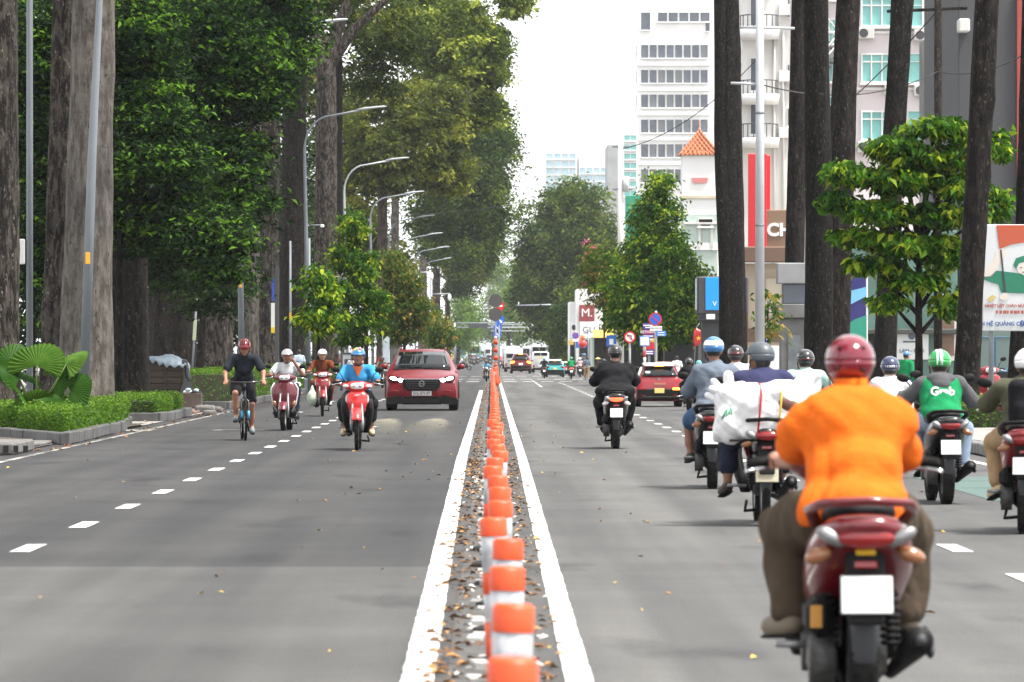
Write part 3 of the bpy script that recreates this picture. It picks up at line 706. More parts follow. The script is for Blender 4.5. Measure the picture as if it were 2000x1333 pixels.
# hedges
M_hedgecore = mat('hedge_twigs', (.02, .028, .012), .95, 0, (.04, .035, .02), 12)
L_hedge = leaf_mat('leaf_hedge', (.028, .075, .008), (.085, .19, .018), (.25, .38, .05), .4)
def hedge(label, poly, h, n, seed, size=.06, z0=.08):
    t = thing('hedge', label, 'hedge', (poly[0][0], poly[0][1], 0), 0, 'clipped hedges in the planters')
    rng = np.random.default_rng(seed); pl = np.array(poly) - np.array(poly[0]); lo, hi = pl.min(0), pl.max(0)
    def inside(P):
        c = np.zeros(len(P), bool)
        for (x1, y1), (x2, y2) in zip(pl, np.roll(pl, -1, 0)):
            q = (y1 > P[:, 1]) != (y2 > P[:, 1]); xx = (x2 - x1) * (P[:, 1] - y1) / ((y2 - y1) if y2 != y1 else 1e-9) + x1; c ^= q & (P[:, 0] < xx)
        return c
    c = pl.mean(0); MB().prism([tuple((p - c) * .94 + c) for p in pl], z0, h - .1, 'z').build('stems', M_hedgecore, t)  # solid block standing for the branches, added to stop light through the leaves
    top = []; nt_ = int(n * .45)
    while sum(len(a) for a in top) < nt_:
        P = rng.uniform(lo, hi, (4000, 2)); top.append(P[inside(P)])
    T = np.concatenate(top)[:nt_]; T3 = np.c_[T, h + rng.normal(0, .03, len(T)) + .03 * np.sin(T[:, 0] * 5) * np.cos(T[:, 1] * 2)]
    ed = [(a, b, np.linalg.norm(b - a)) for a, b in zip(pl, np.roll(pl, -1, 0))]; tot = sum(e[2] for e in ed); Sd = []
    for a, b, L in ed:
        k = int((n - nt_) * L / tot); u = rng.uniform(0, 1, k)[:, None]; q = a + (b - a) * u; nr = np.array([(b - a)[1], -(b - a)[0]]) / L
        q = q + nr * rng.normal(0, .045, k)[:, None]; Sd.append(np.c_[q, rng.uniform(z0 + .03, h, k)])
    P = np.concatenate([T3] + Sd); Vv, F = leaves(rng, P, size, -.1, .6, .5, .55)
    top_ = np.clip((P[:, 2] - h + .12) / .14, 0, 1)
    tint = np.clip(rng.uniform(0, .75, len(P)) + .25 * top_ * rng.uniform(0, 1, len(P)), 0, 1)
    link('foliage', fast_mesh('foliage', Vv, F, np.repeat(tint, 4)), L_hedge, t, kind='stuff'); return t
hedge('clipped box hedge in the nearest corner planter below the fan palm', [(-6.98, 83.2), (-7.02, 96), (-7.3, 102), (-10.6, 103), (-10.6, 92), (-8.9, 90.6)], .56, 42000, 81)
hedge('shorter clipped hedge in the next planter in front of the darkest trunk', [(-7.25, 110.8), (-7.25, 119), (-10, 119), (-10, 110.8)], .52, 20000, 82)
hedge('long taller hedge running back behind the cyclist', [(-8.3, 137), (-6.98, 138), (-6.98, 222), (-8.6, 222)], .98, 46000, 83, .075)
hedge('low hedge across the pavement behind the green vested rider', [(8.15, 91), (12.2, 91), (12.2, 96), (8.15, 96)], .62, 14000, 84)
hedge('far hedge on the park side near the striped barrier', [(-8.4, 240), (-7.0, 240), (-7.0, 280), (-8.4, 280)], .9, 9000, 85, .11)

# fan palm: every leaf its own part
L_palm = leaf_mat('leaf_palm', (.010, .042, .005), (.034, .10, .009), (.10, .19, .022), .35)
fp = thing('fan_palm', 'low fan palm with big pleated round leaves in the nearest planter', 'palm', (wx(70, 88), 88, 0))
def fan(r, seed, spread=150):
    rg = random.Random(seed); n = 46; vs_ = [(0, 0, 0)]
    for ring in range(1, 6):
        for i in range(n + 1):
            a = R(-spread + 2 * spread * i / n); q = r * ring / 5; pl = (.035 * ring / 5 * r) * (1 if i % 2 else -1)
            dr = -.10 * (ring / 5) ** 2 * r * (1.1 + .9 * math.sin(2 * a + seed)) ; e = 1 + (.09 * math.sin(a * 3 + seed) + (.012 if i % 2 else -.012) if ring == 5 else 0)
            vs_.append((math.sin(a) * q * e, math.cos(a) * q * e, pl + dr))
    fs = [(0, 1 + i, 2 + i) for i in range(n)]
    for ring in range(4):
        b0 = 1 + ring * (n + 1); b1 = b0 + n + 1
        fs += [(b0 + i, b1 + i, b1 + i + 1, b0 + i + 1) for i in range(n)]
    me = bpy.data.meshes.new('leaf'); me.from_pydata(vs_, [], fs); a = me.attributes.new('tint', 'FLOAT', 'POINT')
    t0 = rg.uniform(.35, .85); a.data.foreach_set('value', [min(1, max(0, t0 + rg.uniform(-.06, .06) + (.1 if k % 2 else -.1))) for k in range(len(vs_))]); return me
for i, (px, py, r, rx, ry, rz) in enumerate(((75, 715, .62, 1.15, .1, -.2), (40, 740, .55, 1.0, -.4, .5), (130, 712, .55, 1.2, .5, -.7), (112, 745, .52, .7, .7, -1.3), (140, 765, .5, .55, 1.0, -1.7),
                                         (45, 770, .55, .9, -.5, 2.2), (70, 785, .45, .6, .1, 2.9), (20, 705, .5, 1.2, -.3, .3), (100, 775, .42, .4, .4, -2.6))):
    k = 88 / FPX; c = Vector(((px - 70) * k, -.25 + .1 * (i % 4), wz(py, 88))); me = fan(r * .78, i, 112 + 9 * (i % 4)); o = link('leaf', me, L_palm, fp, c, (rx - .12 - .2 * (i % 3), ry + .45 * math.sin(i * 2.3), rz + .5 * math.sin(i * 1.7)))
    MB().tube([(0, 0, .1), c * .5 + Vector((0, 0, .2)), c], [.025, .018, .012], 6).build('stalk', mat('palm_stalk', (.10, .16, .03), .6), fp)
# ------------------------------------------------------------------ materials of things
def paint(name, c, rough=.28): return mat(name, c, rough, 0.0, coat=.7)
P_red = paint('paint_red', (.24, .008, .014)); P_brightred = paint('paint_bright_red', (.55, .02, .02)); P_maroon = paint('paint_maroon', (.13, .010, .022))
P_black = paint('paint_black', (.012, .012, .013)); P_white = paint('paint_white', (.75, .75, .73)); P_teal = paint('paint_teal', (.02, .36, .38)); P_silver = mat('paint_silver', (.5, .5, .52), .3, .6)
P_carred = mat('car_red', (.15, .004, .010), .32, 0, coat=.3, spec=.3); P_taxired = paint('hatch_red', (.30, .008, .018), .25)
M_plast = mat('black_plastic', (.007, .007, .0075), .6, 0, bump=.1, bscale=90, spec=.22)
M_greyp = mat('grey_plastic', (.055, .057, .062), .55, spec=.3)
M_rubber = mat('tyre_rubber', (.010, .010, .010), .9, 0, (.02, .019, .018), 9, spec=.15)
M_alloy = mat('cast_aluminium', (.36, .36, .37), .45, .7, (.2, .2, .2), 14)
M_steel = mat('chrome', (.75, .75, .76), .12, 1.0)
M_engine = mat('engine_casing', (.10, .098, .095), .5, .5, (.035, .034, .033), 11, .3, 40)
M_glass = mat('dark_glass', (.006, .008, .009), .03, 0, spec=.45)
M_lens = mat('clear_lens', (.72, .72, .70), .1, 0, coat=.8)
M_redlens = mat('red_lens', (.24, .004, .006), .15, coat=.6)
M_amber = mat('amber_lens', (.30, .12, .05), .15, coat=.6)
M_lit_red = mat('lit_tail_lamp', (1, .06, .02), .3, emit=2.2); M_lit_amber = mat('lit_amber_lamp', (1, .35, .03), .3, emit=2.6)
M_lit_white = mat('lit_head_lamp', (1, .97, .9), .3, emit=9)
M_plate = mat('plate_white', (.82, .82, .80), .35); M_platey = mat('plate_yellow', (.80, .66, .22), .4); M_plateold = mat('plate_weathered', (.52, .48, .36), .6, 0, (.36, .32, .22), 9)
M_ink = mat('plate_ink', (.03, .03, .03), .6)
M_chalk = mat('letter_white', (.85, .85, .84), .5)
SKIN = mat('skin', (.36, .18, .115), .55, 0, (.30, .14, .088), 14, .06, 60)
SKIN_t = mat('skin_tanned', (.25, .115, .068), .55, 0, (.20, .09, .052), 14, .06, 60)
SKIN_p = mat('skin_pale', (.47, .25, .18), .55, 0, (.40, .19, .13), 14, .06, 60)
M_hair = mat('hair_black', (.012, .010, .009), .5)
M_eye = mat('eye_dark', (.015, .012, .010), .3); M_lip = mat('lips', (.22, .08, .065), .5)
def cloth(name, c, c2=None): return mat(name, c, .9, 0, c2 or tuple(q * .82 for q in c), 9, .25, 45, spec=.15)

_wheel = {}
def wheel(t, name, y, r, w, x=0, kind='alloy', rimm=None):
    key = (r, w, kind)
    if key not in _wheel:
        mb = MB(); mb.lathe([(-w * .36, r * .66), (-w * .5, r * .80), (-w * .46, r * .92), (-w * .24, r * .985), (0, r), (w * .24, r * .985), (w * .46, r * .92), (w * .5, r * .80), (w * .36, r * .66)], n=32)
        for i in range(24):     # tread blocks
            a = 2 * math.pi * i / 24
            for sx in (-1, 1): mb.box((sx * w * .27, math.cos(a) * r * .985, math.sin(a) * r * .985), (w * .28, r * .12, r * .03), rot=(a - math.pi / 2, 0, 0))
        ty = mb.build('tyre_mesh', M_rubber); q = MB()
        q.lathe([(-w * .36, r * .68), (-w * .30, r * .62), (w * .30, r * .62), (w * .36, r * .68)], n=32)
        ns = 5 if kind == 'alloy' else 18
        for i in range(ns):
            a = 2 * math.pi * i / ns
            q.tube([(0, 0, 0), (0, math.cos(a) * r * .64, math.sin(a) * r * .64)], [r * .07, r * .05] if kind == 'alloy' else [.004, .004], 6)
            if kind == 'car':pass
        q.cyl((-w * .35, 0, 0), (w * .35, 0, 0), r * .16, n=12)
        if kind == 'car': q.cyl((-w * .2, 0, 0), (w * .2, 0, 0), r * .6, n=20)
        ri = q.build('rim_mesh', M_alloy); _wheel[key] = (ty.data, ri.data)
        bpy.data.objects.remove(ty); bpy.data.objects.remove(ri)
    a, b = _wheel[key]
    o = link('wheel', a, None, t, (x, y, r)); link('rim', b, None, o)
    return o

def scooter(label, X, Y, rz=0.0, kind='scooter', body=P_black, trim=None, group='motorbikes on the road', wide=1.0, plate='white', txt=None, lit=False, scale=1.0, r=.27, name='motor_scooter',
            mirrors=True, pz=0.0, seatm=None, frontm=None, holder=None):
    t = thing(name, label, 'motorbike', (X, Y, 0), rz, group, scale); fm = frontm or body
    tw = .115 if kind == 'scooter' else .075
    wheel(t, 'wheel', .64, r, tw * .85); wheel(t, 'wheel', -.62, r, tw)
    # rear bodywork
    W = wide
    if kind == 'scooter':
        MB().loft([(-1.0, 0, .815, .05 * W, .02), (-.96, 0, .80, .12 * W, .05), (-.84, 0, .755, .165 * W, .10), (-.6, 0, .68, .195 * W, .155), (-.3, 0, .60, .19 * W, .18), (.0, 0, .47, .15 * W, .15)], n=24).build('rear_body', body, t)
    else:
        MB().loft([(-.98, 0, .80, .04, .02), (-.92, 0, .78, .085, .05), (-.75, 0, .71, .11, .085), (-.45, 0, .64, .12, .10), (-.1, 0, .60, .10, .08), (.15, 0, .50, .07, .07)], n=20).build('rear_body', body, t)
        MB().loft([(-.3, 0, .42, .06, .10), (.0, 0, .36, .10, .13), (.22, 0, .36, .10, .10)], n=16).build('engine', M_engine, t)
    MB().loft([(-.86, 0, .865, .06 * W, .02), (-.74, 0, .86, .125, .045), (-.4, 0, .825, .15, .055), (-.08, 0, .79, .13, .05), (.08, 0, .765, .08, .035)], n=20).build('seat', seatm or M_plast, t)
    mb = MB(); mb.tube([(-.15 * W, -.5, .80), (-.185 * W, -.72, .865), (-.15 * W, -.92, .895), (0, -.985, .905), (.15 * W, -.92, .895), (.185 * W, -.72, .865), (.15 * W, -.5, .80)], .021, 8, flat=(1.3, .8)); mb.build('grab_rail', M_plast if not trim else trim, t)
    tl = MB(); tl.ell((0, -.965, .765), (.105 * W, .035, .042)); tl.build('tail_light', M_lit_red if lit else M_redlens, t)
    for s in (-1, 1):
        q = MB(); q.ell((s * .125 * W, -.945, .77), (.06 * W, .03, .03), (0, s * -.5, 0)); q.build('lamp_surround', M_alloy, t)
        q = MB(); q.ell((s * .165 * W, -.90, .70), (.055, .035, .03), (0, s * .35, 0)); q.build('indicator', M_amber if not lit else M_lens, t)
    # plate carrier and plate
    q = MB(); q.box((0, -.90, .66), (.15, .05, .20), (-.25, 0, 0), .02); q.box((0, -.955, .54), (.13, .02, .2), (-.22, 0, 0), .008); q.build('plate_carrier', M_plast, t)
    q = MB(); q.box((0, -.935, .665), (.085, .012, .028), (-.25, 0, 0), .004); q.build('reflector', M_redlens, t)
    q = MB(); q.box((0, -.980 - pz * .22, .555 + pz), (.20, .008, .15), (-.22, 0, 0), .003); q.build('plate_frame', M_greyp, t)
    pm = {'white': M_plate, 'yellow': M_platey, 'old': M_plateold}[plate]
    q = MB(); q.box((0, -.985 - pz * .22, .555 + pz), (.19, .008, .14), (-.22, 0, 0), .003); po = q.build('number_plate', pm, t)
    if txt:
        for k_, line in enumerate(txt):
            e = text('letters', line, .058, (0, -.9915 - pz * .22 - (.0068 if k_ == 0 else -.0068), .585 + pz - .06 * k_), M_ink, po, ext=.001); e.rotation_euler = (R(90) - .22, 0, 0)
    MB().loft([(-.93, 0, .47, .035, .02), (-.90, 0, .43, .055, .10), (-.86, 0, .36, .045, .14), (-.84, 0, .33, .02, .12)], n=14).build('mudguard', M_greyp, t)
    # shock absorbers
    for s in (-1, 1):
        q = MB(); q.tube([(s * .115, -.64, .30), (s * .115, -.54, .62)], .014, 8)
        for i in range(9):
            a = Vector((s * .115, -.64, .30)).lerp(Vector((s * .115, -.54, .62)), .18 + i * .08); q.lathe([(-.009, .034), (0, .041), (.009, .034)], a, 'z', 12)
        q.build('shock_absorber', M_plast, t)
    # power unit, exhaust
    if kind == 'scooter':
        q = MB(); q.box((-.135, -.38, .295), (.10, .56, .17), (.05, 0, 0), .05); q.cyl((-.19, -.6, .29), (-.10, -.6, .29), .10, n=18); q.cyl((-.195, -.2, .30), (-.10, -.2, .30), .075, n=16); q.build('gear_case', M_engine, t)
        q = MB(); q.box((-.15, -.52, .455), (.11, .34, .15), (0, 0, 0), .04); q.build('air_box', M_plast, t)
        q = MB(); q.box((.02, -.2, .28), (.22, .3, .2), None, .05); q.build('engine', M_engine, t)
    q = MB(); q.tube([(.10, .02, .24), (.15, -.2, .22), (.185, -.4, .29), (.20, -.55, .33), (.212, -.80, .375), (.213, -.82, .378)], [.022, .025, .042, .052, .054, .047], 16); q.build('exhaust', M_plast, t)
    q = MB(); q.ell((.258, -.62, .36), (.02, .2, .05), (.15, 0, 0)); q.build('heat_shield', M_greyp, t)
    q = MB(); q.cyl((.213, -.80, .376), (.214, -.845, .381), .022, n=12); q.build('tail_pipe', M_greyp, t)
    q = MB(); q.tube([(-.14, -.3, .2), (-.16, -.42, .12), (-.05, -.44, .13)], .014, 6); q.build('stand', M_plast, t)
    for s in (-1, 1):
        q = MB(); q.tube([(s * .14, -.28, .33), (s * .30, -.30, .335)], .014, 8); q.build('foot_peg', M_alloy, t)
    # front end
    if kind == 'scooter':
        MB().loft([(.26, 0, .28, .12, .10), (.38, 0, .35, .175, .10), (.58, 0, .41, .235, .085), (.76, 0, .42, .25, .075), (.88, 0, .40, .20, .07), (.95, 0, .385, .10, .05)], 'z', 26).build('leg_shield', fm, t)
        q = MB(); q.box((0, .12, .285), (.32, .52, .06), None, .02); q.build('floorboard', M_plast, t)
        q = MB(); q.loft([(.26, 0, .30, .20, .13), (.33, 0, .35, .235, .12), (.42, 0, .36, .2, .10)], 'z', 22); q.build('under_fairing', M_plast, t)
        if trim:
            for s in (-1, 1):
                q = MB(); q.tube([(s * .14, .44, .36), (s * .215, .44, .5), (s * .25, .43, .68), (s * .255, .43, .80), (s * .19, .43, .905)], .014, 8); q.build('trim', trim, t)
        q = MB(); q.prism([(-.05, .90), (.05, .90), (0, .62)], .485, .505); q.build('centre_crease', fm, t)
    else:
        MB().loft([(.40, 0, .36, .05, .05), (.55, 0, .44, .10, .05), (.70, 0, .47, .155, .05), (.82, 0, .45, .165, .05), (.90, 0, .41, .10, .05)], 'z', 20).build('front_cover', fm, t)
        for s in (-1, 1):
            q = MB(); q.loft([(.26, s * .12, .24, .045, .08), (.40, s * .165, .30, .05, .10), (.6, s * .20, .36, .05, .09), (.78, s * .19, .40, .04, .06)], 'z', 14); q.build('leg_shield', M_plast if fm is not P_maroon else fm, t)
            q = MB(); q.add([(s * .07, .505, .70), (s * .165, .47, .84), (s * .185, .455, .76), (s * .13, .475, .66)], [(0, 1, 2, 3)]); q.add([(s * .07, .49, .70), (s * .165, .455, .84), (s * .185, .44, .76), (s * .13, .46, .66)], [(3, 2, 1, 0)]); q.build('side_lens', M_lens, t)
        q = MB(); q.box((0, .51, .83), (.07, .006, .02), None, .002); q.build('emblem', M_steel, t)
    q = MB()
    for s in (-1, 1): q.tube([(s * .085, .64, r), (s * .085, .60, .42), (s * .07, .50, .70)], [.022, .022, .02], 8)
    q.build('fork', M_alloy, t)
    q = MB(); prof = [(-.075, r + .004), (-.07, r + .032), (0, r + .048), (.07, r + .032), (.075, r + .004)]
    q.lathe(prof, (0, .64, r), 'x', 18, a0=28, a1=150); fd = q.build('front_fender', fm, t); sm = fd.modifiers.new('thickness', 'SOLIDIFY'); sm.thickness = .006
    # handlebar cowl, headlight, bars
    cw = 1.0 if kind == 'scooter' else 1.1; cz = 1.0 if kind == 'scooter' else .965
    MB().loft([(-.21 * cw, .33, cz + .01, .03, .025), (-.15 * cw, .355, cz, .07, .05), (-.07, .38, cz, .095, .078), (.07, .38, cz, .095, .078), (.15 * cw, .355, cz, .07, .05), (.21 * cw, .33, cz + .01, .03, .025)], 'x', 18).build('handlebar_cowl', fm, t)
    q = MB(); q.loft([(.44, 0, cz + .005, .105, .052, 3), (.475, 0, cz, .10, .048, 3), (.49, 0, cz - .005, .06, .03, 3)], n=20); hl = q.build('headlight', M_lens, t)
    q = MB()
    for s in (-1, 1): q.ell((s * .045, .482, cz + .002), (.032, .014, .028))
    q.build('reflector_bowl', M_steel, hl)
    if kind == 'cub':
        for s in (-1, 1): q = MB(); q.ell((s * .165, .40, cz), (.06, .05, .028), (0, 0, s * -.5)); q.build('indicator', M_lens, t)
    else:
        for s in (-1, 1): q = MB(); q.ell((s * .175, .455, .50), (.04, .04, .075), (0, s * .35, 0)); q.build('indicator', M_amber, t)
    q = MB(); q.tube([(-.37, .20, 1.02), (-.22, .30, 1.03), (0, .33, 1.03), (.22, .30, 1.03), (.37, .20, 1.02)], .013, 8); q.build('handlebar', M_plast, t)
    for s in (-1, 1):
        q = MB(); q.tube([(s * .26, .275, 1.027), (s * .37, .20, 1.02)], .02, 8); q.build('grip', M_rubber, t)
        q = MB(); q.tube([(s * .24, .33, 1.015), (s * .36, .285, .99), (s * .39, .26, .985)], .007, 6); q.build('brake_lever', M_steel, t)
        if mirrors:
            q = MB(); q.tube([(s * .20, .31, 1.04), (s * .25, .29, 1.14), (s * .30, .27, 1.19)], .007, 6); q.ell((s * .325, .27, 1.215), (.065, .018, .042), (0, s * -.2, 0)); q.build('mirror', M_plast, t)
    return t

# ------------------------------------------------------------------ people
def hand_mesh():
    "left hand closed on a bar that runs along x, four curled fingers and a thumb"
    mb = MB(); mb.box((0, -.030, .016), (.078, .075, .030), (.35, 0, 0), .013)
    for i, (x, L) in enumerate(((-.030, .95), (-.010, 1.05), (.010, 1.0), (.029, .82))):
        mb.tube([(x, -.005, .026), (x, .022 * L, .024), (x, .032 * L, .002), (x, .016, -.022), (x, -.004, -.022)], [.0105, .0105, .0098, .0088, .007], 7)
    mb.tube([(.030, -.045, .012), (.050, -.030, .0), (.040, -.010, -.018), (.018, .004, -.027)], [.013, .012, .0105, .008], 7)
    o = mb.build('hand_mesh'); me = o.data; bpy.data.objects.remove(o); return me
_hand = hand_mesh()
RIDE = dict(pel=(0, -.30, .84), bel=(0, -.27, .97), che=(0, -.21, 1.13), nek=(0, -.165, 1.28), hed=(0, -.125, 1.425),
            sho=(.185, -.19, 1.235), elb=(.30, -.02, 1.06), wri=(.325, .19, 1.045), hip=(.095, -.30, .82), kne=(.20, .13, .76), ank=(.165, .13, .36), toe=(.17, .25, .315))
STAND = dict(pel=(0, 0, .90), bel=(0, .01, 1.04), che=(0, 0, 1.22), nek=(0, -.01, 1.40), hed=(0, .02, 1.55),
             sho=(.18, -.01, 1.35), elb=(.235, -.03, 1.08), wri=(.24, .06, .85), hip=(.09, 0, .88), kne=(.10, .03, .48), ank=(.10, -.02, .09), toe=(.11, .12, .04))
def person(label, X, Y, rz=0.0, pose=RIDE, ov={}, shirt=None, legs=None, shoes=None, skin=SKIN, sleeve='short', leg='long', bulk=1.0, helmet=None, hm=None, hm2=None, hat_opt={}, face=False,
           group='motorbike riders', scale=1.0, h=.021, hands=True, pitch=0.0, yaw=0.0, hair=M_hair, fold=.010, seed=1, collar=None, stretch=1.0, hs=1.0):
    J = {}; ov = dict(ov)
    if 'nek' in ov:
        dz = ov['nek'][2] - pose['nek'][2]
        for q_ in ('sho', 'che'):
            if q_ not in ov: ov[q_] = (pose[q_][0], pose[q_][1], pose[q_][2] + dz)
        if 'elb' not in ov: ov['elb'] = (pose['elb'][0], pose['elb'][1], pose['elb'][2] + dz * .7)
    for k_, p in pose.items():
        if k_ in ('pel', 'bel', 'che', 'nek', 'hed'): J[k_] = np.array(ov.get(k_, p), float)
        else:
            for s, n_ in ((-1, '_l'), (1, '_r')):
                q = ov.get(k_ + n_) or ov.get(k_) or p; q = np.array(q, float)
                if (k_ + n_) not in ov: q = q * np.array([s, 1, 1])
                J[k_ + n_] = q
    HM = (Euler((pitch, 0, yaw)).to_matrix()); hd = lambda x, y, z: J['hed'] + hs * np.array(HM @ Vector((x, y, z)))
    b = bulk; er = (pitch, 0, yaw)
    torso = [('e', J['che'], (.158 * b, .108 * b, .165)), ('e', J['bel'], (.145 * b, .112 * b, .15)), ('e', J['pel'], (.165 * b ** .7, .13 * b, .115)),
             ('c', J['sho_l'] * np.array([.78, 1, 1]), J['sho_r'] * np.array([.78, 1, 1]), .060, .060), ('c', J['che'], J['nek'], .09 * b, .062)]
    head = [('e', J['hed'], (.074 * hs, .092 * hs, .108 * hs), er), ('e', hd(0, .018, -.06), (.058 * hs, .068 * hs, .065 * hs), er), ('c', hd(0, .088, .005), hd(0, .104, -.028), .011, .016),
            ('c', hd(-.028, .075, .022), hd(.028, .075, .022), .018, .018), ('c', hd(0, .07, -.09), hd(0, .078, -.088), .02, .02), ('e', hd(.078, -.005, -.015), (.014, .026, .034), er), ('e', hd(-.078, -.005, -.015), (.014, .026, .034), er),
            ('c', J['nek'] + np.array([0, -.01, -.03]), hd(0, -.02, -.06), .056, .052)]
    arms = []; lgs = []; slv = []; trs = []
    for n_ in ('_l', '_r'):
        s_, e_, w_, h_, k_, a_, t_ = (J[q + n_] for q in ('sho', 'elb', 'wri', 'hip', 'kne', 'ank', 'toe'))
        bb = b ** .6
        arms += [('c', s_, e_, .050 * bb, .041 * bb), ('c', e_, w_, .040 * bb, .026), ('c', w_, w_ + (w_ - e_) * .12, .027, .026)]
        lgs += [('c', h_, k_, .084 * bb, .056), ('c', k_, a_ + (k_ - a_) * .35, .054, .052), ('c', a_ + (k_ - a_) * .4, a_, .05, .034), ('c', a_, t_, .038, .03)]
        if sleeve == 'short': slv += [('c', s_, s_ + (e_ - s_) * .68, .053 * bb, .055 * bb)]
        else: slv += [('c', s_, e_, .054 * bb, .047 * bb), ('c', e_, e_ + (w_ - e_) * (.9 if sleeve == 'long' else .25), .047 * bb, .038)]
        if leg == 'long': trs += [('c', h_, k_, .100 * bb, .078), ('c', k_, a_ + (k_ - a_) * .12, .076, .064)]
        elif leg == 'crop': trs += [('c', h_, k_, .100 * bb, .078), ('c', k_, a_ + (k_ - a_) * .45, .076, .072)]
        else: trs += [('c', h_, h_ + (k_ - h_) * .86, .100 * bb, .082)]
    hit = 1.0
    body = link('person', fast_mesh('person', *sdf([(p[0], p[1], tuple(q - .004 for q in p[2]), *p[3:]) if p[0] == 'e' and i < 3 else p for i, p in enumerate(torso)] + head + arms + lgs, h=h * .85 if face else h, k=.022), smooth=True), skin, None, (X, Y, 0), (0, 0, rz))
    body.scale = (scale * stretch, scale, scale)
    tag(body, label, 'person', group)
    low = J['pel'][2]
    if pose is not STAND: hem = [('e', J['pel'] + np.array([0, -.02, .0]), (.175 * b, .14 * b, .12))]
    else: hem = [('e', J['pel'] + np.array([0, 0, .03]), (.168 * b, .125 * b, .12))]
    v, f = sdf(torso[:2] + torso[3:] + hem + slv, h=h, k=.028, off=.013, fold=fold, seed=seed, cuts=[(J['nek'] + np.array([0, -.03, .062]), (0, -.25, .97)), (J['pel'] + np.array([0, 0, -.07]), (0, 0, -1))])
    link('shirt', fast_mesh('shirt', v, f, smooth=True), shirt, body)
    v, f = sdf([torso[2], ('c', J['hip_l'], J['hip_r'], .10, .10)] + trs, h=h, k=.03, off=.008, fold=fold * .9, seed=seed + 3, cuts=[(J['pel'] + np.array([0, 0, .06]), (0, 0, 1))])
    link('trousers', fast_mesh('trousers', v, f, smooth=True), legs, body)
    if shoes:
        for n_ in ('_l', '_r'):
            a_, t_ = J['ank' + n_], J['toe' + n_]; d = (t_ - a_) / np.linalg.norm(t_ - a_)
            v, f = sdf([('c', a_ - d * .03 - np.array([0, 0, .025]), t_ + d * .03 - np.array([0, 0, .015]), .042, .04), ('c', a_ + np.array([0, 0, -.02]), t_ - np.array([0, 0, .02]), .045, .042)], h=min(h, .016), k=.02)
            so = link('shoe', fast_mesh('shoe', v, f, smooth=True), shoes, body)
            q = MB(); L_ = float(np.linalg.norm(t_ - a_)); q.loft([(-.07, 0, 0, .032, .009), (-.02, 0, 0, .038, .010), (L_ * .6, 0, 0, .046, .010), (L_ + .05, 0, 0, .036, .009)], n=14); so_ = q.build('sole', M_rubber, so, tuple((a_ + np.array([0, 0, -.068]))), None); so_.rotation_euler = Vector((t_ + np.array([0, 0, .012]) - a_)).to_track_quat('Y', 'Z').to_euler()
    if hands:
        for s, n_ in ((-1, '_l'), (1, '_r')):
            w_, e_ = J['wri' + n_], J['elb' + n_]; d = Vector((w_ - e_)).normalized(); o = link('hand', _hand, None, body, Vector(w_) + d * .045)
            if len(_hand.materials) == 0: _hand.materials.append(skin)
            o.material_slots[0].link = 'OBJECT'; o.material_slots[0].material = skin
            X_ = Vector((s * .55, -.35, 0)) if pose is not STAND else Vector((s * 1, 0, 0)); Y_ = d; Z_ = X_.cross(Y_).normalized() * s; X_ = Y_.cross(Z_)
            o.rotation_euler = Matrix((X_, Y_, Z_)).transposed().to_euler(); o.scale = (-1 if s > 0 else 1, 1, 1)
    C = Vector(J['hed']); e3 = Euler(er)
    def hp(name, mb, m, par=body):
        o = mb.build(name, m, par, C if par is body else None, e3 if par is body else None)
        if par is body: o.scale = (hs,) * 3
        return o
    if helmet in ('half', 'three'):
        q = MB(); v0 = -14 if helmet == 'half' else -52
        q.ell((0, -.014, .040), (.112, .137, .112), None, 26, 12, 0, 2 if helmet == 'half' else -4, 90)
        if helmet == 'half': q.ell((0, -.020, .040), (.1125, .132, .111), None, 20, 4, 0, -30, 2, 178, 362)
        else: q.ell((0, -.015, .040), (.1125, .136, .118), None, 22, 8, 0, -66, -3, 165, 375)
        he = hp('helmet', q, hm)
        sm = he.modifiers.new('thickness', 'SOLIDIFY'); sm.thickness = .018; sm.offset = -1
        q = MB(); q.ell((0, .095, .052), (.098, .075, .012), (-.15, 0, 0)); hp('visor', q, hat_opt.get('visor', hm), he)
        q = MB(); q.tube([(-.098, .01, -.0), (-.085, .03, -.08), (-.03, .055, -.128), (.03, .055, -.128), (.085, .03, -.08), (.098, .01, -.0)], .007, 6); hp('strap', q, M_plast, he)
        if hat_opt.get('stripe'):
            q = MB()
            for x in hat_opt.get('xs', (0,)):
                ring = []
                for i in range(17):
                    a = R(-20 + 200 * i / 16); ring.append([(x + dx, -.012 - math.cos(a) * .140 * math.sqrt(max(0, 1 - (x / .115) ** 2)), .040 + math.sin(a) * .115 * math.sqrt(max(0, 1 - (x / .115) ** 2))) for dx in (-.012, .012)])
                q.rings(ring, False, False)
            hp('stripe', q, hat_opt['stripe'], he)
        if hat_opt.get('band'):
            q = MB(); q.ell((0, -.014, .040), (.1135, .1385, .1135), None, 26, 3, 0, *hat_opt.get('bandv', (2, 24))); hp('band', q, hat_opt['band'], he)
        if hat_opt.get('vents'):
            for sx, z in ((-.05, .09), (.05, .09), (-.07, .0), (.05, -.01)): q = MB(); q.ell((sx, -.135 if z < .05 else -.115, z), (.012, .012, .01)); hp('vent', q, M_plast, he)
    elif helmet == 'cycle':
        q = MB(); q.ell((0, -.005, .045), (.105, .14, .10), None, 24, 9, 0, -5, 90); he = hp('helmet', q, hm); sm = he.modifiers.new('thickness', 'SOLIDIFY'); sm.thickness = .02
        for x in (-.07, -.035, 0, .035, .07):
            q = MB(); z = .045 + .10 * math.sqrt(1 - (x / .11) ** 2); q.ell((x, .02, z * .88), (.010, .085, .03)); hp('vent', q, M_black, he)
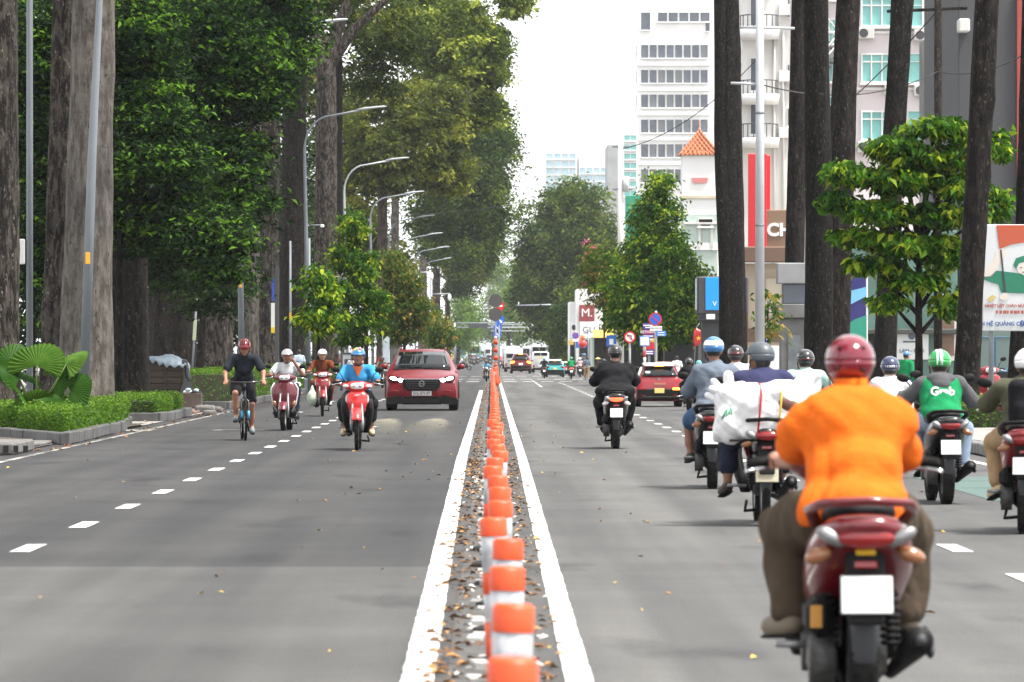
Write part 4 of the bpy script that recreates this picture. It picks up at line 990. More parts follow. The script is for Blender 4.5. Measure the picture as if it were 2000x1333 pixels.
        q = MB(); q.tube([(-.09, .02, .02), (-.075, .04, -.07), (0, .06, -.12), (.075, .04, -.07), (.09, .02, .02)], .006, 6); hp('strap', q, M_plast, he)
    elif helmet == 'cap':
        q = MB(); q.ell((0, -.008, .03), (.095, .118, .105), None, 22, 8, 0, 0, 90); he = hp('cap', q, hm); q = MB(); q.ell((0, .11, .035), (.085, .08, .012), (-.2, 0, 0)); hp('visor', q, hm, he)
    elif helmet == 'cone':
        q = MB(); q.lathe([(.0, .26), (.16, .01), (.165, 0)], (0, 0, .06), 'z', 20); hp('conical_hat', q, hm)
    q = MB(); q.ell((0, -.022, .005), (.083, .092, .112), None, 18, 8, 0, -35, 88, 190, 350); q.ell((0, -.016, .022), (.082, .100, .104), None, 18, 5, 0, 18, 90); hp('hair', q, hair)
    if face:
        for s in (-1, 1):
            q = MB(); q.ell((s * .031, .083, .004), (.013, .008, .0055)); hp('eye', q, M_eye)
            q = MB(); q.tube([(s * .014, .093, .022), (s * .032, .092, .027), (s * .048, .080, .022)], [.003, .0042, .003], 6); hp('eyebrow', q, M_hair)
        q = MB(); q.ell((0, .086, -.058), (.024, .008, .0055)); hp('mouth', q, M_lip)
    if collar:
        q = MB(); n0 = Vector(J['nek']) - C
        q.lathe([(-.03, .084), (.006, .078), (.03, .072)], n0 + Vector((0, -.012, .035)), 'z', 22); co = hp('collar', q, collar); sm = co.modifiers.new('thickness', 'SOLIDIFY'); sm.thickness = .008
    return body

# ------------------------------------------------------------------ cars
def car_shell(secs, m, t, name='body'):
    rings = []
    for y, zl, zb, zt, wl, wb, wt in secs:
        hf = [(0, zl), (wl * .86, zl), (wl, zl + .09), (wl, zl + (zb - zl) * .6), (wb, zb), (wb + (wt - wb) * .12, zb + (zt - zb) * .10), (wt + (wb - wt) * .05, zt - min(.10, (zt - zb) * .4)), (wt * .9, zt - .02), (wt * .6, zt), (0, zt + .012)]
        ring = [(x, y, z) for x, z in hf] + [(-x, y, z) for x, z in hf[-2:0:-1]]; rings.append(ring)
    mb = MB(); mb.rings(rings, True, True); o = mb.build(name, m, t); o.data.set_sharp_from_angle(angle=R(38)); return o
def patch(c00, c10, c11, c01, bulge=(0, 0, 0), n=8, k=4):
    "curved panel through four corners (lower left, lower right, upper right, upper left), pushed out by bulge in the middle"
    rings = []
    for j in range(k + 1):
        v = j / k; r = []
        for i in range(n + 1):
            u = i / n; p = (Vector(c00) * (1 - u) + Vector(c10) * u) * (1 - v) + (Vector(c01) * (1 - u) + Vector(c11) * u) * v
            r.append(p + Vector(bulge) * (1 - (2 * u - 1) ** 2))
        rings.append(r)
    mb = MB(); mb.rings(rings, False, False); return mb
def solid(o, th=.012):
    s = o.modifiers.new('thickness', 'SOLIDIFY'); s.thickness = th; s.offset = 0; return o
# ------------------------------------------------------------------ cars, vans, buses
def plate_txt(o_parent, body, size, loc, rz=0.0, ext=.002): return text('letters', body, size, loc, M_ink, o_parent, rz, ext)
# red car coming towards us, headlamps on
d = gd(802); suv = thing('car', 'dark red car with lit headlights coming towards the camera', 'car', (wx(824.5, d), d + 1.4, 0), math.pi)
car_shell([(2.30, .36, .58, .68, .74, .74, .60), (2.25, .24, .70, .83, .88, .85, .72), (2.10, .20, .80, .90, .925, .90, .80), (1.7, .2, .92, .985, .93, .92, .82), (1.08, .2, .99, 1.06, .93, .92, .80),
           (.28, .2, 1.0, 1.51, .93, .92, .65), (-.15, .2, 1.0, 1.575, .93, .92, .65), (-1.6, .2, 1.02, 1.57, .93, .92, .64), (-2.1, .25, 1.0, 1.38, .92, .9, .6), (-2.3, .35, .95, 1.0, .88, .86, .6)], P_carred, suv)
solid(patch((-.735, 1.10, 1.085), (.735, 1.10, 1.085), (.60, .33, 1.50), (-.60, .33, 1.50), (0, .10, .015)).build('windshield', M_glass, suv), .008)
q = MB(); q.box((0, 1.15, 1.06), (1.46, .12, .03), (-.15, 0, 0), .01); q.build('cowl_panel', M_plast, suv)
for s in (-1, 1):
    q = MB(); q.tube([(s * .02, 1.19, 1.085), (s * .35, 1.16, 1.10), (s * .62, 1.08, 1.125)], .009, 6); q.build('wiper', M_plast, suv)
    q = MB(); q.tube([(s * .57, .2, 1.56), (s * .60, -.1, 1.62), (s * .59, -1.5, 1.615), (s * .56, -1.8, 1.55)], .018, 8); q.build('roof_rail', P_carred, suv)
    q = MB(); q.ell((s * 1.0, .78, 1.13), (.105, .06, .072), (0, s * .08, 0)); mo = q.build('wing_mirror', P_carred, suv); q = MB(); q.box((s * .93, .8, 1.07), (.10, .05, .04), None, .012); q.box((s * 1.0, .79, 1.075), (.15, .07, .03), None, .012); q.build('mirror_base', M_plast, mo)
    q = MB(); q.prism([(s * .44, .735), (s * .48, .845), (s * .83, .905), (s * .86, .85), (s * .80, .76), (s * .62, .725)], 2.10, 2.29); q.build('headlight_housing', M_plast, suv)
    q = MB()
    q.ell((s * .535, 2.29, .785), (.075, .03, .045)); q.ell((s * .72, 2.28, .825), (.10, .03, .042), (0, s * -.25, 0)); q.build('headlight', M_lit_white, suv)
    wheel(suv, 'wheel', 1.40, .345, .235, s * .805, 'car'); wheel(suv, 'wheel', -1.35, .345, .235, s * .805, 'car')
    q = MB(); q.loft([(2.32, s * .68, .50, .10, .022), (2.335, s * .68, .50, .07, .012)], n=12); q.build('bumper_crease', P_carred, suv)
    q = MB(); q.prism([(s * .50, .40), (s * .90, .33), (s * .915, .16), (s * .52, .17)], 2.05, 2.315); q.build('bumper_corner', M_plast, suv)
    q = MB(); q.lathe([(-.02, .42), (.02, .42), (.02, .36), (-.02, .36)], (s * .935, 1.40, .345), 'x', 20, a0=-5, a1=185); q.build('wheel_arch', M_plast, suv)
q = MB(); q.prism([(-.50, .80), (.50, .80), (.46, .60), (.36, .52), (-.36, .52), (-.46, .60)], 2.2, 2.33); gr = q.build('grille', M_plast, suv)
for i in range(4): q = MB(); q.box((0, 2.335, .575 + i * .058), (.74 + i * .035, .02, .02), None, .006); q.build('slat', P_black, gr)
q = MB(); q.box((0, 2.325, .812), (.98, .03, .016), None, .005); q.build('chrome_strip', M_steel, suv)
q = MB()
for x in (-.04, .04): q.box((x, 2.352, .69), (.016, .012, .09), (0, x * 1.5, 0), .003)
q.box((0, 2.352, .69), (.08, .012, .014)); q.lathe([(-.006, .078), (.006, .078), (.006, .068), (-.006, .068)], (0, 2.35, .69), 'y', 20); q.build('badge', M_alloy, gr)
q = MB(); q.box((0, 2.32, .445), (.50, .014, .115), None, .004); pl = q.build('number_plate', mat('plate_grey', (.5, .5, .49), .4), suv); text('letters', '51L-571.07', .105, (0, 2.329, .445), M_ink, pl, math.pi, .002, sx=.92, bold=.002)
q = MB(); q.box((0, 2.19, .26), (1.06, .26, .20), None, .04); q.box((0, 2.315, .35), (.9, .02, .03), None, .006); q.build('lower_bumper', M_plast, suv)
q = MB(); q.tube([(.35, -.9, 1.60), (.35, -1.0, 1.72)], .012, 6); q.build('antenna', M_plast, suv)
for s in (-1, 1):       # the lit headlamps light the road ahead
    L = bpy.data.lights.new('headlamp_beam', 'SPOT'); L.energy = 4500; L.color = (1, .86, .55); L.spot_size = R(2.2); L.spot_blend = .7; L.shadow_soft_size = .06
    lo = bpy.data.objects.new('headlamp_beam', L); COL.objects.link(lo); lo.parent = suv; lo.location = (s * .62, 2.40, .80)
    lo.rotation_euler = Vector((s * .12, -23.0, .80)).to_track_quat('Z', 'Y').to_euler()

def rear_car(label, px, py, m, wpx, roof=None, plate=M_platey, lit='right', name='car', style='hatch', width=1.74, h=1.58, emblem=True):
    d = gd(py); sc = wpx / (FPX / d) / width
    t = thing(name, label, 'car', (wx(px, d), d + 1.5 * sc, 0), 0, 'cars driving away', sc); k = h / 1.58
    car_shell([(-2.02, .32, .62, .72, .74, .76, .62), (-1.98, .26, .80, .95, .84, .84, .74), (-1.92, .24, .98, 1.12, .86, .84, .70), (-1.55, .2, 1.0, 1.50 * k, .87, .85, .56), (-1.2, .2, 1.0, 1.57 * k, .87, .85, .60), (.1, .2, .98, 1.57 * k, .87, .85, .60),
               (.95, .2, .95, 1.02, .87, .85, .74), (1.75, .22, .85, .90, .86, .82, .7), (2.0, .3, .6, .68, .7, .7, .6)], m, t)
    if roof:
        q = MB(); q.loft([(-1.62, 0, 1.53 * k, .55, .03, 4), (-1.2, 0, 1.595 * k, .60, .03, 4), (0, 0, 1.60 * k, .60, .03, 4), (.2, 0, 1.54 * k, .55, .02, 4)]); q.build('roof', roof, t)
        for s in (-1, 1): q = MB(); q.tube([(s * .78, -1.86, 1.12), (s * .66, -1.62, 1.45 * k)], [.05, .04], 8); q.build('pillar', roof, t)
    solid(patch((.66, -1.935, 1.14), (-.66, -1.935, 1.14), (-.52, -1.62, 1.46 * k), (.52, -1.62, 1.46 * k), (0, -.05, .01)).build('rear_window', M_glass, t), .008)
    q = MB(); q.box((0, -1.68, 1.525 * k), (1.02, .2, .03), (.1, 0, 0), .012); sp = q.build('spoiler', roof or m, t); q = MB(); q.box((0, -1.785, 1.515 * k), (.36, .02, .035), None, .008); q.build('brake_light', M_lit_amber if lit else M_redlens, sp)
    q = MB(); q.box((0, -1.99, .47), (1.62, .14, .42), None, .05); q.box((0, -2.035, .34), (1.2, .1, .12), None, .03); q.build('bumper', M_plast, t)
    for s in (-1, 1):
        if style == 'hatch':
            q = MB(); q.box((s * .62, -2.055, .665), (.26, .03, .085), (0, 0, 0), .015); q.build('tail_light', M_lit_amber if lit in ('both', 'right' if s > 0 else 'left') else M_redlens, t)
        else:
            q = MB(); q.ell((s * .66, -1.98, .93), (.18, .05, .085), (0, s * .3, 0)); q.build('tail_light', M_redlens if lit == 'none' else M_lit_amber, t)
        for y in (-1.3, 1.3): wheel(t, 'wheel', y, .32, .21, s * .755, 'car')
        q = MB(); q.ell((s * .97, .62, 1.05), (.09, .06, .065)); q.build('wing_mirror', m, t)
        q = MB(); q.box((s * .6, -2.06, .42), (.14, .02, .035), None, .006); q.build('reflector', M_redlens, t)
    q = MB(); q.box((0, -2.075, .60 if style == 'hatch' else .78), (.36, .014, .18), None, .006); q.build('number_plate', plate, t)
    if emblem: text('badge', 'V', .17, (0, -1.992, 1.01), M_steel, t, 0, .006, bold=.004)
    return t
rt = rear_car('small red hatchback with a white roof and one amber tail lamp glowing', 1287, 795, P_taxired, 92, P_white)
q = MB(); q.box((.02, -2.03, .84), (.42, .012, .085), (.3, 0, 0), .004); st = q.build('sticker', mat('sticker_orange', (.7, .3, .2), .6), rt)
q = MB(); q.box((-.42, -1.88, 1.28), (.16, .01, .10), (-.75, 0, 0)); q.build('window_notice', M_plate, rt)
rs = rear_car('dark red car with glowing amber tail lamps beside the white van', 1017, 730, P_carred, 44, None, M_plate, 'both', 'car', 'suv', 1.86, 1.66, False)
rear_car('turquoise taxi with a yellow plate among the motorbikes', 1084, 737, P_teal, 37, P_white, M_platey, 'none', 'taxi', 'suv', emblem=False)
rear_car('red taxi half hidden right of the turquoise one', 1108, 735, P_brightred, 30, P_white, M_plate, 'both', 'taxi', 'suv', emblem=False)
rear_car('pale yellow cab with an open orange rear beyond the red hatchback', 1297, 758, mat('cab_cream', (.72, .62, .42), .4, coat=.5), 50, None, M_plate, 'none', 'car', 'suv', 1.86, 1.9, False)

def box_van(label, px, py, wpx, hpx, m, facing=1, name='van', band=None, L=6.0, rz=0.0, front=False, glass=(.62, .86), cat='van', group='vans and buses in the far traffic'):
    d = gd(py); s = FPX / d; W = wpx / s; Hh = hpx / s; t = thing(name, label, cat, (wx(px, d), d + L / 2, 0), rz, group); u = W / 2
    MB().loft([(-L / 2, 0, Hh * .52, u * .94, Hh * .40, 7), (-L / 2 + .12, 0, Hh * .55, u, Hh * .45, 7), (L / 2 - .3, 0, Hh * .55, u, Hh * .45, 7), (L / 2, 0, Hh * .5, u * .93, Hh * .38, 7)], n=32).build('body', m, t)
    y = -L / 2 - .012
    q = MB(); q.box((0, y, Hh * (glass[0] + glass[1]) / 2), (W * .78, .03, Hh * (glass[1] - glass[0])), None, .03); wn = q.build('window', M_glass, t)
    if not front: q = MB(); q.box((0, y - .02, Hh * (glass[0] + glass[1]) / 2), (.03, .02, Hh * (glass[1] - glass[0]))); q.build('mullion', m, wn)
    for s_ in (-1, 1):
        q = MB(); q.box((s_ * u * .82, y, Hh * .30), (W * .10, .03, Hh * .12), None, .02); q.build('headlight' if front else 'tail_light', M_lens if front else M_redlens, t)
        for yy in (-L * .33, L * .33): wheel(t, 'wheel', yy, Hh * .15, .25, s_ * u * .84, 'car')
        q = MB(); q.box((s_ * (u - .003), 0, Hh * (glass[0] + glass[1]) / 2), (.02, L * .82, Hh * (glass[1] - glass[0]) * .9), None, .008); q.build('side_window', M_glass, t)
        if front: q = MB(); q.tube([(s_ * u * .95, y, Hh * .85), (s_ * u * 1.12, y - .2, Hh * .78), (s_ * u * 1.12, y - .2, Hh * .62)], .05, 6); q.build('wing_mirror', M_plast, t)
    q = MB(); q.box((0, y, Hh * .17), (W * .92, .06, Hh * .09), None, .02); q.build('bumper', M_plast if not front else m, t)
    q = MB(); q.box((0, y - .01, Hh * .33), (.36, .02, .14), None, .004); q.build('number_plate', M_plate, t)
    if band: q = MB(); q.box((0, y, band[1] * Hh), (W * band[2], .02, Hh * band[3]), None, .01); q.build('panel', band[0], t)
    return t
M_navy = paint('paint_navy', (.03, .05, .10)); M_busgreen = paint('paint_bus_green', (.03, .22, .10)); M_cream = paint('paint_cream', (.7, .62, .4))
box_van('white panel van with dark rear windows behind the red car', 1003, 727, 36, 47, P_white, L=5.4, glass=(.58, .76))
box_van('silver coach looming behind the white van with rear windows', 999, 721, 36, 45, P_silver, L=9, name='coach', glass=(.62, .88), cat='coach')
box_van('white minibus with yellow lettering panel on its rear', 1056, 728, 34, 41, P_white, L=5.2, name='minibus', glass=(.80, .95), band=(M_cream, .72, .5, .13), cat='minibus')
box_van('silver bus with a big dark rear window above the minibus', 1053, 719, 33, 46, P_silver, L=10, name='bus', glass=(.60, .88), cat='bus')
box_van('dark windowed bus between the van and the minibus', 1028, 712, 16, 36, P_silver, L=9, name='bus', glass=(.45, .85), cat='bus')
box_van('green city bus facing the camera with white roof', 926, 706, 26, 33, M_busgreen, L=10, name='bus', front=True, glass=(.50, .86), cat='bus', band=(P_white, .93, .95, .08))
b2 = box_van('blue advert covered bus turning beside the green one', 898, 705, 27, 32, P_white, L=5, name='bus', front=True, glass=(.86, .93), cat='bus', band=(mat('advert_blue', (.05, .22, .5), .5, 0, (.25, .45, .65), 1.1), .5, .96, .7))
box_van('far white bus coming head on behind the motorbike crowd', 953, 703, 12, 24, P_white, L=9, name='bus', front=True, glass=(.5, .85), cat='bus')
box_van('grey bus behind the green city bus', 940, 704, 13, 21, P_silver, L=9, name='bus', front=True, glass=(.4, .85), cat='bus')

# ------------------------------------------------------------------ riders and their machines
def away(px, py, off=0): d = gd(py); return wx(px, d), d + .62 + off
def toward(px, py): d = gd(py); return wx(px, d), d + .64
C_blue = cloth('shirt_sky_blue', (.05, .30, .62)); C_orangec = cloth('collar_orange', (.62, .14, .04)); C_black = cloth('cloth_black', (.013, .013, .015)); C_navy = cloth('cloth_navy', (.022, .028, .05))
C_white = cloth('cloth_white', (.70, .70, .72)); C_brown = cloth('cloth_rust', (.16, .045, .018)); C_char = cloth('cloth_charcoal', (.022, .026, .034)); C_jacket = cloth('jacket_blue_grey', (.14, .17, .215))
C_denim = cloth('denim', (.06, .12, .22)); C_denim_l = cloth('denim_pale', (.28, .36, .48)); C_purple = cloth('shirt_purple_navy', (.04, .042, .10)); C_mint = cloth('shirt_mint', (.42, .58, .55)); C_or = cloth('shirt_orange', (.78, .155, .014), (.70, .13, .012))
C_olive = cloth('trousers_brown', (.085, .064, .045)); C_grab = cloth('vest_green', (.012, .235, .085)); C_greys = cloth('sleeve_grey', (.10, .10, .105)); C_khaki = cloth('khaki', (.40, .27, .15)); C_ol2 = cloth('sleeve_olive', (.085, .085, .055)); C_taupe = cloth('jacket_taupe', (.16, .14, .12))
S_cream = mat('shoe_cream', (.58, .46, .28), .7); S_white = mat('shoe_white', (.65, .65, .68), .6); S_dark = mat('sandal_dark', (.035, .025, .02), .7); S_grey = mat('shoe_grey', (.15, .18, .20), .7)
H_blue = paint('helmet_blue', (.03, .16, .38)); H_red = paint('helmet_maroon', (.16, .004, .018), .15); H_silver = mat('helmet_silver', (.45, .45, .46), .3, .5); H_navy = paint('helmet_navy', (.02, .03, .08)); H_green = paint('helmet_green', (.01, .30, .06)); H_white = paint('helmet_white', (.8, .8, .82)); H_grey = mat('helmet_grey', (.07, .085, .10), .45); H_black = paint('helmet_black', (.015, .015, .016)); H_yel = paint('helmet_yellow', (.75, .5, .03)); H_sky = paint('helmet_sky', (.15, .45, .6))
PI = math.pi
# cyclist
bx, by = toward(473, 861)
bk = thing('bicycle', 'black bicycle ridden by the man in the red cycling helmet', 'bicycle', (bx, by - .1, 0), PI + .10)
wheel(bk, 'wheel', .53, .345, .045, 0, 'spoke'); wheel(bk, 'wheel', -.52, .345, .045, 0, 'spoke')
q = MB(); q.tube([(0, -.52, .345), (0, -.05, .29), (0, .36, .70), (0, .33, .84)], .02, 8); q.tube([(0, -.05, .29), (0, -.2, .80)], .018, 8); q.tube([(0, -.17, .74), (0, .35, .76)], .02, 8)
for s in (-1, 1): q.tube([(s * .05, -.52, .345), (0, -.18, .72)], .010, 6)
q.build('frame', P_black, bk)
q = MB()
for s in (-1, 1): q.tube([(s * .055, .53, .345), (s * .05, .45, .66), (0, .40, .72)], .018, 8)
q.build('fork', P_black, bk)
for s in (-1, 1): q = MB(); q.tube([(s * .056, .52, .37), (s * .056, .495, .50)], .022, 8); q.build('fork_leg_decal', mat('decal_blue', (.05, .3, .5), .4), bk)
q = MB(); q.tube([(0, .34, .84), (0, .37, .97)], .018, 8); q.tube([(-.32, .36, .99), (-.1, .39, .975), (.1, .39, .975), (.32, .36, .99)], .014, 8); q.build('handlebar', P_black, bk)
q = MB(); q.tube([(0, -.2, .80), (0, -.22, .93)], .015, 8); q.loft([(-.36, 0, .95, .07, .02), (-.22, 0, .955, .06, .025), (-.06, 0, .945, .02, .015)]); q.build('saddle', M_plast, bk)
q = MB(); q.lathe([(-.004, .10), (.004, .10)], (.05, -.05, .29), 'x', 20); q.tube([(.07, -.05, .29), (.09, .08, .38)], .012, 6); q.tube([(-.07, -.05, .29), (-.09, -.17, .16)], .012, 6)
for z, y, s in ((.39, .09, 1), (.15, -.18, -1)): q.box((s * .14, y, z), (.10, .09, .02), None, .006)
q.build('crankset', M_plast, bk)
person('cyclist in a dark t-shirt and shorts looking down under a red and black helmet', bx, by - .1, PI + .10, RIDE,
       dict(pel=(0, -.20, 1.0), bel=(0, -.10, 1.12), che=(0, .05, 1.28), nek=(0, .17, 1.42), hed=(0, .24, 1.56), sho=(.20, .12, 1.38), elb=(.32, .20, 1.14), wri=(.315, .33, .99),
            hip=(.09, -.2, .98), kne_r=(.15, .18, .80), ank_r=(.14, .06, .40), toe_r=(.15, .17, .37), kne_l=(.13 * -1, .06, .62), ank_l=(-.14, -.20, .22), toe_l=(-.15, -.08, .17)),
       C_char, C_black, S_grey, SKIN, 'short', 'short', 1.0, 'cycle', paint('helmet_dark_red', (.22, .012, .02)), face=True, pitch=-.55, h=.018, seed=11)
# white shirted rider on the maroon scooter, one hand raised to his face
sx, sy = toward(557, 841.6)
scooter('maroon scooter with white edge trim ridden by the man in a white shirt', sx, sy, PI - .05, 'scooter', P_maroon, mat('trim_white', (.62, .62, .6), .3), r=.255, wide=1.05)
person('rider in a white shirt and silver helmet raising one hand to his face', sx, sy, PI - .05, RIDE, dict(elb_l=(-.32, .02, 1.06), wri_l=(-.13, .10, 1.33), nek=(0, -.15, 1.26), hed=(.0, -.10, 1.40)), C_white, C_navy, S_white, SKIN_t, 'short', 'long', 1.05, 'half', H_silver, face=True, h=.018, seed=12)
# rust blouse rider
rx_, ry_ = toward(628, 813.7)
scooter('red and black underbone motorbike ridden by the person in rust brown', rx_, ry_, PI + .04, 'cub', P_red, r=.29, frontm=P_red)
person('rider in a rust brown blouse and trousers with a white helmet', rx_, ry_, PI + .04, RIDE, dict(hed=(0, -.12, 1.42)), C_brown, C_brown, S_white, SKIN_p, 'mid', 'long', .9, 'half', H_white, face=True, seed=13, hat_opt=dict(band=H_navy, bandv=(-2, 10)))
bg_ = sdf([('e', (0, 0, .16), (.11, .10, .18)), ('c', (0, 0, .3), (0, 0, .42), .05, .02)], h=.02, fold=.015); bo = link('carrier_bag', fast_mesh('carrier_bag', *bg_, smooth=True), mat('bag_film', (.5, .58, .48), .35), None, (rx_ - .22, ry_ - .45, .28)); tag(bo, 'pale plastic carrier bag hanging beside the rust brown rider', 'bag')
# blue shirted rider
ux, uy = toward(697, 880)
scooter('red underbone motorbike ridden by the man in the blue polo', ux, uy, PI, 'cub', P_brightred, r=.30)
pbl = person('rider in a sky blue polo with orange collar and painted blue helmet', ux, uy, PI, RIDE, dict(kne=(.215, .12, .70), ank=(.20, .06, .32), toe=(.215, .17, .28), elb=(.30, -.03, 1.02), wri=(.30, .17, 1.0), hed=(0, -.10, 1.40), nek=(0, -.15, 1.26)), C_blue, C_black, S_cream, SKIN_t, 'short', 'crop', 1.06, 'half', H_blue, face=True, h=.016, seed=14, collar=C_orangec)
q = MB(); q.add([(-.075, -.055, 1.265), (.075, -.055, 1.265), (0, -.055, 1.10)], [(0, 1, 2)]); q.add([(-.075, -.03, 1.265), (.075, -.03, 1.265), (0, -.03, 1.10)], [(2, 1, 0)]); q.build('placket', C_orangec, pbl)
he = [c for c in pbl.children if c.name.startswith('helmet')][0]
for x, z, m_ in ((-.03, .12, P_brightred), (.02, .125, H_yel), (.05, .11, H_yel)): q = MB(); q.ell((x, .055, z), (.030, .03, .022)); q.build('painted_flower', m_, he)
# taupe jacket rider far behind
tx, ty = toward(746, 758); scooter('black scooter ridden by the person in a taupe jacket beside the red car', tx, ty, PI, 'scooter', P_black, M_alloy, scale=.86, r=.27)
person('rider in a taupe jacket with a dark helmet beside the red car', tx, ty, PI, RIDE, {}, C_taupe, C_black, S_dark, SKIN_t, 'long', 'long', 1, 'half', H_black, scale=.86, h=.026, seed=15)

# riders going away
ax, ay = away(1203, 877)
scooter('black scooter with a lit tail lamp ridden by the person all in black', ax, ay, 0, 'scooter', P_black, lit=True, txt=None, r=.27, wide=1.0)
person('rider all in black with a bulky jacket and black helmet', ax, ay, 0, RIDE, dict(pel=(0, -.34, .88), hip=(.13, -.3, .82), kne=(.235, .05, .72), ank=(.19, .08, .38), elb=(.31, -.10, 1.03), wri=(.29, .15, 1.03), hed=(0, -.10, 1.45)), C_black, C_black, S_dark, SKIN, 'long', 'long', 1.62, 'three', H_black, h=.02, seed=16, fold=.018)
jx, jy = away(1397, 955)
scooter('black scooter with a white plate ridden by the person in the blue grey jacket', jx, jy, -.05, 'scooter', P_black, r=.27, wide=1.0)
person('rider in a blue grey jacket and denim shorts with a blue and white helmet', jx + .03, jy, -.05, RIDE, dict(kne_l=(-.30, .06, .72), ank_l=(-.27, -.02, .36), toe_l=(-.30, .10, .33), elb=(.30, -.05, 1.05), hed=(-.02, -.08, 1.49), nek=(0, -.14, 1.32), sho=(.185, -.17, 1.26)), C_jacket, C_denim, S_dark, SKIN_t, 'long', 'short', 1.22, 'half', H_blue, hat_opt=dict(band=H_white, bandv=(8, 38)), h=.017, seed=17, fold=.02)
kx, ky = away(1440, 897)
scooter('dark scooter ridden by the person with the black and red helmet', kx, ky, 0, 'scooter', P_black)
person('rider with a black and red helmet half hidden by the blue grey jacket', kx, ky, 0, RIDE, {}, C_white, C_black, S_dark, SKIN_t, 'short', 'long', 1, 'half', H_black, hat_opt=dict(band=H_red, bandv=(-12, 10)), seed=18)
cx_, cy_ = away(1494, 1027)
scooter('old red underbone motorbike carrying the big white bundle', cx_, cy_, 0, 'cub', P_black, frontm=P_red, pz=-.11, plate='old', txt=('60-L1', '4803'), r=.285)
person('rider in a purple navy shirt with a grey helmet turning his head', cx_ + .0, cy_ + .02, 0, RIDE, dict(kne_l=(-.27, .04, .70), ank_l=(-.29, -.04, .33), toe_l=(-.32, .09, .29), kne_r=(.26, .08, .7), hed=(-.02, -.11, 1.405)), C_purple, C_navy, S_dark, SKIN_t, 'short', 'crop', 1.25, 'half', H_grey, h=.017, yaw=.7, seed=19)
nx, ny = away(1578, 925)
scooter('dark scooter ridden by the person in the mint shirt', nx, ny, 0, 'scooter', P_black)
person('rider in a mint green shirt with a black helmet', nx, ny, 0, RIDE, dict(hed=(0, -.11, 1.36), nek=(0, -.16, 1.23)), C_mint, C_black, S_dark, SKIN_t, 'short', 'long', 1.1, 'half', H_black, seed=20, hat_opt=dict(band=H_red, bandv=(-10, -2)))
wx_, wy_ = away(1745, 935)
scooter('white scooter ridden by the person with the navy helmet', wx_, wy_, 0, 'scooter', P_white)
person('rider in a white top with a shoulder strap and navy helmet', wx_, wy_, 0, RIDE, dict(hed=(0, -.11, 1.275), nek=(0, -.16, 1.14), che=(0, -.2, 1.0), sho=(.165, -.19, 1.10), bel=(0, -.27, .92), elb=(.27, -.02, .98)), C_white, C_navy, S_white, SKIN_p, 'short', 'long', .95, 'half', H_navy, seed=21, hat_opt=dict(band=H_white, bandv=(-10, 2)))
gx, gy_ = away(1845, 985)
scooter('black scooter with chrome trim ridden by the green vested courier', gx, gy_, .03, 'scooter', P_black, r=.27)
gp = person('courier in a green vest over a grey hoodie with a striped green helmet', gx - .01, gy_, .03, RIDE, dict(hed=(0, -.11, 1.345), nek=(0, -.165, 1.215), che=(0, -.21, 1.06), sho=(.18, -.19, 1.16), elb=(.33, -.06, 1.0), kne_r=(.26, .06, .72), ank_r=(.24, .05, .36)), C_greys, C_denim_l, S_white, SKIN, 'long', 'long', 1.1, 'half', H_green, h=.016, seed=22, hat_opt=dict(stripe=H_white, xs=(-.03, .005)))
JJ = [('e', (0, -.21, 1.06), (.158 * 1.1, .108 * 1.1, .165)), ('e', (0, -.27, .97), (.16, .123, .15)), ('c', (-.12, -.19, 1.15), (.12, -.19, 1.15), .07, .07), ('e', (0, -.32, .86), (.185, .15, .12))]
v, f = sdf(JJ, h=.016, k=.04, off=.022, fold=.012, seed=22, cuts=[((0, -.2, .80), (0, 0, -1)), ((0, -.17, 1.235), (0, -.2, .98))]); link('vest', fast_mesh('vest', v, f, smooth=True), C_grab, gp)
v, f = sdf([('e', (0, -.245, 1.20), (.14, .07, .075)), ('e', (0, -.30, 1.155), (.085, .05, .06))], h=.016, k=.04, fold=.012); link('hood', fast_mesh('hood', v, f, smooth=True), C_greys, gp)
lt = text('letters', 'Grab', .115, (0, -.377, 1.085), M_chalk, gp, 0, .012, bold=.004); lt.rotation_euler = (R(90) - .12, 0, 0)
ex, ey = away(2016, 1043)
scooter('dark red motorbike at the frame edge ridden by the person with a backpack', ex, ey, -.10, 'scooter', P_red, r=.28)
ep = person('rider with a black backpack, khaki trousers and a white helmet at the frame edge', ex, ey, -.10, RIDE, dict(kne_l=(-.24, .02, .72), ank_l=(-.21, -.06, .37), toe_l=(-.26, .10, .32), elb_l=(-.30, -.04, 1.04), hed=(.03, -.11, 1.35), nek=(.02, -.16, 1.22)), C_ol2, C_khaki, S_cream, SKIN_t, 'long', 'long', 1.12, 'half', H_white, h=.017, seed=23)
v, f = sdf([('b', (.03, -.40, 1.03), (.15, .09, .21), .06), ('b', (.03, -.47, .95), (.11, .05, .10), .04)], h=.017, k=.03, fold=.01); link('backpack', fast_mesh('backpack', v, f, smooth=True), C_black, ep)
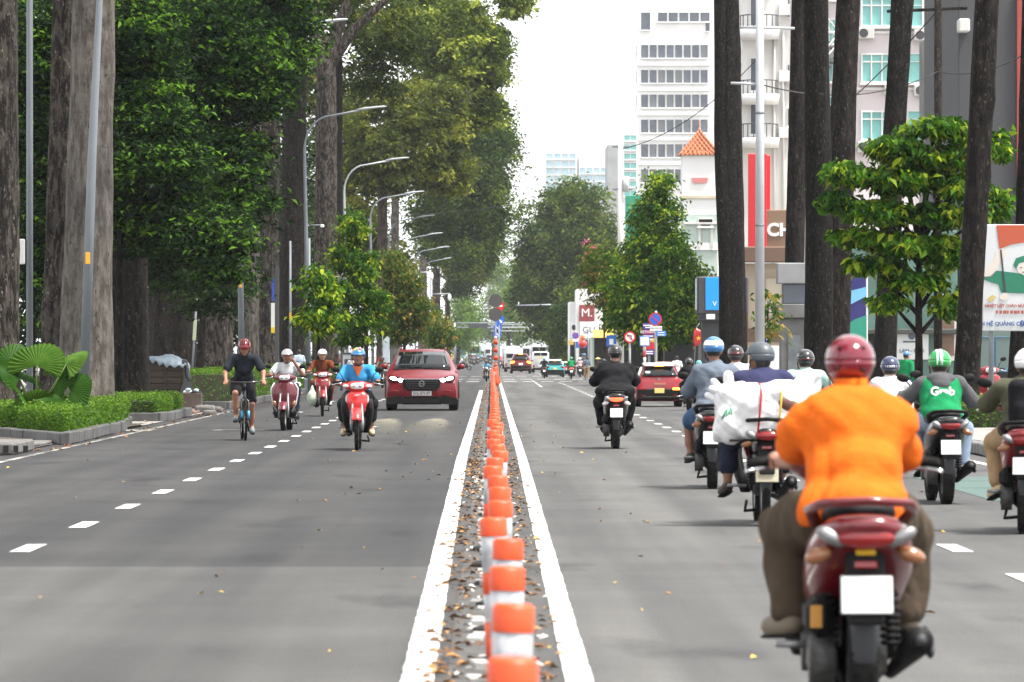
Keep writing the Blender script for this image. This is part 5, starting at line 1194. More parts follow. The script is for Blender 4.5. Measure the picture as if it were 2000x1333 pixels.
# the big near rider in orange
ox, oy = wx(1693, 19.02), 20.0
P_deep = paint('paint_deep_red', (.14, .005, .010))
ob = scooter('dark red scooter nearest the camera ridden by the man in orange', ox, oy, 0, 'scooter', P_deep, P_deep, wide=1.05, r=.27, mirrors=False)
q = MB(); q.box((-.17, -.695, .46), (.045, .006, .085), None, .002); q.build('sticker', mat('sticker_amber', (.55, .26, .04), .5), ob)
q = MB(); q.box((0, -.93, .712), (.075, .012, .022), (-.25, 0, 0), .004); q.build('sticker', mat('sticker_yellow', (.75, .45, .02), .5), ob)
onear = person('heavy rider in a bright orange polo and brown trousers with a glossy maroon helmet', ox - .005, oy, 0, RIDE,
       dict(pel=(0, -.36, .86), bel=(0, -.33, 1.0), che=(0, -.27, 1.15), nek=(0, -.20, 1.285), hed=(0, -.155, 1.395), sho=(.178, -.24, 1.175), hip=(.12, -.34, .84), elb_l=(-.215, -.06, 1.05), wri_l=(-.245, .16, 1.03), elb_r=(.21, -.05, 1.03), wri_r=(.235, .17, 1.02),
            kne_l=(-.24, .0, .77), ank_l=(-.225, -.05, .42), toe_l=(-.28, .07, .40), kne_r=(.235, .02, .74), ank_r=(.235, .02, .42), toe_r=(.24, .14, .38)),
       C_or, C_olive, mat('sandal_khaki', (.16, .13, .09), .7), SKIN_p, 'short', 'long', 1.12, 'three', H_red, h=.0125, seed=24, fold=.02, hat_opt=dict(vents=1), collar=C_or, hs=.86)
# ------------------------------------------------------------------ buildings
W_white = mat('wall_white', (.78, .78, .77), .8, 0, (.68, .68, .67), .25, world=True, detail=8)
W_grime = mat('wall_white_grimy', (.66, .65, .63), .85, 0, (.44, .43, .41), .35, .15, 8, stretch=(1, 1, .35), world=True, detail=9, lo=.4, hi=.72)
W_pink = mat('wall_pale_pink', (.70, .64, .65), .85, 0, (.60, .54, .55), .3, .1, 8, stretch=(1, 1, .4), world=True, detail=8)
W_cream = mat('wall_cream', (.60, .53, .40), .85, 0, (.48, .42, .32), .4, .1, 8, world=True)
W_mint = mat('wall_mint', (.50, .60, .54), .85, 0, (.40, .48, .44), .4, .1, 8, world=True)
W_grey = mat('wall_dark_grey', (.06, .062, .068), .8, 0, (.06, .06, .065), .3, .1, 8, world=True)
W_brown = mat('fascia_brown', (.17, .105, .07), .6, 0, (.14, .085, .058), .5, world=True)
W_red = mat('column_red', (.62, .025, .035), .5)
W_conc = mat('pillar_concrete', (.17, .17, .17), .9, 0, (.10, .10, .10), .9, .3, 20, world=True, detail=9)
G_blue = mat('window_blue_grey', (.045, .055, .08), .15, 0, (.08, .095, .125), .45, world=True, spec=.8, detail=2)
G_turq = mat('window_turquoise', (.16, .42, .40), .2, 0, (.22, .52, .48), .8, world=True, spec=.6)
G_pale = mat('window_pale_blue', (.34, .50, .58), .15, 0, (.45, .60, .66), .4, world=True)
W_tile = mat('roof_tile', (.48, .17, .08), .8, 0, (.36, .12, .06), 3, .2, 20, world=True)
M_pole = mat('galvanised_steel', (.40, .42, .44), .5, .35, (.32, .34, .36), 4, stretch=(1, 1, .3))
M_polegrey = mat('pole_grey_paint', (.21, .235, .26), .55, .1, (.17, .19, .21), 4, stretch=(1, 1, .3)); M_polepale = mat('pole_pale', (.52, .54, .57), .5, .2, (.42, .44, .47), 3, stretch=(1, 1, .3))

def building(name, label, x0, x1, y0, dep, hgt, m, group='buildings along the shop side', z0=0.0):
    t = thing(name, label, 'building', ((x0 + x1) / 2, y0 + dep / 2, z0), 0, group)
    q = MB(); q.box((0, 0, (hgt) / 2), (x1 - x0, dep, hgt), None, .03); q.build('wall', m, t); return t
_win = {}
def window(t, cx, cz, w_, h_, frame, glass, yf, bars=1, depth=.12, trans=False):
    "frame with a recessed pane; yf = facade plane (local y)"
    key = (round(w_, 2), round(h_, 2), frame.name, glass.name, bars, trans)
    if key not in _win:
        q = MB(); f = min(.09, w_ * .05)
        for s in (-1, 1): q.box((s * (w_ / 2 - f / 2), 0, 0), (f, depth, h_), None, .01); q.box((0, 0, s * (h_ / 2 - f / 2)), (w_ - 2 * f, depth, f), None, .01)
        for b in range(bars): q.box((-w_ / 2 + w_ * (b + 1) / (bars + 1), 0, 0), (f * .8, depth * .9, h_ - 2 * f))
        if trans: q.box((0, 0, h_ * .22), (w_ - 2 * f, depth * .9, f * .8))
        q.box((0, -depth * .7, -h_ / 2 - .05), (w_ + .12, depth * 1.6, .09), None, .01)
        a = q.build('window_mesh', frame); p = MB(); p.box((0, depth * .2, 0), (w_ - f, .03, h_ - f)); b = p.build('pane_mesh', glass); _win[key] = (a.data, b.data); bpy.data.objects.remove(a); bpy.data.objects.remove(b)
    a, b = _win[key]; o = link('window', a, None, t, (cx, yf - depth * .35, cz)); link('pane', b, None, o); return o
def at(px, d): return wx(px, d)
G_blue2 = mat('window_curtained', (.11, .12, .14), .3, 0, (.17, .18, .19), .6, world=True); rgw = random.Random(3)
# tall white office tower
d = 800; x0, x1 = at(1244, d), at(1420, d); tw = building('office_tower', 'tall white office tower with ribbon windows behind the tiled turret', x0, x1, d, 14, wz(-60, d), W_white)
cxm = (x0 + x1) / 2; k = d / FPX
for r_, yy in enumerate((101, 150, 198, 247, 295, 344)):
    for c in range(8):
        window(tw, at(1251 + 16.6 * c + 8, d) - cxm, wz(yy, d), 15.6 * k, 27 * k, W_white, G_blue if rgw.random() < .72 else G_blue2, -7.0, 0, .25)
    q = MB(); q.box((at(1316, d) - cxm, -7.2, wz(yy + 25, d)), (142 * k, .5, .5), None, .05); q.build('spandrel', W_white, tw)
window(tw, at(1261, d) - cxm, wz(42, d), 20 * k, 36 * k, W_white, G_blue, -7.0, 0, .25)
for c in range(5): window(tw, at(1294 + 20.7 * c, d) - cxm, wz(34, d), 20 * k, 20 * k, W_white, G_blue, -7.0, 0, .25)
window(tw, at(1382, d) - cxm, wz(52, d), 9 * k, 20 * k, W_white, G_blue, -7.0, 0, .25)
q = MB(); q.box((at(1330, d) - cxm, -3, wz(-2, d)), (38 * k, 6, 6 * k)); q.build('roof_sign', G_pale, tw)
for yy in (101, 150, 198, 247, 295, 344): q = MB(); q.box((-(x1 - x0) / 2 - .02, 0, wz(yy, d)), (.10, 11, 22 * k)); q.build('side_window', G_blue, tw)
# pale glass towers in the haze
d = 1250
for px0, px1, top, lab, nc in ((1066, 1126, 268, 'hazy pale glass tower standing apart from the office tower', 4), (1130, 1186, 296, 'hazy glass block with blue bays beside the grey slab', 4)):
    x0, x1 = at(px0, d), at(px1, d); g = building('glass_tower', lab, x0, x1, d, 20, wz(top, d), W_white); k = d / FPX; cxm = (x0 + x1) / 2
    for c in range(nc):
        for r_ in range(6):
            wd = (px1 - px0) / nc; window(g, at(px0 + wd * (c + .5), d) - cxm, wz(top + 38 + r_ * 15, d), wd * .85 * k, 13 * k, W_white, G_pale, -10, 0, .3)
    q = MB(); q.box((0, 0, wz(top, d) + .6), ((x1 - x0) * .5, 8, 1.2)); q.build('roof_plant', W_white, g)
d = 620; building('grey_slab', 'narrow grey concrete slab building beside the pole', at(1186, d), at(1216, d), d, 12, wz(283, d), mat('slab_grey', (.36, .37, .38), .8, 0, (.28, .29, .3), .5, world=True))
d = 640; g = building('glass_block', 'low green glass block beside the office tower', at(1216, d), at(1246, d), d, 12, wz(236, d), W_white); k = d / FPX
for r_ in range(7): window(g, 0, wz(270 + r_ * 18, d), 26 * k, 13 * k, W_white, G_turq, -6, 1, .2)
# turret with tiled roof
d = 340; x0, x1 = at(1332, d), at(1402, d); tu = building('turret_house', 'small white turret house with a pyramid roof of orange tiles', x0, x1, d, 2.4, wz(303, d), W_white)
hw = (x1 - x0) / 2 + .25; rz_ = wz(303, d); ap = wz(250, d)
mb = MB(); mb.add([(-hw, -1.45, rz_), (hw, -1.45, rz_), (hw, 1.45, rz_), (-hw, 1.45, rz_), (0, 0, ap)], [(0, 1, 4), (1, 2, 4), (2, 3, 4), (3, 0, 4), (3, 2, 1, 0)]); rf = mb.build('roof', W_tile, tu)
for r_ in range(9):
    f = 1 - r_ / 9; q = MB(); n_ = max(1, int(10 * f))
    for i in range(n_):
        u = -hw * f + 2 * hw * f * (i + .5) / n_; q.cyl((u, -1.45 * f - .03, rz_ + (ap - rz_) * (1 - f) + .02), (u * (1 - .11 / max(f, .12)), -1.45 * (f - .11) - .03, rz_ + (ap - rz_) * (1 - f + .11) + .02), .07, n=6)
    q.build('tile_course', W_tile, rf)
q = MB(); q.cyl((0, 0, ap - .1), (0, 0, ap + .5), .03, n=6); q.build('finial', W_tile, rf)
q = MB(); q.prism([(-.45, wz(358, d)), (.45, wz(358, d)), (.55, wz(348, d)), (-.55, wz(348, d))], -1.32, -1.22); q.build('sign_panel', mat('faded_red', (.55, .2, .19), .7), tu)
q = MB(); q.box((0, -1.25, wz(385, d)), (x1 - x0 + .3, .2, .25), None, .03); q.build('cornice', W_cream, tu)
d = 312; x0, x1 = at(1336, d), at(1402, d); sh = building('shophouse', 'weathered pale green shophouse wall with an open window below the turret', x0, x1, d, 5, wz(418, d), W_mint); cxm = (x0 + x1) / 2; k = d / FPX
window(sh, at(1378, d) - cxm, wz(424, d) - .35, 30 * k, 16 * k, W_white, M_black, -2.5, 0)
q = MB(); q.box((0, -2.55, wz(437, d)), (x1 - x0, .25, .12), None, .02); q.build('ledge', W_grime, sh)
for px in (1366, 1390): q = MB(); q.box((at(px, d) - cxm, -2.55, wz(462, d)), (.16, .2, 1.4)); q.build('pilaster', W_grime, sh)
q = MB(); q.box((0, -2.55, wz(482, d)), (x1 - x0, .12, 14 * k)); q.build('plaster_patch', W_white, sh)
d = 300; gb = building('sign_wall', 'green advertising wall behind the cone shaped tree', at(1222, d), at(1252, d), d, 1, wz(382, d), mat('wall_sign_green', (.03, .26, .16), .6))
# flats with balconies and the cafe at street level
d = 262; x0, x1 = at(1449, d), at(1560, d); fb = building('apartment_block', 'grimy white apartment block with curved balconies behind the pale lamp post', x0, x1, d, 12, wz(-120, d), W_grime); cxm = (x0 + x1) / 2; k = d / FPX
for i, yy in enumerate((-40, 78, 205, 290)):
    z = wz(yy, d); q = MB(); q.loft([(z, at(1482, d) - cxm, -6.2, 38 * k, 1.3, 2.6), (z + .5, at(1482, d) - cxm, -6.2, 40 * k, 1.4, 2.6)], 'z', 22); bl = q.build('balcony', W_white, fb)
    for j in range(9): q = MB(); a = -math.pi + math.pi * (j + .5) / 9; q.cyl((at(1482, d) - cxm + math.cos(a) * 37 * k, -6.2 + math.sin(a) * 1.3, z + .5), (at(1482, d) - cxm + math.cos(a) * 37 * k, -6.2 + math.sin(a) * 1.3, z + 1.2), .025, n=6); q.build('baluster', W_grey, bl)
    q = MB(); q.tube([(at(1482, d) - cxm + math.cos(-math.pi + math.pi * j / 12) * 37 * k, -6.2 + math.sin(-math.pi + math.pi * j / 12) * 1.3, z + 1.2) for j in range(13)], .03, 6); q.build('handrail', W_grey, bl)
    window(fb, at(1478, d) - cxm, z + 1.55, 26 * k, 1.7, W_white, G_blue, -6.0, 1); window(fb, at(1546, d) - cxm, z + 1.6, 16 * k, .9, W_grime, G_blue, -6.0, 0)
for px in (1512, 1530): q = MB(); q.cyl((at(px, d) - cxm, -6.08, 6), (at(px, d) - cxm, -6.08, 18), .06, n=8); q.build('drain_pipe', W_grime, fb)
for yy in (20, 150, 260): q = MB(); q.box((at(1536, d) - cxm, -6.2, wz(yy, d)), (.8, .35, .55), None, .03); q.build('air_conditioner', W_white, fb)
d = 252; x0, x1 = at(1440, d), at(1600, d); cf = building('cafe', 'brown fronted cafe with white letters CHANG and a tall red column', x0, x1, d, 8, wz(515, d), W_cream); cxm = (x0 + x1) / 2; k = d / FPX
q = MB(); q.box((0, -4.3, wz(498, d)), (x1 - x0, 1.4, 30 * k), None, .04); q.build('canopy', W_brown, cf)
q = MB(); q.box((at(1540, d) - cxm, -4.45, wz(448, d)), (100 * k, .5, 74 * k), None, .03); fs_ = q.build('fascia', mat('fascia_tan', (.24, .155, .10), .6), cf)
text('letters', 'CHANG', .86, (at(1496, d) - cxm, -4.72, wz(451, d)), M_chalk, cf, 0, .04, align='LEFT', bold=.035)
q = MB(); q.box((at(1478, d) - cxm, -4.6, wz(396, d)), (36 * k, .5, 188 * k), None, .03); q.build('column', W_red, cf)
q = MB(); q.box((at(1499, d) - cxm, -4.3, wz(360, d)), (9 * k, .4, 110 * k), None, .02); q.build('column', W_red, cf)
q = MB(); q.box((at(1450, d) - cxm, -4.02, wz(600, d)), (22 * k, .1, 100 * k)); q.build('pilaster', W_brown, cf)
for px, w_ in ((1512, 34), (1555, 36)): window(cf, at(px, d) - cxm, wz(580, d), w_ * k, 74 * k, W_cream, mat('blind_cream', (.62, .58, .46), .6), -4.0, 0)
q = MB(); q.box((0, -4.1, wz(655, d)), (x1 - x0, .2, 26 * k), None, .02); q.build('base_band', W_brown, cf)
# block with turquoise windows
d = 232; x0, x1 = at(1572, d), at(1822, d); tb = building('apartment_block', 'pale pink block with turquoise windows and outside stairs behind the trunks', x0, x1, d, 12, wz(-100, d), W_pink); cxm = (x0 + x1) / 2; k = d / FPX
for yy in (-85, 24, 134, 246):
    for px, w_ in ((1652, 26), (1712, 62), (1787, 30)): window(tb, at(px, d) - cxm, wz(yy, d), w_ * k, 58 * k, W_white, G_turq, -6, 2 if w_ > 40 else 0, .16, True)
    q = MB(); q.box((at(1720, d) - cxm, -6.05, wz(yy + 40, d)), (205 * k, .12, .12), None, .02); q.build('string_course', W_white, tb)
q = MB(); q.box((at(1815, d) - cxm, -6.1, 8), (18 * k, .3, 17)); q.build('corner_pier', W_white, tb)
for i, (px, yy) in enumerate(((1690, 66), (1742, 176), (1800, 70), (1760, 66), (1800, 178), (1690, 288))): q = MB(); q.box((at(px, d) - cxm, -6.22, wz(yy, d)), (.75, .38, .5), None, .03); ac_ = q.build('air_conditioner', W_grime, tb); q = MB(); q.disc((at(px, d) - cxm - .1, -6.42, wz(yy, d)), .2, 'y', .02); q.build('fan_grille', W_grey, ac_)
for i, yy in enumerate((-50, 20, 105, 180, 250, 330)):      # outside stairs
    z = wz(yy, d); q = MB(); s = 1 if i % 2 else -1
    for j in range(8): q.box((at(1605, d) - cxm + s * (j - 3.5) * .18, -6.7, z + j * .22), (.24, 1.1, .10), None, .01)
    st = q.build('stair_flight', W_conc, tb); q = MB(); q.tube([(at(1605, d) - cxm - s * .7, -7.25, z + .9), (at(1605, d) - cxm + s * .7, -7.25, z + 2.6)], .03, 6); q.tube([(at(1605, d) - cxm - s * .7, -7.25, z + .5), (at(1605, d) - cxm + s * .7, -7.25, z + 2.2)], .025, 6); q.build('handrail', W_white, st)
    window(tb, at(1628, d) - cxm, z + 1, 18 * k, 1.1, W_white, G_turq, -6, 2)
# dark building, rocky yellow one
d = 176; x0, x1 = at(1872, d), at(2160, d); db = building('dark_building', 'dark grey building at the frame edge behind the poster board', x0, x1, d, 14, wz(-100, d), W_grey); k = d / FPX; cxm = (x0 + x1) / 2
q = MB(); q.box((at(1990, d) - cxm, -7.1, 7), (.16, .2, 14)); q.build('downpipe', mat('pipe_red', (.30, .05, .04), .6), db)
q = MB(); q.box((at(1880, d) - cxm, -7.3, wz(52, d)), (22 * k, .8, 26 * k), None, .05); q.build('balcony', W_grime, db)
q = MB(); q.box((at(1930, d) - cxm, -7.1, wz(640, d)), (110 * k, .2, 170 * k)); q.build('shutter', mat('shutter_green_grey', (.12, .17, .16), .6), db)
for px in (1925, 1960): window(db, at(px, d) - cxm, wz(690, d), 40 * k, 64 * k, mat('frame_blue', (.04, .14, .22), .5), mat('pane_dull_blue', (.13, .19, .23), .2), -7.12, 0)
d = 205; ro = building('grey_flank', 'soot stained side wall of the house behind the wooden utility pole', at(1828, d), at(1885, d), d, 8, wz(60, d), mat('stained_wall', (.10, .105, .10), .9, 0, (.22, .21, .20), .25, .2, 4, world=True, detail=9))
d = 300; building('cream_house', 'cream stone topped house between the utility pole and the dark building', at(1820, d), at(1900, d), d, 9, wz(-20, d), mat('stone_cream', (.62, .5, .32), .9, 0, (.40, .31, .19), .5, .4, 3, world=True, detail=8))
# shop fronts at street level, behind the trunks
M_bluep = mat('poster_navy', (.02, .02, .14), .6); M_sky = mat('poster_sky', (.16, .42, .62), .6); M_gdk = mat('shop_green', (.10, .19, .16), .6, 0, (.07, .13, .11), .7, world=True); M_teal2 = mat('poster_green', (.02, .24, .17), .6)
d = 172; sb = building('shop', 'green walled shop unit with a white notice board between the trunks', at(1640, d), at(1870, d), d, 9, 5.6, M_gdk); k = d / FPX; cxm = at(1755, d)
q = MB(); q.box((at(1780, d) - cxm, -4.6, wz(675, d)), (66 * k, .1, 56 * k), None, .02); nb = q.build('notice_board', mat('notice_white', (.62, .64, .64), .6), sb)
text('letters', 'LAN - PHO', .17, (at(1780, d) - cxm, -4.67, wz(686, d)), M_navy, nb, 0, .01)
q = MB(); q.box((at(1780, d) - cxm, -4.66, wz(668, d)), (.6, .01, .05)); q.build('print', M_navy, nb)
q = MB(); q.disc((at(1780, d) - cxm, -4.66, wz(657, d)), .12, 'y', .02); q.build('logo', M_navy, nb)
q = MB(); q.box((at(1850, d) - cxm, -4.55, wz(640, d)), (34 * k, .2, 130 * k)); q.build('door_frame', W_grime, sb); q = MB(); q.box((at(1850, d) - cxm, -4.66, wz(640, d)), (26 * k, .06, 110 * k)); q.build('door', W_brown, sb)
q = MB(); q.box((0, -4.7, wz(648, d)), (228 * k, .5, .18), None, .03); q.build('awning', mat('awning_dark', (.05, .055, .05), .7), sb)
q = MB(); q.box((at(1700, d) - cxm, -4.55, wz(700, d)), (70 * k, .1, 90 * k)); q.build('opening', M_black, sb)
d = 150; po = thing('banner', 'tall navy poster with sky blue and green bands between the dark trunks', 'banner', (at(1675, d), d, .14))
q = MB(); q.box((0, 0, wz(592, d) - .14), (34 * k * .87, .08, 178 * d / FPX), None, .01); q.build('panel', M_bluep, po)
q = MB(); q.prism([(-.22, wz(605, d)), (.26, wz(588, d)), (.26, wz(570, d)), (-.22, wz(578, d))], -.055, -.042); q.build('stripe', M_sky, po)
q = MB(); q.prism([(-.22, wz(680, d)), (.26, wz(680, d)), (.26, wz(625, d)), (-.1, wz(634, d)), (-.22, wz(640, d))], -.055, -.042); q.build('wave', M_teal2, po)
q = MB(); q.box((.27, 0, wz(600, d) - .14), (.05, .1, 200 * d / FPX), None, .01); q.build('post', W_white, po)
# low shops farther along, red and white signs
def shop(label, px0, px1, d, top, m, sign=None, awn=None, open_=True):
    x0, x1 = at(px0, d), at(px1, d); s = building('shop', label, x0, x1, d, 8, wz(top, d), m, 'small shops farther along'); k = d / FPX
    if open_: q = MB(); q.box((0, -4.02, 1.35), ((x1 - x0) * .8, .06, 2.4)); q.build('opening', M_black, s)
    if awn:
        q = MB(); q.add([(-(x1 - x0) * .46, -4.05, 3.0), ((x1 - x0) * .46, -4.05, 3.0), ((x1 - x0) * .46, -5.6, 2.5), (-(x1 - x0) * .46, -5.6, 2.5)], [(0, 1, 2, 3)]); solid(q.build('awning', awn, s), .04)
    if sign:
        for px, py, w_, h_, mm, tx, ts, tm in sign:
            q = MB(); q.box((at(px, d) - (x0 + x1) / 2, -4.2, wz(py, d)), (w_ * k, .16, h_ * k), None, .02); b_ = q.build('sign_panel', mm, s)
            if tx: text('letters', tx, ts, (at(px, d) - (x0 + x1) / 2, -4.29, wz(py, d)), tm, b_, 0, .012)
    return s
M_signred = mat('sign_dark_red', (.24, .04, .045), .5); M_signwhite = mat('sign_white', (.82, .82, .82), .5); M_ye = mat('awning_yellow', (.62, .40, .06), .6); M_oran = mat('awning_orange', (.7, .18, .05), .6); M_blu = mat('sign_blue', (.03, .14, .50), .45)
shop('shop with a dark red sign over a white one beside the far trees', 1126, 1178, 400, 565, W_white, [(1146, 612, 30, 32, M_signred, 'M.', .9, M_chalk), (1150, 645, 34, 32, M_signwhite, 'GU', .7, M_ink)], None)
sp_ = shop('narrow white shopfront with a drawn face poster', 1112, 1128, 405, 590, W_white, [(1121, 645, 12, 30, M_signwhite, None, 0, None)], None)
q = MB(); q.ell((.02, -4.33, wz(640, 405)), (.16, .02, .22)); q.build('drawing', M_ink, sp_)
shop('pale green stall with a yellow awning by the walking person', 1156, 1200, 330, 658, W_mint, None, M_ye)
shop('dim shop with an old tiled roof under the cone shaped tree', 1200, 1300, 300, 690, W_cream, None, mat('awning_rust', (.16, .09, .06), .8))
shop('low grey shed under the leaves beside the flag', 1290, 1372, 290, 668, mat('shed_grey', (.16, .155, .15), .8, 0, (.1, .1, .1), .6, world=True), None, mat('awning_grey', (.2, .2, .19), .8))
# poster board with a painted figure, at the frame edge
d = 97; bb = thing('billboard', 'white poster board with a painted figure in green raising a red flag', 'billboard', (at(1988, d), d, .14), -.06); k = d / FPX; zc = wz(543, d) - .14
q = MB(); q.box((0, 0, zc), (138 * k, .12, 208 * k), None, .015); q.build('board', mat('board_white', (.68, .70, .72), .5), bb)
for s in (-.5, .5): q = MB(); q.cyl((s, .1, 0), (s, .1, zc), .05, n=8); q.build('post', M_polegrey, bb)
def flat(poly, m, yy=-.066, name='picture'):
    q = MB(); q.prism([((px - 1988) * k, wz(py, d) - .14) for px, py in poly], yy - .004, yy); return q.build(name, m, bb)
flat([(1946, 440), (2055, 440), (2055, 480), (2000, 474), (1975, 478), (1952, 487)], mat('print_flag_red', (.52, .10, .05), .6))
sk = mat('print_skin', (.72, .66, .60), .6); gn = mat('print_green', (.02, .20, .12), .6); ik = mat('print_ink', (.05, .05, .06), .6)
flat([(1921, 528), (1942, 503), (1946, 490), (1956, 486), (1965, 491), (1963, 502), (1955, 510), (1942, 538), (1926, 545), (1921, 542)], sk)
flat([(1921, 541), (1934, 540), (1946, 529), (1980, 533), (2005, 538), (2040, 540), (2040, 575), (1955, 572), (1950, 556), (1935, 552), (1921, 546)], gn)
flat([(1979, 518), (1984, 505), (1999, 500), (2018, 505), (2024, 520), (2002, 512), (1990, 515), (1984, 526)], gn, -.072); flat([(1985, 516), (2002, 511), (2018, 518), (2016, 534), (2002, 540), (1988, 532)], sk, -.070)
flat([(1953, 488), (1956, 488), (1965, 572), (1961, 572)], ik, -.074); flat([(1953, 576), (1964, 572), (1972, 580), (1962, 588), (1952, 584)], sk, -.074); flat([(1926, 586), (1938, 576), (1946, 580), (1936, 590)], mat('print_yellow', (.6, .5, .2), .6), -.072)
for px, py, w_ in ((1994, 523, 4), (2006, 523, 4), (1999, 532, 6)): flat([(px - w_ / 2, py - .7), (px + w_ / 2, py - .7), (px + w_ / 2, py + .7), (px - w_ / 2, py + .7)], ik, -.076)
pr_ = mat('print_red', (.42, .10, .08), .6); pb_ = mat('print_blue', (.03, .09, .33), .6)
for i in range(9): flat([(1945 + i * 7, 607), (1949 + i * 7 + i % 3, 607), (1949 + i * 7 + i % 3, 613), (1945 + i * 7, 613)], pr_, -.07, 'print')
for s_, px, py, sz, m_ in (('NHIỆT LIỆT CHÀO MỪNG', 1967, 598, .072, pr_), ('LIÊN HỆ QUẢNG CÁO', 1955, 633, .10, pb_), ('0', 1996, 633, .17, pb_)): text('letters', s_, sz, ((px - 1988) * k, -.072, wz(py, d) - .14), m_, bb, 0, .003, bold=.002)

# ------------------------------------------------------------------ street furniture
def lamp(label, X, Y, hgt, arm=2.0, lean=0.0, m=M_polegrey, r=.088, tagc=True, group='curved arm street lamps on the park side', arms=1, r1=.045):
    t = thing('street_lamp', label, 'street lamp', (X, Y, .05), 0, group); pts = [(0, 0, 0), (lean * .5, 0, hgt * .5), (lean, 0, hgt * .86)]
    for a in range(1, 8): th = math.pi / 2 * a / 7; pts.append((lean + arm * .45 * (1 - math.cos(th)), 0, hgt * .86 + hgt * .12 * math.sin(th)))
    pts.append((lean + arm * .95, 0, hgt * 1.0)); n_ = len(pts); q = MB(); q.tube(pts, [r, r * .85, r1 * 1.1] + [r1 * .8] * (n_ - 3), 14); q.build('pole', m, t)
    q = MB(); q.loft([(lean + arm * .86, 0, hgt * 1.0, .03, .03), (lean + arm * 1.0, 0, hgt * 1.005, .13, .05), (lean + arm * 1.3, 0, hgt * 1.012, .12, .035), (lean + arm * 1.36, 0, hgt * 1.013, .04, .02)], 'x', 14); q.build('lamp_head', M_polepale, t)
    q = MB(); q.box((0, 0, .25), (.34, .34, .5), None, .02); q.build('base', m, t)
    if tagc: q = MB(); q.box((lean * .3, -r * .95, hgt * .32), (.08, .02, .20), None, .004); q.build('tag', mat('tag_orange', (.75, .36, .02), .6), t)
    return t
for i in range(11):
    Y = 89.5 + 48.6 * i; X = -7.15 + .38 * min(i, 1) + .05 * i if i < 6 else -6.6 + .12 * (i - 5)
    lab = ['thick grey leaning lamp post in front of the pale trunk', 'grey lamp post rising behind the cyclist', 'grey lamp post with a long curved arm before the massive forked trunk', 'pale curved lamp arm over the bright young tree', 'lamp arm beside the forking grey trunk',
           'lamp post behind the rusty young tree', 'sixth lamp arm stacked along the avenue', 'small far lamp arm below the dark foliage', 'thin far lamp arm near the hanging camera', 'very small lamp arm farther along the avenue', 'farthest lamp arm before the feathery tree'][i]
    lamp(lab, X, Y, 10.3 if i else 9.6, 2.2, -.15 if i else .33, M_polegrey if i != 3 else M_polepale, .088 if i else .092)
def pole(name, label, cat, px, d, hgt, r, m, r1=None, z0=.05, group=None):
    t = thing(name, label, cat, (at(px, d), d, z0), 0, group); q = MB(); q.cyl((0, 0, 0), (0, 0, hgt), r, r1 or r * .7, 14); q.build('pole', m, t); return t
t = pole('utility_pole', 'straight grey pole with a white box left of the pale trunk', 'pole', 58, 106, 10, .07, M_polegrey, .065)
q = MB(); q.box((-.18, -.02, wz(492, 106) - .05), (.17, .12, .52), None, .015); q.build('box', W_white, t)
t = pole('camera_pole', 'thin pole with a small white camera arm over the rust brown rider', 'pole', 604, 168, 5.2, .055, M_polegrey)
q = MB(); q.tube([(0, 0, wz(443, 168)), (.38, 0, wz(443, 168))], .02, 6); q.build('arm', M_polegrey, t); q = MB(); q.box((.43, -.05, wz(443, 168) - .03), (.12, .2, .10), None, .02); q.build('camera', W_white, t)
q = MB(); q.box((-.15, -.02, wz(627, 168)), (.16, .08, .32), None, .01); q.build('box', W_white, t)
t = pole('steel_pole', 'slender grey pole with an orange tag behind the white shirted rider', 'pole', 567, 172, 5.2, .05, M_polegrey); q = MB(); q.box((0, -.06, wz(620, 172)), (.07, .02, .2)); q.build('tag', MATS['tag_orange'], t)
t = pole('leaning_post', 'thin leaning grey post with a pale sticker in front of the ridged trunk', 'post', 372, 148, 3.6, .035, M_polegrey); t.rotation_euler = (0, .06, 0); q = MB(); q.box((0, -.04, 2.1), (.10, .02, .6), None, .005); q.build('sticker', mat('sticker_pale', (.40, .43, .30), .6), t)
t = thing('leaning_tree', 'bare brown leaning stem rising from the long hedge', 'tree', (at(384, 146), 146, 0)); mb, _, _ = trunk_mesh(.11, 4.6, 93, lean=(.35, 0), flare=.2, n=14, step=.4); mb.build('trunk', B_dark, t)
t = thing('banner_post', 'dark post carrying a blue and yellow banner', 'banner', (at(541, 178), 178, .05)); q = MB(); q.box((0, 0, 2.2), (.14, .14, 4.4), None, .01); q.build('post', W_grey, t)
q = MB(); q.box((-.13, -.05, wz(570, 178)), (.10, .03, .75), None, .005); q.build('blue_panel', mat('banner_blue', (.02, .07, .35), .6), t); q = MB(); q.box((-.14, -.05, wz(622, 178)), (.13, .03, .95), None, .005); q.build('white_panel', W_white, t); q = MB(); q.box((-.14, -.07, wz(648, 178)), (.13, .02, .2), None, .004); q.build('yellow_panel', mat('banner_yellow', (.7, .5, .03), .6), t)
t = thing('sign_stand', 'tall grey sign board seen from behind beside the bright young tree', 'sign', (at(667, 196), 196, .05)); q = MB(); q.box((0, 0, 3.0), (.28, .10, 2.9), None, .01); q.build('panel', mat('sign_back_grey', (.15, .15, .165), .6), t); q = MB(); q.cyl((0, .08, 0), (0, .08, 4.5), .05, n=8); q.build('post', M_polegrey, t)
q = MB(); q.box((.36, -.03, wz(642, 196)), (.44, .03, .36), None, .01); q.build('back_plate', mat('sign_back_pale', (.28, .28, .27), .6), t); q = MB(); q.disc((.05, -.07, wz(661, 196)), .30); q.build('round_plate', mat('sign_back_grey', (.15, .15, .165)), t)
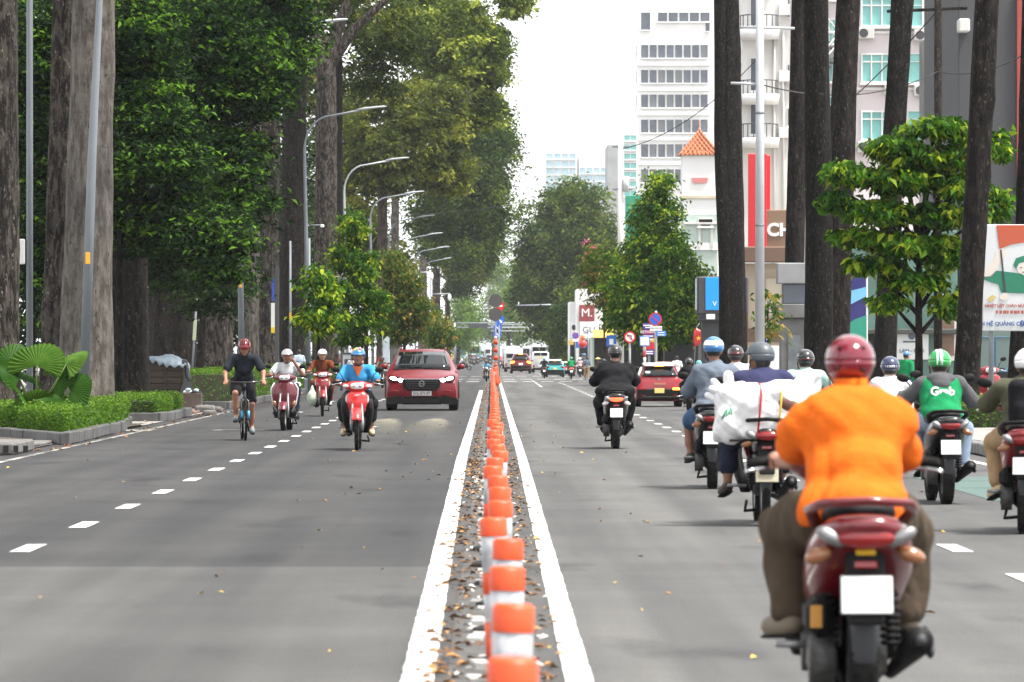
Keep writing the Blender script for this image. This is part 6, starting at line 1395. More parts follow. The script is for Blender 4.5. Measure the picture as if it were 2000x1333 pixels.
t = thing('feather_flag', 'white and green feather flag on the park side pavement', 'flag', (at(752, 225), 225, .05)); q = MB(); q.prism([(-.1, .5), (.16, .5), (.2, 2.1), (.1, 2.2), (-.08, 2.0)], -.012, .012); q.build('cloth', mat('flag_cloth', (.62, .68, .72), .7, 0, (.4, .46, .52), 2), t)
q = MB(); q.prism([(-.1, .18), (.18, .18), (.16, .52), (-.1, .52)], -.014, .014); q.build('green_hem', mat('flag_green', (.08, .32, .08), .7), t); q = MB(); q.cyl((-.11, 0, 0), (-.11, 0, 2.3), .015, n=6); q.build('pole', M_polegrey, t); q = MB(); q.prism([(-.42, .6), (-.2, .6), (-.28, 1.35)], -.012, .012); q.build('red_cloth', P_brightred, t)
t = thing('barrier_arm', 'raised red and white striped barrier pole on the park side', 'barrier', (at(669, 205), 205, .05)); t.rotation_euler = (0, -.07, 0)
for i in range(8): q = MB(); q.cyl((0, 0, .1 + i * .24), (0, 0, .1 + (i + 1) * .24), .045, n=10); q.build('band', P_brightred if i % 2 == 0 else W_white, t)
t = thing('guard_booth', 'small white booth behind the striped barrier', 'booth', (at(682, 230), 230, .05)); q = MB(); q.box((0, 0, .75), (.7, .7, 1.3), None, .02); q.build('wall', W_white, t); q = MB(); q.box((0, -.36, .95), (.4, .03, .45), None, .01); q.build('window', G_blue, t); q = MB(); q.box((0, 0, 1.44), (.85, .85, .08), None, .02); q.build('roof', M_greyp, t)
# hanging cameras on arms farther along
for px0, px1, py, d, lab in ((812, 842, 540, 380, 'white dome camera on a thin arm before the grey trunks'), (835, 878, 582, 470, 'second dome camera on a long thin arm farther along')):
    t = thing('dome_camera', lab, 'camera', (at(px0, d), d, .05)); z = wz(py - 6, d); q = MB(); q.tube([(0, 0, 0), (0, 0, z), ((px1 - px0) * d / FPX, 0, z + .05)], .05, 8); q.build('arm', M_pole, t); q = MB(); q.ell(((px1 - px0) * d / FPX, 0, z - .3), (.17, .17, .32)); q.build('housing', W_white, t)
# pale lamp post on the shop side and the concrete utility poles
t = pole('lamp_post', 'pale round lamp post in front of the cafe with cross arms high up', 'street lamp', 1484, 132, 13, .125, M_polepale, .10, .14)
for yy, a, b in ((56, -.5, .9), (165, -.75, 0)): q = MB(); q.tube([(a, 0, wz(yy, 132) + .03 - .14), (b, 0, wz(yy, 132) - .14)], .035, 8); q.build('cross_arm', M_polepale, t)
for z in (4.6, 7.5): q = MB(); q.cyl((0, 0, z), (0, 0, z + .06), .118, n=16); q.build('clamp', M_polegrey, t)
q = MB(); q.box((.10, -.12, 1.0), (.12, .06, .35), None, .01); q.build('meter_box', W_grime, t)
t = pole('utility_pole', 'brown wooden utility pole behind the leaning trunks', 'pole', 1832, 165, 13, .14, B_dark, .12, .14); q = MB(); q.box((-.35, 0, wz(28, 165)), (2.6, .1, .10), (0, -.04, 0), .02); q.build('cross_arm', B_dark, t)
t = pole('utility_pole', 'tall pale concrete pole left of the cone shaped tree', 'pole', 1212, 280, 14.5, .19, W_grime, .13, .14)
for yy in (292, 375): q = MB(); q.box((.1, 0, wz(yy, 280)), (1.1, .1, .1), None, .02); q.build('cross_arm', M_polegrey, t)
q = MB(); q.cyl((.3, -.1, wz(380, 280)), (.3, -.1, wz(350, 280)), .16, n=10); q.build('insulator', W_grime, t)
# cables
def cable(label, pts, sag=.5, r=.018):
    mb = MB(); P = []
    for a, b in zip(pts, pts[1:]):
        a, b = Vector(a), Vector(b)
        for i in range(17): u = i / 16; p = a.lerp(b, u); p.z -= sag * 4 * u * (1 - u); P.append(p)
    mb.tube(P, r, 5); o = mb.build('cable', M_black); tag(o, label, 'cable', 'overhead cables')
cable('thin cable sagging between the lamp post and the wooden pole', [(at(1484, 132), 132, wz(165, 132)), (at(1832, 165), 165, wz(140, 165))], .5)
cable('cable slanting down across the turquoise windows', [(at(1832, 165), 165, wz(20, 165)), (at(1560, 200), 200, wz(275, 200))], .3, .022)
cable('cable running out to the frame edge from the wooden pole', [(at(1832, 165), 165, wz(140, 165)), (at(2040, 150), 150, wz(80, 150))], .4, .02)
cable('cable from the concrete pole over the turret roof', [(at(1212, 280), 280, wz(292, 280)), (at(1484, 250), 250, wz(110, 250))], .8, .025)
for yy, lab in ((318, 'upper'), (405, 'lower')): cable(f'{lab} stay wire crossing the dark crowns on the park side', [(at(690, 400), 400, wz(yy + 20, 400)), (at(1000, 400), 400, wz(yy - 4, 400))], .2, .03)
# mast arm and far gantries
d = 480; t = thing('mast_arm', 'grey mast with a long horizontal arm reaching over the far lanes', 'mast', (at(1096, d), d, 0)); q = MB(); q.cyl((0, 0, 0), (0, 0, wz(594, d)), .15, .13, 14); q.build('mast', M_polegrey, t)
q = MB(); q.tube([(.1, 0, wz(596, d)), (-1.5, 0, wz(596, d)), (at(1008, d) - at(1096, d), 0, wz(597, d))], [.10, .08, .05], 10); q.build('arm', M_pole, t); q = MB(); q.box((at(1013, d) - at(1096, d), 0, wz(595, d) + .1), (.12, .2, .25), None, .02); q.build('camera', W_white, t)
for d, a, b, y0_, y1_, lab in ((680, 888, 1040, 631, 640, 'nearer sign gantry truss spanning the avenue'), (860, 905, 1032, 634, 647, 'farther sign gantry truss spanning the avenue')):
    t = thing('gantry', lab, 'gantry', (0, d, 0), 0, 'sign gantries over the avenue'); x0, x1 = at(a, d), at(b, d); z0, z1 = wz(y1_, d), wz(y0_, d); q = MB()
    for z in (z0, z1): q.tube([(x0, 0, z), (x1, 0, z)], .07, 6)
    q.build('chord', M_pole, t); q = MB(); n_ = 18
    for i in range(n_): xa, xb = x0 + (x1 - x0) * i / n_, x0 + (x1 - x0) * (i + 1) / n_; q.tube([(xa, 0, z0 if i % 2 else z1), (xb, 0, z1 if i % 2 else z0)], .035, 5)
    q.build('lattice', M_pole, t)
    for x in (x0, x1): q = MB(); q.cyl((x, 0, 0), (x, 0, z1), .12, n=8); q.build('post', M_pole, t)
    q = MB(); q.box((x0 + (x1 - x0) * .3, -.1, z0 + (z1 - z0) * .4), (2.6, .06, (z1 - z0) * .9), None, .02); q.build('sign_back', M_greyp, t)
# round traffic signs
def ring_sign(t, x, y, z, r, kind, back=False):
    q = MB(); q.disc((x, y, z), r, 'y', .02, 32); face = {'nopark': M_signr, 'noleft': M_signr, 'noentry': M_signr, 'keep': M_signb}[kind] if not back else mat('sign_back_dark', (.085, .082, .08), .6); o = q.build('plate', face, t)
    if back: return o
    yy = y - .013
    if kind == 'nopark':
        q = MB(); q.disc((x, yy, z), r * .80, 'y', .008, 32); q.build('field', M_signb, o); q = MB(); q.box((x, yy - .008, z), (r * 1.6, .008, r * .16), (0, R(45), 0)); q.build('bar', M_signr, o)
    elif kind == 'noleft':
        q = MB(); q.disc((x, yy, z), r * .74, 'y', .008, 32); q.build('field', M_signwhite, o); q = MB(); q.box((x + r * .22, yy - .008, z - r * .1), (r * .16, .006, r * .75)); q.box((x - r * .08, yy - .008, z + r * .28), (r * .55, .006, r * .16)); q.box((x - r * .36, yy - .008, z + r * .28), (r * .22, .006, r * .36)); q.build('arrow', M_ink, o)
        q = MB(); q.box((x, yy - .014, z), (r * 1.5, .006, r * .14), (0, R(45), 0)); q.build('bar', M_signr, o)
    elif kind == 'noentry': q = MB(); q.box((x, yy, z), (r * 1.3, .01, r * .34), None, .003); q.build('bar', M_signwhite, o)
    else: q = MB(); q.box((x + r * .1, yy, z - r * .1), (r * .9, .008, r * .24), (0, R(45), 0), .003); q.prism([(x + r * .6, z - r * .65), (x + r * .05, z - r * .6), (x + r * .55, z - r * .1)], yy - .005, yy + .004); q.build('arrow', M_signwhite, o)
    return o
M_signr = mat('sign_red', (.60, .02, .025), .4); M_signb = mat('sign_traffic_blue', (.02, .13, .62), .4)
d = 262; kk = d / FPX
t = thing('sign_post', 'median post with two round grey sign backs and orange wrapped foot', 'sign', (at(968, d), d, 0), 0, 'signs on the median'); q = MB(); q.cyl((0, 0, 0), (0, 0, wz(575, d)), .045, n=10); q.build('post', M_pole, t)
ring_sign(t, 0, -.06, wz(588, d), 13 * kk, 'keep', True); ring_sign(t, -.02, -.06, wz(615, d), 13 * kk, 'keep', True)
for i in range(5): q = MB(); z0, z1 = wz(735 - i * 15.5, d), wz(735 - i * 15.5 - 9, d); q.cyl((0, 0, z0), (0, 0, z1), .115, .105, 14); q.build('orange_band', mat('bollard_orange', (.72, .075, .012), .45, 0, (.52, .055, .012), 7, lo=.45, hi=.8), t); q = MB(); q.cyl((0, 0, z1), (0, 0, z1 + 6.5 * kk), .085, n=14); q.build('grey_band', mat('bollard_reflector', (.34, .35, .38), .3, .2, (.60, .60, .61), 14), t)
d = 298; t = thing('sign_post', 'median post with a red no entry disc above a blue arrow disc', 'sign', (at(975, d), d, 0), 0, 'signs on the median'); q = MB(); q.cyl((0, 0, 0), (0, 0, wz(585, d)), .045, n=10); q.build('post', M_pole, t); ring_sign(t, 0, -.06, wz(598, d), .30, 'noentry'); ring_sign(t, .0, -.06, wz(625, d), .30, 'keep')
d = 352; t = thing('sign_post', 'farther median post with smaller blue discs', 'sign', (at(972, d), d, 0), 0, 'signs on the median'); q = MB(); q.cyl((0, 0, 0), (0, 0, wz(632, d)), .045, n=10); q.build('post', M_pole, t); ring_sign(t, 0, -.06, wz(641, d), .30, 'keep'); ring_sign(t, -.03, -.06, wz(653, d), .28, 'keep')
d = 222; t = thing('sign_post', 'blue and red no parking disc over a white plate beside the cone shaped tree', 'sign', (at(1281, d), d, .1), 0, 'signs by the kerb'); q = MB(); q.cyl((0, 0, 0), (0, 0, wz(612, d)), .06, n=10); q.build('post', M_pole, t)
kk = d / FPX; ring_sign(t, -.03, -.08, wz(624, d) - .1, 13 * kk, 'nopark'); q = MB(); q.box((0, -.08, wz(642, d) - .1), (24 * kk, .02, 9 * kk), None, .005); pl_ = q.build('time_plate', M_signwhite, t); text('letters', '6-9H 16-19H', .11, (0, -.092, wz(642, d) - .1), M_ink, pl_, 0, .003)
q = MB(); q.box((10 * kk, -.08, wz(652, d) - .1), (20 * kk, .02, 10 * kk), None, .005); bp_ = q.build('blue_plate', mat('plate_sky_blue', (.06, .24, .62), .5), t)
for i in range(2): q = MB(); q.box((10 * kk, -.092, wz(650 + i * 4.5, d) - .1), (13 * kk, .004, 1.6 * kk)); q.build('print', M_signwhite, bp_)
d = 229; t = thing('sign_post', 'no left turn disc with a red rim above the black clad rider', 'sign', (at(1230, d), d, .1), 0, 'signs by the kerb'); q = MB(); q.cyl((0, 0, 0), (0, 0, wz(660, d)), .05, n=10); q.build('post', M_pole, t); ring_sign(t, 0, -.08, wz(659, d) - .1, 11.5 * d / FPX, 'noleft')
d = 372; t = thing('sign_post', 'far pink rimmed no parking disc before the shop signs', 'sign', (at(1124, d), d, .1), 0, 'signs by the kerb'); q = MB(); q.cyl((0, 0, 0), (0, 0, wz(650, d)), .05, n=10); q.build('post', M_pole, t); ring_sign(t, 0, -.08, wz(656, d) - .1, 6.5 * d / FPX, 'nopark'); q = MB(); q.box((0, -.08, wz(668, d)), (.45, .02, .2), None, .01); q.build('plate', M_signwhite, t); q = MB(); q.box((.4, -.06, wz(676, d)), (.75, .03, .5), None, .01); q.build('board', M_blu, t); q = MB(); q.box((-.32, -.06, wz(672, d)), (.36, .03, .36), None, .01); q.build('yellow_board', M_ye, t)
d = 234; t = thing('bus_stop_sign', 'blue square sign on a pole behind the black helmet', 'sign', (at(1194, d), d, .1), 0, 'signs by the kerb'); q = MB(); q.cyl((0, .05, 0), (0, .05, wz(662, d)), .05, n=8); q.build('post', M_pole, t); q = MB(); q.box((0, 0, wz(666, d) - .1), (20 * d / FPX, .05, 22 * d / FPX), None, .02); b_ = q.build('panel', M_blu, t); q = MB(); q.box((0, -.035, wz(668, d) - .1), (8 * d / FPX, .01, 11 * d / FPX)); q.build('print', M_signwhite, b_)
d = 226; t = thing('notice_stand', 'white notice with a blue frame on a striped post', 'sign', (at(1259, d), d, .1), 0, 'signs by the kerb')
for i in range(6): q = MB(); q.cyl((0, 0, i * .3), (0, 0, (i + 1) * .3), .06, n=10); q.build('band', W_white if i % 2 else P_brightred, t)
q = MB(); q.box((0, -.08, wz(667, d) - .1), (21 * d / FPX, .04, 20 * d / FPX), None, .02); b_ = q.build('frame', M_blu, t); q = MB(); q.box((0, -.105, wz(667, d) - .1), (17 * d / FPX, .01, 16 * d / FPX), None, .004); q.build('face', M_signwhite, b_)
d = 230; t = thing('sign_column', 'tall purple and red advert column behind the striped notice post', 'sign', (at(1268, d), d, .1)); kk = d / FPX
for i, (y0_, y1_, m_) in enumerate(((632, 645, mat('advert_purple', (.08, .03, .25), .5)), (645, 654, mat('advert_magenta', (.36, .03, .14), .5)), (654, 661, MATS['advert_purple']), (661, 669, M_ye), (669, 683, P_brightred), (683, 694, MATS['advert_purple']))): q = MB(); q.box((0, 0, (wz(y0_, d) + wz(y1_, d)) / 2 - .1), (26 * kk, .12, (y1_ - y0_) * kk - .01), None, .01); q.build('panel', m_, t)
text('letters', 'BETHANY', .17, (-.02, -.07, wz(649, d) - .1), M_chalk, t, 0, .004)
for i, py in enumerate((636, 640, 657, 664, 687, 691)): q = MB(); q.box((-.05 + .04 * (i % 2), -.067, wz(py, d) - .1), (.45 - .1 * (i % 2), .01, .05)); q.build('print', M_chalk, t)
q = MB(); q.cyl((0, .1, 0), (0, .1, 1.6), .06, n=8); q.build('post', M_polegrey, t)
# national flag, kiosk with a screen, concrete gate pillar
d = 168; t = thing('flag', 'red flag with a yellow star hanging beside the kiosk', 'flag', (at(1352, d), d, .14)); kk = d / FPX
q = MB(); q.tube([(0, 0, 0), (.14, 0, wz(640, d) - .14), (.24, 0, wz(632, d) - .14)], .016, 6); q.build('pole', M_polegrey, t)
rings = []
for j in range(6):
    u = j / 5; rings.append([(.04 + .30 * u + (.1 if i == 0 else 0) * (1 - u) + .02 * math.sin(i * 1.4), -.05 + .035 * math.sin(i * 1.5 + j * 1.1), wz(640 + i * 6.4 + (0 if i else 6) * u + 3 * u - i * u * 2.1, d) - .14) for i in range(7)])
mb = MB(); mb.rings(rings, False, False); solid(mb.build('cloth', P_brightred, t), .008)
q = MB(); st_ = [(.2 + math.sin(a * math.pi / 5) * (.085 if a % 2 == 0 else .034), wz(661, d) - .14 + math.cos(a * math.pi / 5) * (.085 if a % 2 == 0 else .034)) for a in range(10)]; q.prism(st_, -.10, -.094); q.build('star', mat('star_yellow', (.8, .55, .03), .5), t)
d = 160; t = thing('kiosk', 'dark grey kiosk with a bright blue screen behind the fused black trunks', 'kiosk', (at(1412, d), d + .7, .14)); kk = d / FPX; cx0 = 1412; zk = lambda py: wz(py, d) - .14
q = MB(); q.box((0, 0, (zk(540) + zk(615)) / 2), (100 * kk, 1.3, 75 * kk), None, .05); q.box((0, 0, zk(618)), (92 * kk, 1.2, 18 * kk), None, .02); q.build('body', W_grey, t)
q = MB(); q.box((0, .05, zk(690)), (80 * kk, .9, 140 * kk), None, .03); q.build('base', W_grey, t)
q = MB(); q.box(((1391 - cx0) * kk, -.66, zk(574)), (26 * kk, .03, 64 * kk), None, .01); sc_ = q.build('screen', mat('screen_blue', (.02, .22, .55), .2, emit=.25), t); text('letters', 'V', .22, ((1396 - cx0) * kk, -.68, zk(594)), M_chalk, sc_, 0, .003)
q = MB(); q.box((-50.5 * kk, -.1, zk(575)), (.03, .9, 62 * kk), None, .01); q.build('side_window', G_pale, t); q = MB(); q.box(((1388 - cx0) * kk, -.66, zk(619)), (17 * kk, .03, 10 * kk), None, .005); q.build('label', M_signwhite, t)
q = MB(); q.box(((1452 - cx0) * kk, -.66, zk(574)), (10 * kk, .03, 62 * kk)); q.build('screen', M_bluep, t)
d = 146; t = thing('gate_pillar', 'weathered concrete gate pillar with stepped caps under the slim trunk', 'gate pillar', (at(1548, d), d, .14)); kk = d / FPX; zk = lambda py: wz(py, d) - .14
for y0_, y1_, w_, m_, nm in ((622, 760, 50, W_conc, 'shaft'), (594, 622, 72, W_conc, 'ledge'), (555, 594, 48, mat('panel_slate', (.10, .115, .14), .6), 'panel'), (514, 555, 62, mat('cap_pale_grey', (.26, .27, .28), .7, 0, (.2, .2, .21), 1.2, world=True), 'cap')): q = MB(); q.box(((1548 - 1548 + (4 if w_ == 48 else 0)) * kk, 0, (zk(y0_) + zk(y1_)) / 2), (w_ * kk, w_ * kk * .9, (y1_ - y0_) * kk - .006), None, .025); q.build(nm, m_, t)
q = MB(); q.box((.02, -.36, zk(700)), (24 * kk, .03, 90 * kk), None, .01); q.build('stained_panel', mat('panel_stained', (.17, .19, .20), .7, 0, (.08, .09, .10), 1.6, world=True, detail=9), t)
d = 150; t = thing('wall_panel', 'pale hoarding panel behind the grey helmet', 'panel', (at(1500, d), d, .14)); q = MB(); q.box((.2, 0, .8), (1.1, .06, 1.5), None, .01); q.build('board', W_white, t); q = MB(); q.box((-.2, -.04, zk(662)), (.35, .04, .24), None, .01); b_ = q.build('street_plate', M_bluep, t); text('letters', '1 TÔN', .12, (-.2, -.065, zk(662)), M_chalk, b_, 0, .003)
# ------------------------------------------------------------------ median posts
B_or = mat('bollard_orange', (.72, .075, .012), .45, 0, (.52, .055, .012), 7, lo=.45, hi=.8); B_wh = mat('bollard_reflector', (.34, .35, .38), .3, .2, (.60, .60, .61), 14); B_bl = mat('bollard_base', (.02, .02, .02), .8)
def bollard(label):
    t = thing('bollard', label, 'bollard', (0, 0, 0), 0, 'orange and silver posts along the median')
    q = MB(); q.lathe([(0, 0), (0, .15), (.025, .145), (.04, .09), (.04, 0)], n=20, axis='z'); q.build('base', B_bl, t)
    z = .04
    for i, (h_, m_, nm, r_) in enumerate(((.16, B_or, 'orange_band', .064), (.13, B_wh, 'silver_band', .062), (.10, B_or, 'orange_band', .064), (.17, B_wh, 'silver_band', .062), (.085, B_or, 'cap', .065))):
        q = MB()
        if nm == 'cap': q.lathe([(z, r_), (z + h_ - .012, r_), (z + h_, r_ - .012), (z + h_ + .002, .02), (z + h_ - .03, .015), (z + h_ - .03, 0)], axis='z', n=24)
        else: q.lathe([(z, r_ - .004), (z + .004, r_), (z + h_ - .004, r_), (z + h_, r_ - .004)], axis='z', n=24)
        q.build(nm, m_, t); z += h_
    return t
b0 = bollard('orange topped silver banded post standing in the median line'); rg = random.Random(21)
y = 12.85; i = 0; first = True
while y < 258:
    t = b0 if first else copy_tree(b0)
    x = .048 + rg.uniform(-.008, .008) + (.008 * math.sin(i * .9))
    if i in (8, 9, 17): x -= .045
    t.location = (x, y, .004); t.rotation_euler = (rg.gauss(0, .014), rg.gauss(0, .014), rg.uniform(0, 6)); first = False
    near = ['nearest', 'second nearest', 'third nearest', 'fourth nearest', 'fifth nearest', 'sixth nearest', 'seventh nearest', 'eighth nearest']
    t['label'] = f'{near[i]} orange and silver post in the median line' if i < 8 else ('orange and silver post set askew of the median line' if i in (8, 9, 17) else f'orange topped post in the {"middle stretch" if i < 30 else "far crowded stretch"} of the median line')
    y += 2.75 if y < 60 else (3.2 if y < 140 else 4.4); i += 1
# plastic water barriers at the crossing
for k_, (px, d) in enumerate(((966, 236), (968, 243), (970, 250))):
    t = thing('traffic_barrier', ['nearest orange plastic barrier at the median nose', 'middle orange plastic barrier at the median nose', 'farthest orange plastic barrier at the median nose'][k_], 'barrier', (at(px, d) , d, 0), 0, 'orange plastic barriers')
    q = MB(); q.loft([(0, 0, 0, .20, .5, 5), (.22, 0, 0, .19, .5, 5), (.34, 0, 0, .11, .48, 5), (.80, 0, 0, .08, .46, 5), (.86, 0, 0, .06, .44, 5)], 'z', 24); q.build('shell', B_or, t)
    q = MB(); q.box((0, -.47, .55), (.12, .03, .16), None, .01); q.build('reflector', B_wh, t)
    q = MB(); q.cyl((0, .1, .85), (0, .1, .92), .05, n=10); q.build('filler_cap', M_black, t)

# ------------------------------------------------------------------ bundle on the old red motorbike
k = 43.3 / FPX; bz = .80
v, f = sdf([('b', (.02, -.70, .96), (.27, .20, .23), .10), ('b', (.26, -.68, .98), (.17, .16, .21), .08), ('b', (-.25, -.70, .97), (.16, .15, .20), .08), ('e', (-.29, -.78, .86), (.13, .10, .16)), ('c', (-.33, -.74, .84), (-.40, -.74, .76), .06, .03)], h=.014, k=.05, fold=.026, seed=31)
bn = link('bundle', fast_mesh('bundle', v, f, smooth=True), mat('plastic_sheet_white', (.80, .80, .80), .35, 0, (.70, .70, .71), 6, .35, 14), None, (cx_, cy_, 0)); tag(bn, 'big white plastic wrapped bundle roped onto the old red motorbike', 'bundle')
for a, b, r in (((-.36, -.74, 1.12), (-.44, -.74, 1.22), .028), ((-.30, -.74, 1.15), (-.315, -.74, 1.27), .040), ((-.40, -.74, 1.06), (-.49, -.74, 1.10), .035), ((-.36, -.76, 1.10), (-.46, -.76, 1.16), .03), ((.30, -.7, 1.15), (.42, -.7, 1.27), .05), ((.26, -.72, 1.16), (.30, -.72, 1.24), .05)):
    v, f = sdf([('c', a, b, r, r * .8)], h=.012, fold=.01); link('roll', fast_mesh('roll', v, f, smooth=True), MATS['plastic_sheet_white'], bn)
for x, m_, nm in ((-.055, mat('cord_red', (.45, .02, .03), .7), 'cord'), (.115, mat('cord_yellow', (.6, .42, .05), .7), 'cord')): q = MB(); q.tube([(x - .02, -.86, .72), (x - .02, -.93, .80), (x, -.935, 1.0), (x + .01, -.93, 1.12), (x, -.84, 1.20), (x, -.55, 1.20)], .009, 6); q.build(nm, m_, bn)
q = MB(); q.ell((.19, -.895, 1.02), (.10, .035, .055), (0, .35, 0)); q.build('brown_patch', mat('patch_brown', (.12, .05, .035), .7), bn)
gl = mat('print_bag_green', (.05, .30, .16), .6)
for i in range(6): q = MB(); q.tube([(-.38 + .018 * i, -.895, .90 + .01 * (i % 2)), (-.35 + .01 * i, -.90, .97 + .015 * (i % 3))], .005, 4); q.build('print', gl, bn)
t = thing('luggage_rack', 'flat dark luggage rack under the white bundle', 'rack', (cx_, cy_, 0)); q = MB(); q.box((0, -.72, .725), (.62, .42, .02), None, .005)
for s in (-1, 1): q.tube([(s * .12, -.55, .60), (s * .14, -.62, .72)], .01, 6)
q.build('frame', M_plast, t)

# ------------------------------------------------------------------ cart with a tarpaulin, crate of rubbish
d = 133; t = thing('cart', 'old wooden rubbish cart under a pale blue tarpaulin', 'cart', (at(322, d), d + .8, .05)); kk = d / FPX
M_wood = mat('old_wood', (.055, .04, .03), .9, 0, (.03, .023, .018), 3, .4, 18, stretch=(.2, 1, 1))
for i in range(6): q = MB(); q.box((0, -.62, .22 + i * .165), (.92, .04, .15), None, .006); q.build('plank', M_wood, t)
for s in (-1, 1):
    q = MB(); q.box((s * .47, -.64, .62), (.07, .07, 1.15), None, .01); q.build('post', M_wood, t)
    for i in range(6): q = MB(); q.box((s * .47, -.0, .22 + i * .165), (.04, 1.2, .15), None, .006); q.build('plank', M_wood, t)
    q = MB(); q.lathe([(-.04, .20), (-.05, .24), (0, .26), (.05, .24), (.04, .20)], (s * .56, .1, .26), 'x', 22); q.cyl((s * .53, .1, .26), (s * .59, .1, .26), .19, n=16); q.build('wheel', M_rubber, t)
q = MB(); q.box((0, -.66, .62), (.05, .04, 1.1), None, .01); q.build('post', M_wood, t); q = MB(); q.box((0, 0, .6), (.88, 1.16, 1.0)); q.build('load', M_black, t)
nx_, ny_ = 22, 14; rings = []
for j in range(ny_ + 1):
    r_ = []
    for i in range(nx_ + 1):
        u, v_ = i / nx_ * 2 - 1, j / ny_ * 2 - 1; e = max(abs(u), abs(v_)); z = 1.36 + .10 * math.sin(u * 3 + 1) * math.cos(v_ * 2) - .08 * u - (.16 + .05 * math.sin(i * 1.7 + j)) * max(0, (e - .78) / .22) + .02 * math.sin(i * 2.1) * math.cos(j * 1.9)
        r_.append((u * .58, v_ * .74, z - .06))
    rings.append(r_)
q = MB(); q.rings(rings, False, False); solid(q.build('tarpaulin', mat('tarp_blue_grey', (.27, .33, .38), .4, 0, (.17, .22, .27), 3, .2, 20), t), .01)
v, f = sdf([('c', (.5, -.55, 1.2), (.60, -.6, .75), .07, .05), ('c', (.6, -.6, .8), (.58, -.62, .55), .06, .03)], h=.02, fold=.015); link('hanging_sheet', fast_mesh('hanging_sheet', v, f, smooth=True), mat('sheet_dark', (.03, .035, .045), .6), t)
t = thing('crate', 'brown crate heaped with rubbish beside the tarpaulin cart', 'crate', (at(374, d), d, .05)); q = MB(); q.box((0, 0, .20), (.55, .45, .38), None, .015); q.build('body', mat('crate_brown', (.06, .04, .032), .9, 0, (.09, .07, .06), 3), t)
for i in range(9): v, f = sdf([('e', (rg.uniform(-.22, .2), rg.uniform(-.15, .15), .42 + rg.uniform(-.02, .06)), (rg.uniform(.05, .1), .08, rg.uniform(.03, .05)))], h=.02, fold=.015, seed=i); link('rubbish', fast_mesh('rubbish', v, f, smooth=True), [C_white, M_greyp, C_black, C_mint, C_khaki][i % 5], t)
q = MB(); q.prism([(-.32, .38), (.12, .40), (-.18, .82)], .10, .125); q.build('board', M_greyp, t)
for i, (px, d, r) in enumerate(((400, 126, .16), (420, 128, .12), (345, 124, .13), (410, 121, .10))):
    v, f = sdf([('b', (0, 0, 0), (r * 1.4, r, r * .6), r * .3)], h=.025, fold=.03, seed=i); o = link('rock', fast_mesh('rock', v, f, smooth=True), M_conc, None, (at(px, d), d, r * .4)); tag(o, ['broken concrete lump on the red paving below the crate', 'small concrete lump beside the broken one', 'stone at the foot of the rubbish cart', 'little stone at the road edge by the red paving'][i], 'stone')

# ------------------------------------------------------------------ parked machines, pedestrians and far traffic
d = 98; px_ = at(1925, d); scooter('parked black and red scooter facing the road between the trunks on the pavement', px_, d + .6, PI + .25, 'scooter', P_black, frontm=P_red, group='parked motorbikes', r=.26).location.z = .14

PED = 'people on foot'
def ped(label, px, py, ov={}, z0=.05, scale=1.0, rz=0.0, d=None, **kw):
    d = d or gd(py); p = person(label, at(px, d), d, rz, STAND, ov, group=PED, scale=scale, h=.03, hands=False, **kw); p.location.z = z0; return p
ped('pedestrian in a light blue patterned shirt beyond the hedge', 584, 740, dict(), .05, .95, .4, d=205, shirt=cloth('shirt_pale_blue', (.30, .40, .55), (.5, .55, .65)), legs=C_navy, shoes=S_dark)
ped('pedestrian in a white shirt by the striped barrier', 688, 740, dict(), .05, .80, PI, d=215, shirt=C_white, legs=C_black, shoes=S_dark)
ped('courier on foot in a green vest and blue cap between the trunks', 1770, 780, {}, .14, .82, -.7, d=118, shirt=C_grab, legs=C_denim, shoes=S_dark, helmet='cap', hm=H_blue, sleeve='long')
ped('man in a white shirt standing behind the red hatchback', 1322, 760, {}, .05, .80, .2, d=196, shirt=C_white, legs=C_navy, shoes=S_dark)
ped('person in a dark shirt and khaki trousers walking beside the far traffic', 1146, 742, dict(kne_l=(-.10, .16, .48), ank_l=(-.10, .16, .10), toe_l=(-.1, .3, .05)), .0, .78, .1, shirt=C_jacket, legs=C_khaki, shoes=S_white)
ped('person under a yellow conical hat by the kerb', 1168, 744, {}, .0, .72, 0, d=300, shirt=C_olive, legs=C_black, shoes=S_dark, helmet='cone', hm=cloth('straw', (.55, .42, .18)))
def far_rider(label, px, py, sc, rz, shirt, hm, body=P_black, leg_=C_black, lit=False, helmet='half', kind='scooter', pillion=None, skin=SKIN_t):
    d = gd(py); x, y = at(px, d), d + .6 * sc
    scooter('motorbike under the ' + label, x, y, rz, kind, body, lit=lit, scale=sc, mirrors=False); person(label, x, y, rz, RIDE, {}, shirt, leg_, S_dark, skin, 'short', 'long', 1.05, helmet, hm, scale=sc, h=.034, hands=False)
far_rider('rider in black with a light blue helmet beside the turquoise taxi', 1063, 739, .80, 0, C_black, H_sky)
far_rider('rider in a green jacket and helmet ahead of the red taxi', 1116, 741, .82, 0, C_grab, H_green, lit=True)
far_rider('rider in dark clothes right beside the red hatchback', 1347, 802, .86, 0, C_black, H_black)
far_rider('rider with a turquoise helmet beyond the dark clothed one', 1366, 785, .80, 0, C_navy, paint('helmet_turquoise', (.1, .5, .48)))
far_rider('rider in a light blue shirt rounding the median nose', 950, 746, .72, PI, cloth('shirt_light_blue', (.16, .36, .55)), H_black, leg_=C_khaki)
far_rider('rider in white and green crossing the far lanes sideways', 905, 724, .80, -PI / 2, C_white, H_green, kind='cub')
far_rider('rider in black near the striped notice post', 1180, 752, .78, 0, C_black, H_navy)
far_rider('rider with a red shirt left of the white van', 977, 719, .9, 0, P_brightred, H_white)
far_rider('rider in yellow behind the mirror of the red car', 882, 716, .9, PI, cloth('shirt_yellow', (.6, .42, .04)), H_yel)
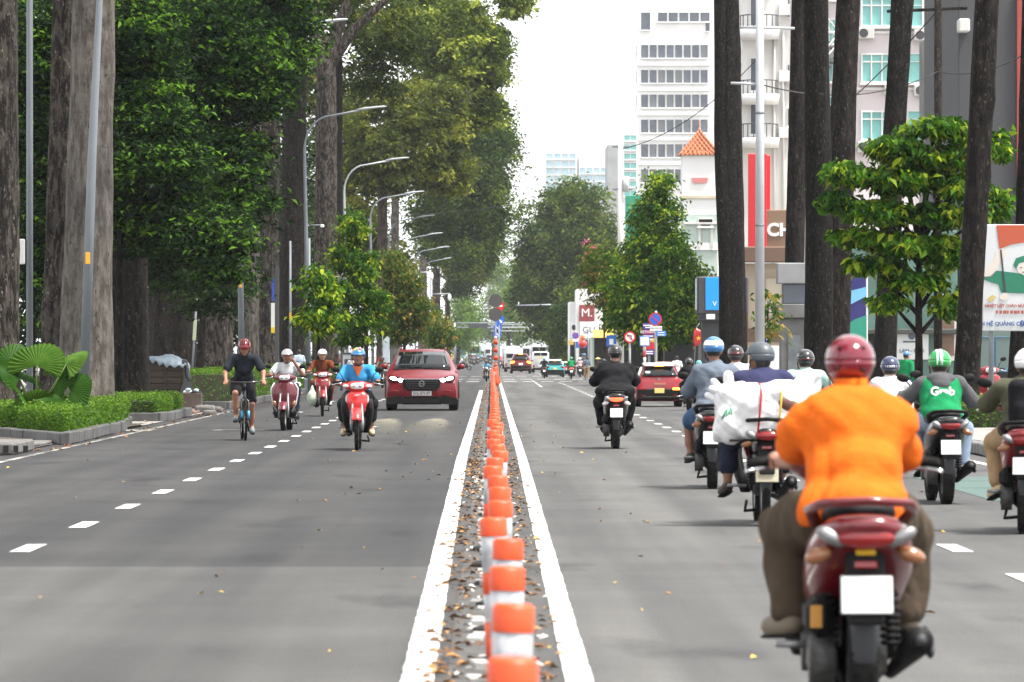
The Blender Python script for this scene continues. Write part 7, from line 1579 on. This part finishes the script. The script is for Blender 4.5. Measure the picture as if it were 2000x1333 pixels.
far_rider('rider in black before the green bus', 918, 712, 1.0, PI, C_black, H_black)
far_rider('rider in a plaid shirt by the red taxi', 1133, 737, .78, 0, cloth('plaid', (.35, .10, .12), (.5, .45, .45)), H_white)
# crowd of motorbikes at the lights, copied with their parts
cols = [C_white, C_blue, C_denim_l, C_jacket, C_brown, C_mint, C_greys, C_purple]; hcs = [H_white, H_black, H_silver, H_blue, H_red, H_green, H_sky, H_yel]
def proto(rz):
    s = scooter('far motorbike in the crowd waiting beyond the crossing', 0, 0, rz, 'scooter', P_black, scale=.95, mirrors=False, group='crowd of far motorbikes')
    p = person('far rider in the crowd waiting beyond the crossing', 0, 0, rz, RIDE, {}, C_white, C_black, S_dark, SKIN, 'short', 'long', 1.05, 'half', H_white, scale=.95, h=.045, hands=False, group='riders in the far crowd')
    return s, p
rg = random.Random(77)
for rz, lo_, hi_, n_, dd in ((PI, 915, 958, 15, (620, 1050)), (0, 1005, 1110, 8, (520, 900)), (0, 1136, 1166, 7, (330, 420))):
    s0, p0 = proto(rz)
    for i in range(n_):
        s, p = (s0, p0) if i == 0 else (copy_tree(s0), copy_tree(p0))
        d = rg.uniform(*dd); x = at(lo_ + (hi_ - lo_) * (i + rg.uniform(.2, .8)) / n_, d); s.location = p.location = (x, d, 0)
        place = 'coming at us' if rz else ('by the far shops' if dd[0] < 400 else 'driving off')
        p['label'] = f'far rider in the crowd {place}'; s['label'] = f'far motorbike in the crowd {place}'
        for ch in p.children:
            mm = cols[rg.randrange(8)] if ch.name.startswith('shirt') else hcs[rg.randrange(8)] if ch.name.startswith('helmet') else None
            if mm: ch.material_slots[0].link = 'OBJECT'; ch.material_slots[0].material = mm
# traffic light
t = thing('traffic_light', 'small red traffic light on a pole beyond the bus', 'traffic light', (at(890, 640), 640, .05)); q = MB(); q.cyl((0, 0, 0), (0, 0, 3.2), .07, n=8); q.build('pole', M_polegrey, t); q = MB(); q.box((0, 0, wz(663, 640)), (.35, .3, 1.0), None, .04); q.build('housing', M_black, t); q = MB(); q.ell((0, -.16, wz(663, 640) + .25), (.15, .06, .15)); q.build('lamp', M_lit_red, t)
t = thing('lantern', 'red round hanging lantern before the far shop signs', 'lantern', (at(1138, 370), 370, 0)); q = MB(); q.ell((0, 0, wz(672, 370)), (.32, .32, .30)); q.build('shade', P_brightred, t); q = MB(); q.cyl((0, 0, wz(655, 370)), (0, 0, wz(664, 370)), .15, n=10); q.build('cap', M_oran, t); q = MB(); q.cyl((.4, .1, 0), (.4, .1, wz(650, 370)), .05, n=8); q.cyl((.4, .1, wz(652, 370)), (0, 0, wz(652, 370)), .03, n=6); q.build('bracket', M_polegrey, t)

# ------------------------------------------------------------------ fallen leaves and scraps
def litter(name, n, xs, ys, size, mats_, seed, sx=None, lift=.012):
    rng = np.random.default_rng(seed); n_each = n // len(mats_)
    for j, m_ in enumerate(mats_):
        Y = ys[0] + (ys[1] - ys[0]) * rng.uniform(0, 1, n_each) ** 1.3; X = rng.uniform(xs[0], xs[1], n_each) if sx is None else rng.choice(sx, n_each) + rng.normal(0, .05, n_each)
        P = np.c_[X, Y, np.full(n_each, lift)]; Vv, F = leaves(rng, P, size, 0, .12, 2.5, .55); Vv[:, 2] = np.maximum(Vv[:, 2], .008)
        link(name, fast_mesh(name, Vv, F), m_, None, kind='stuff')
M_l1 = mat('dead_leaf_brown', (.17, .075, .03), .8, 0, (.10, .05, .025), 9); M_l2 = mat('dead_leaf_ochre', (.36, .19, .06), .8); M_l3 = mat('dead_leaf_yellow', (.50, .35, .06), .8); M_l4 = mat('paper_scrap', (.6, .6, .58), .7)
litter('fallen_leaves', 900, (0, 0), (16, 70), .07, [M_l1, M_l1, M_l2], 1, [-.27, -.24, -.18, -.14, .15, .2, .27], .016)
litter('fallen_leaves', 1100, (0, 0), (60, 250), .06, [M_l1, M_l2], 2, [-.25, -.2, .2, .27], .016)
litter('fallen_leaves', 80, (-6.6, 6.4), (28, 150), .07, [M_l1, M_l2, M_l3], 3)
litter('fallen_leaves', 100, (-1.9, 1.4), (24, 110), .06, [M_l1, M_l2, M_l3], 4)
litter('fallen_leaves', 260, (-8.2, -6.4), (76, 135), .11, [M_l2, M_l1], 5)
litter('litter_scraps', 130, (0, 0), (16, 60), .06, [M_l4], 6, [-.2, -.1, .16, .22], .02)

# ------------------------------------------------------------------ air
hz = MB(); hz.box((0, 1180, 38), (640, 2680, 79)); hz_m = bpy.data.materials.new('air'); hz_m.use_nodes = True; n = hz_m.node_tree; n.nodes.clear()
vo = n.nodes.new('ShaderNodeVolumePrincipled'); vo.inputs['Color'].default_value = (.93, .96, 1, 1); vo.inputs['Density'].default_value = .00008; vo.inputs['Anisotropy'].default_value = .2
mo_ = n.nodes.new('ShaderNodeOutputMaterial'); n.links.new(vo.outputs[0], mo_.inputs['Volume'])
haze = hz.build('haze', hz_m, kind='stuff')
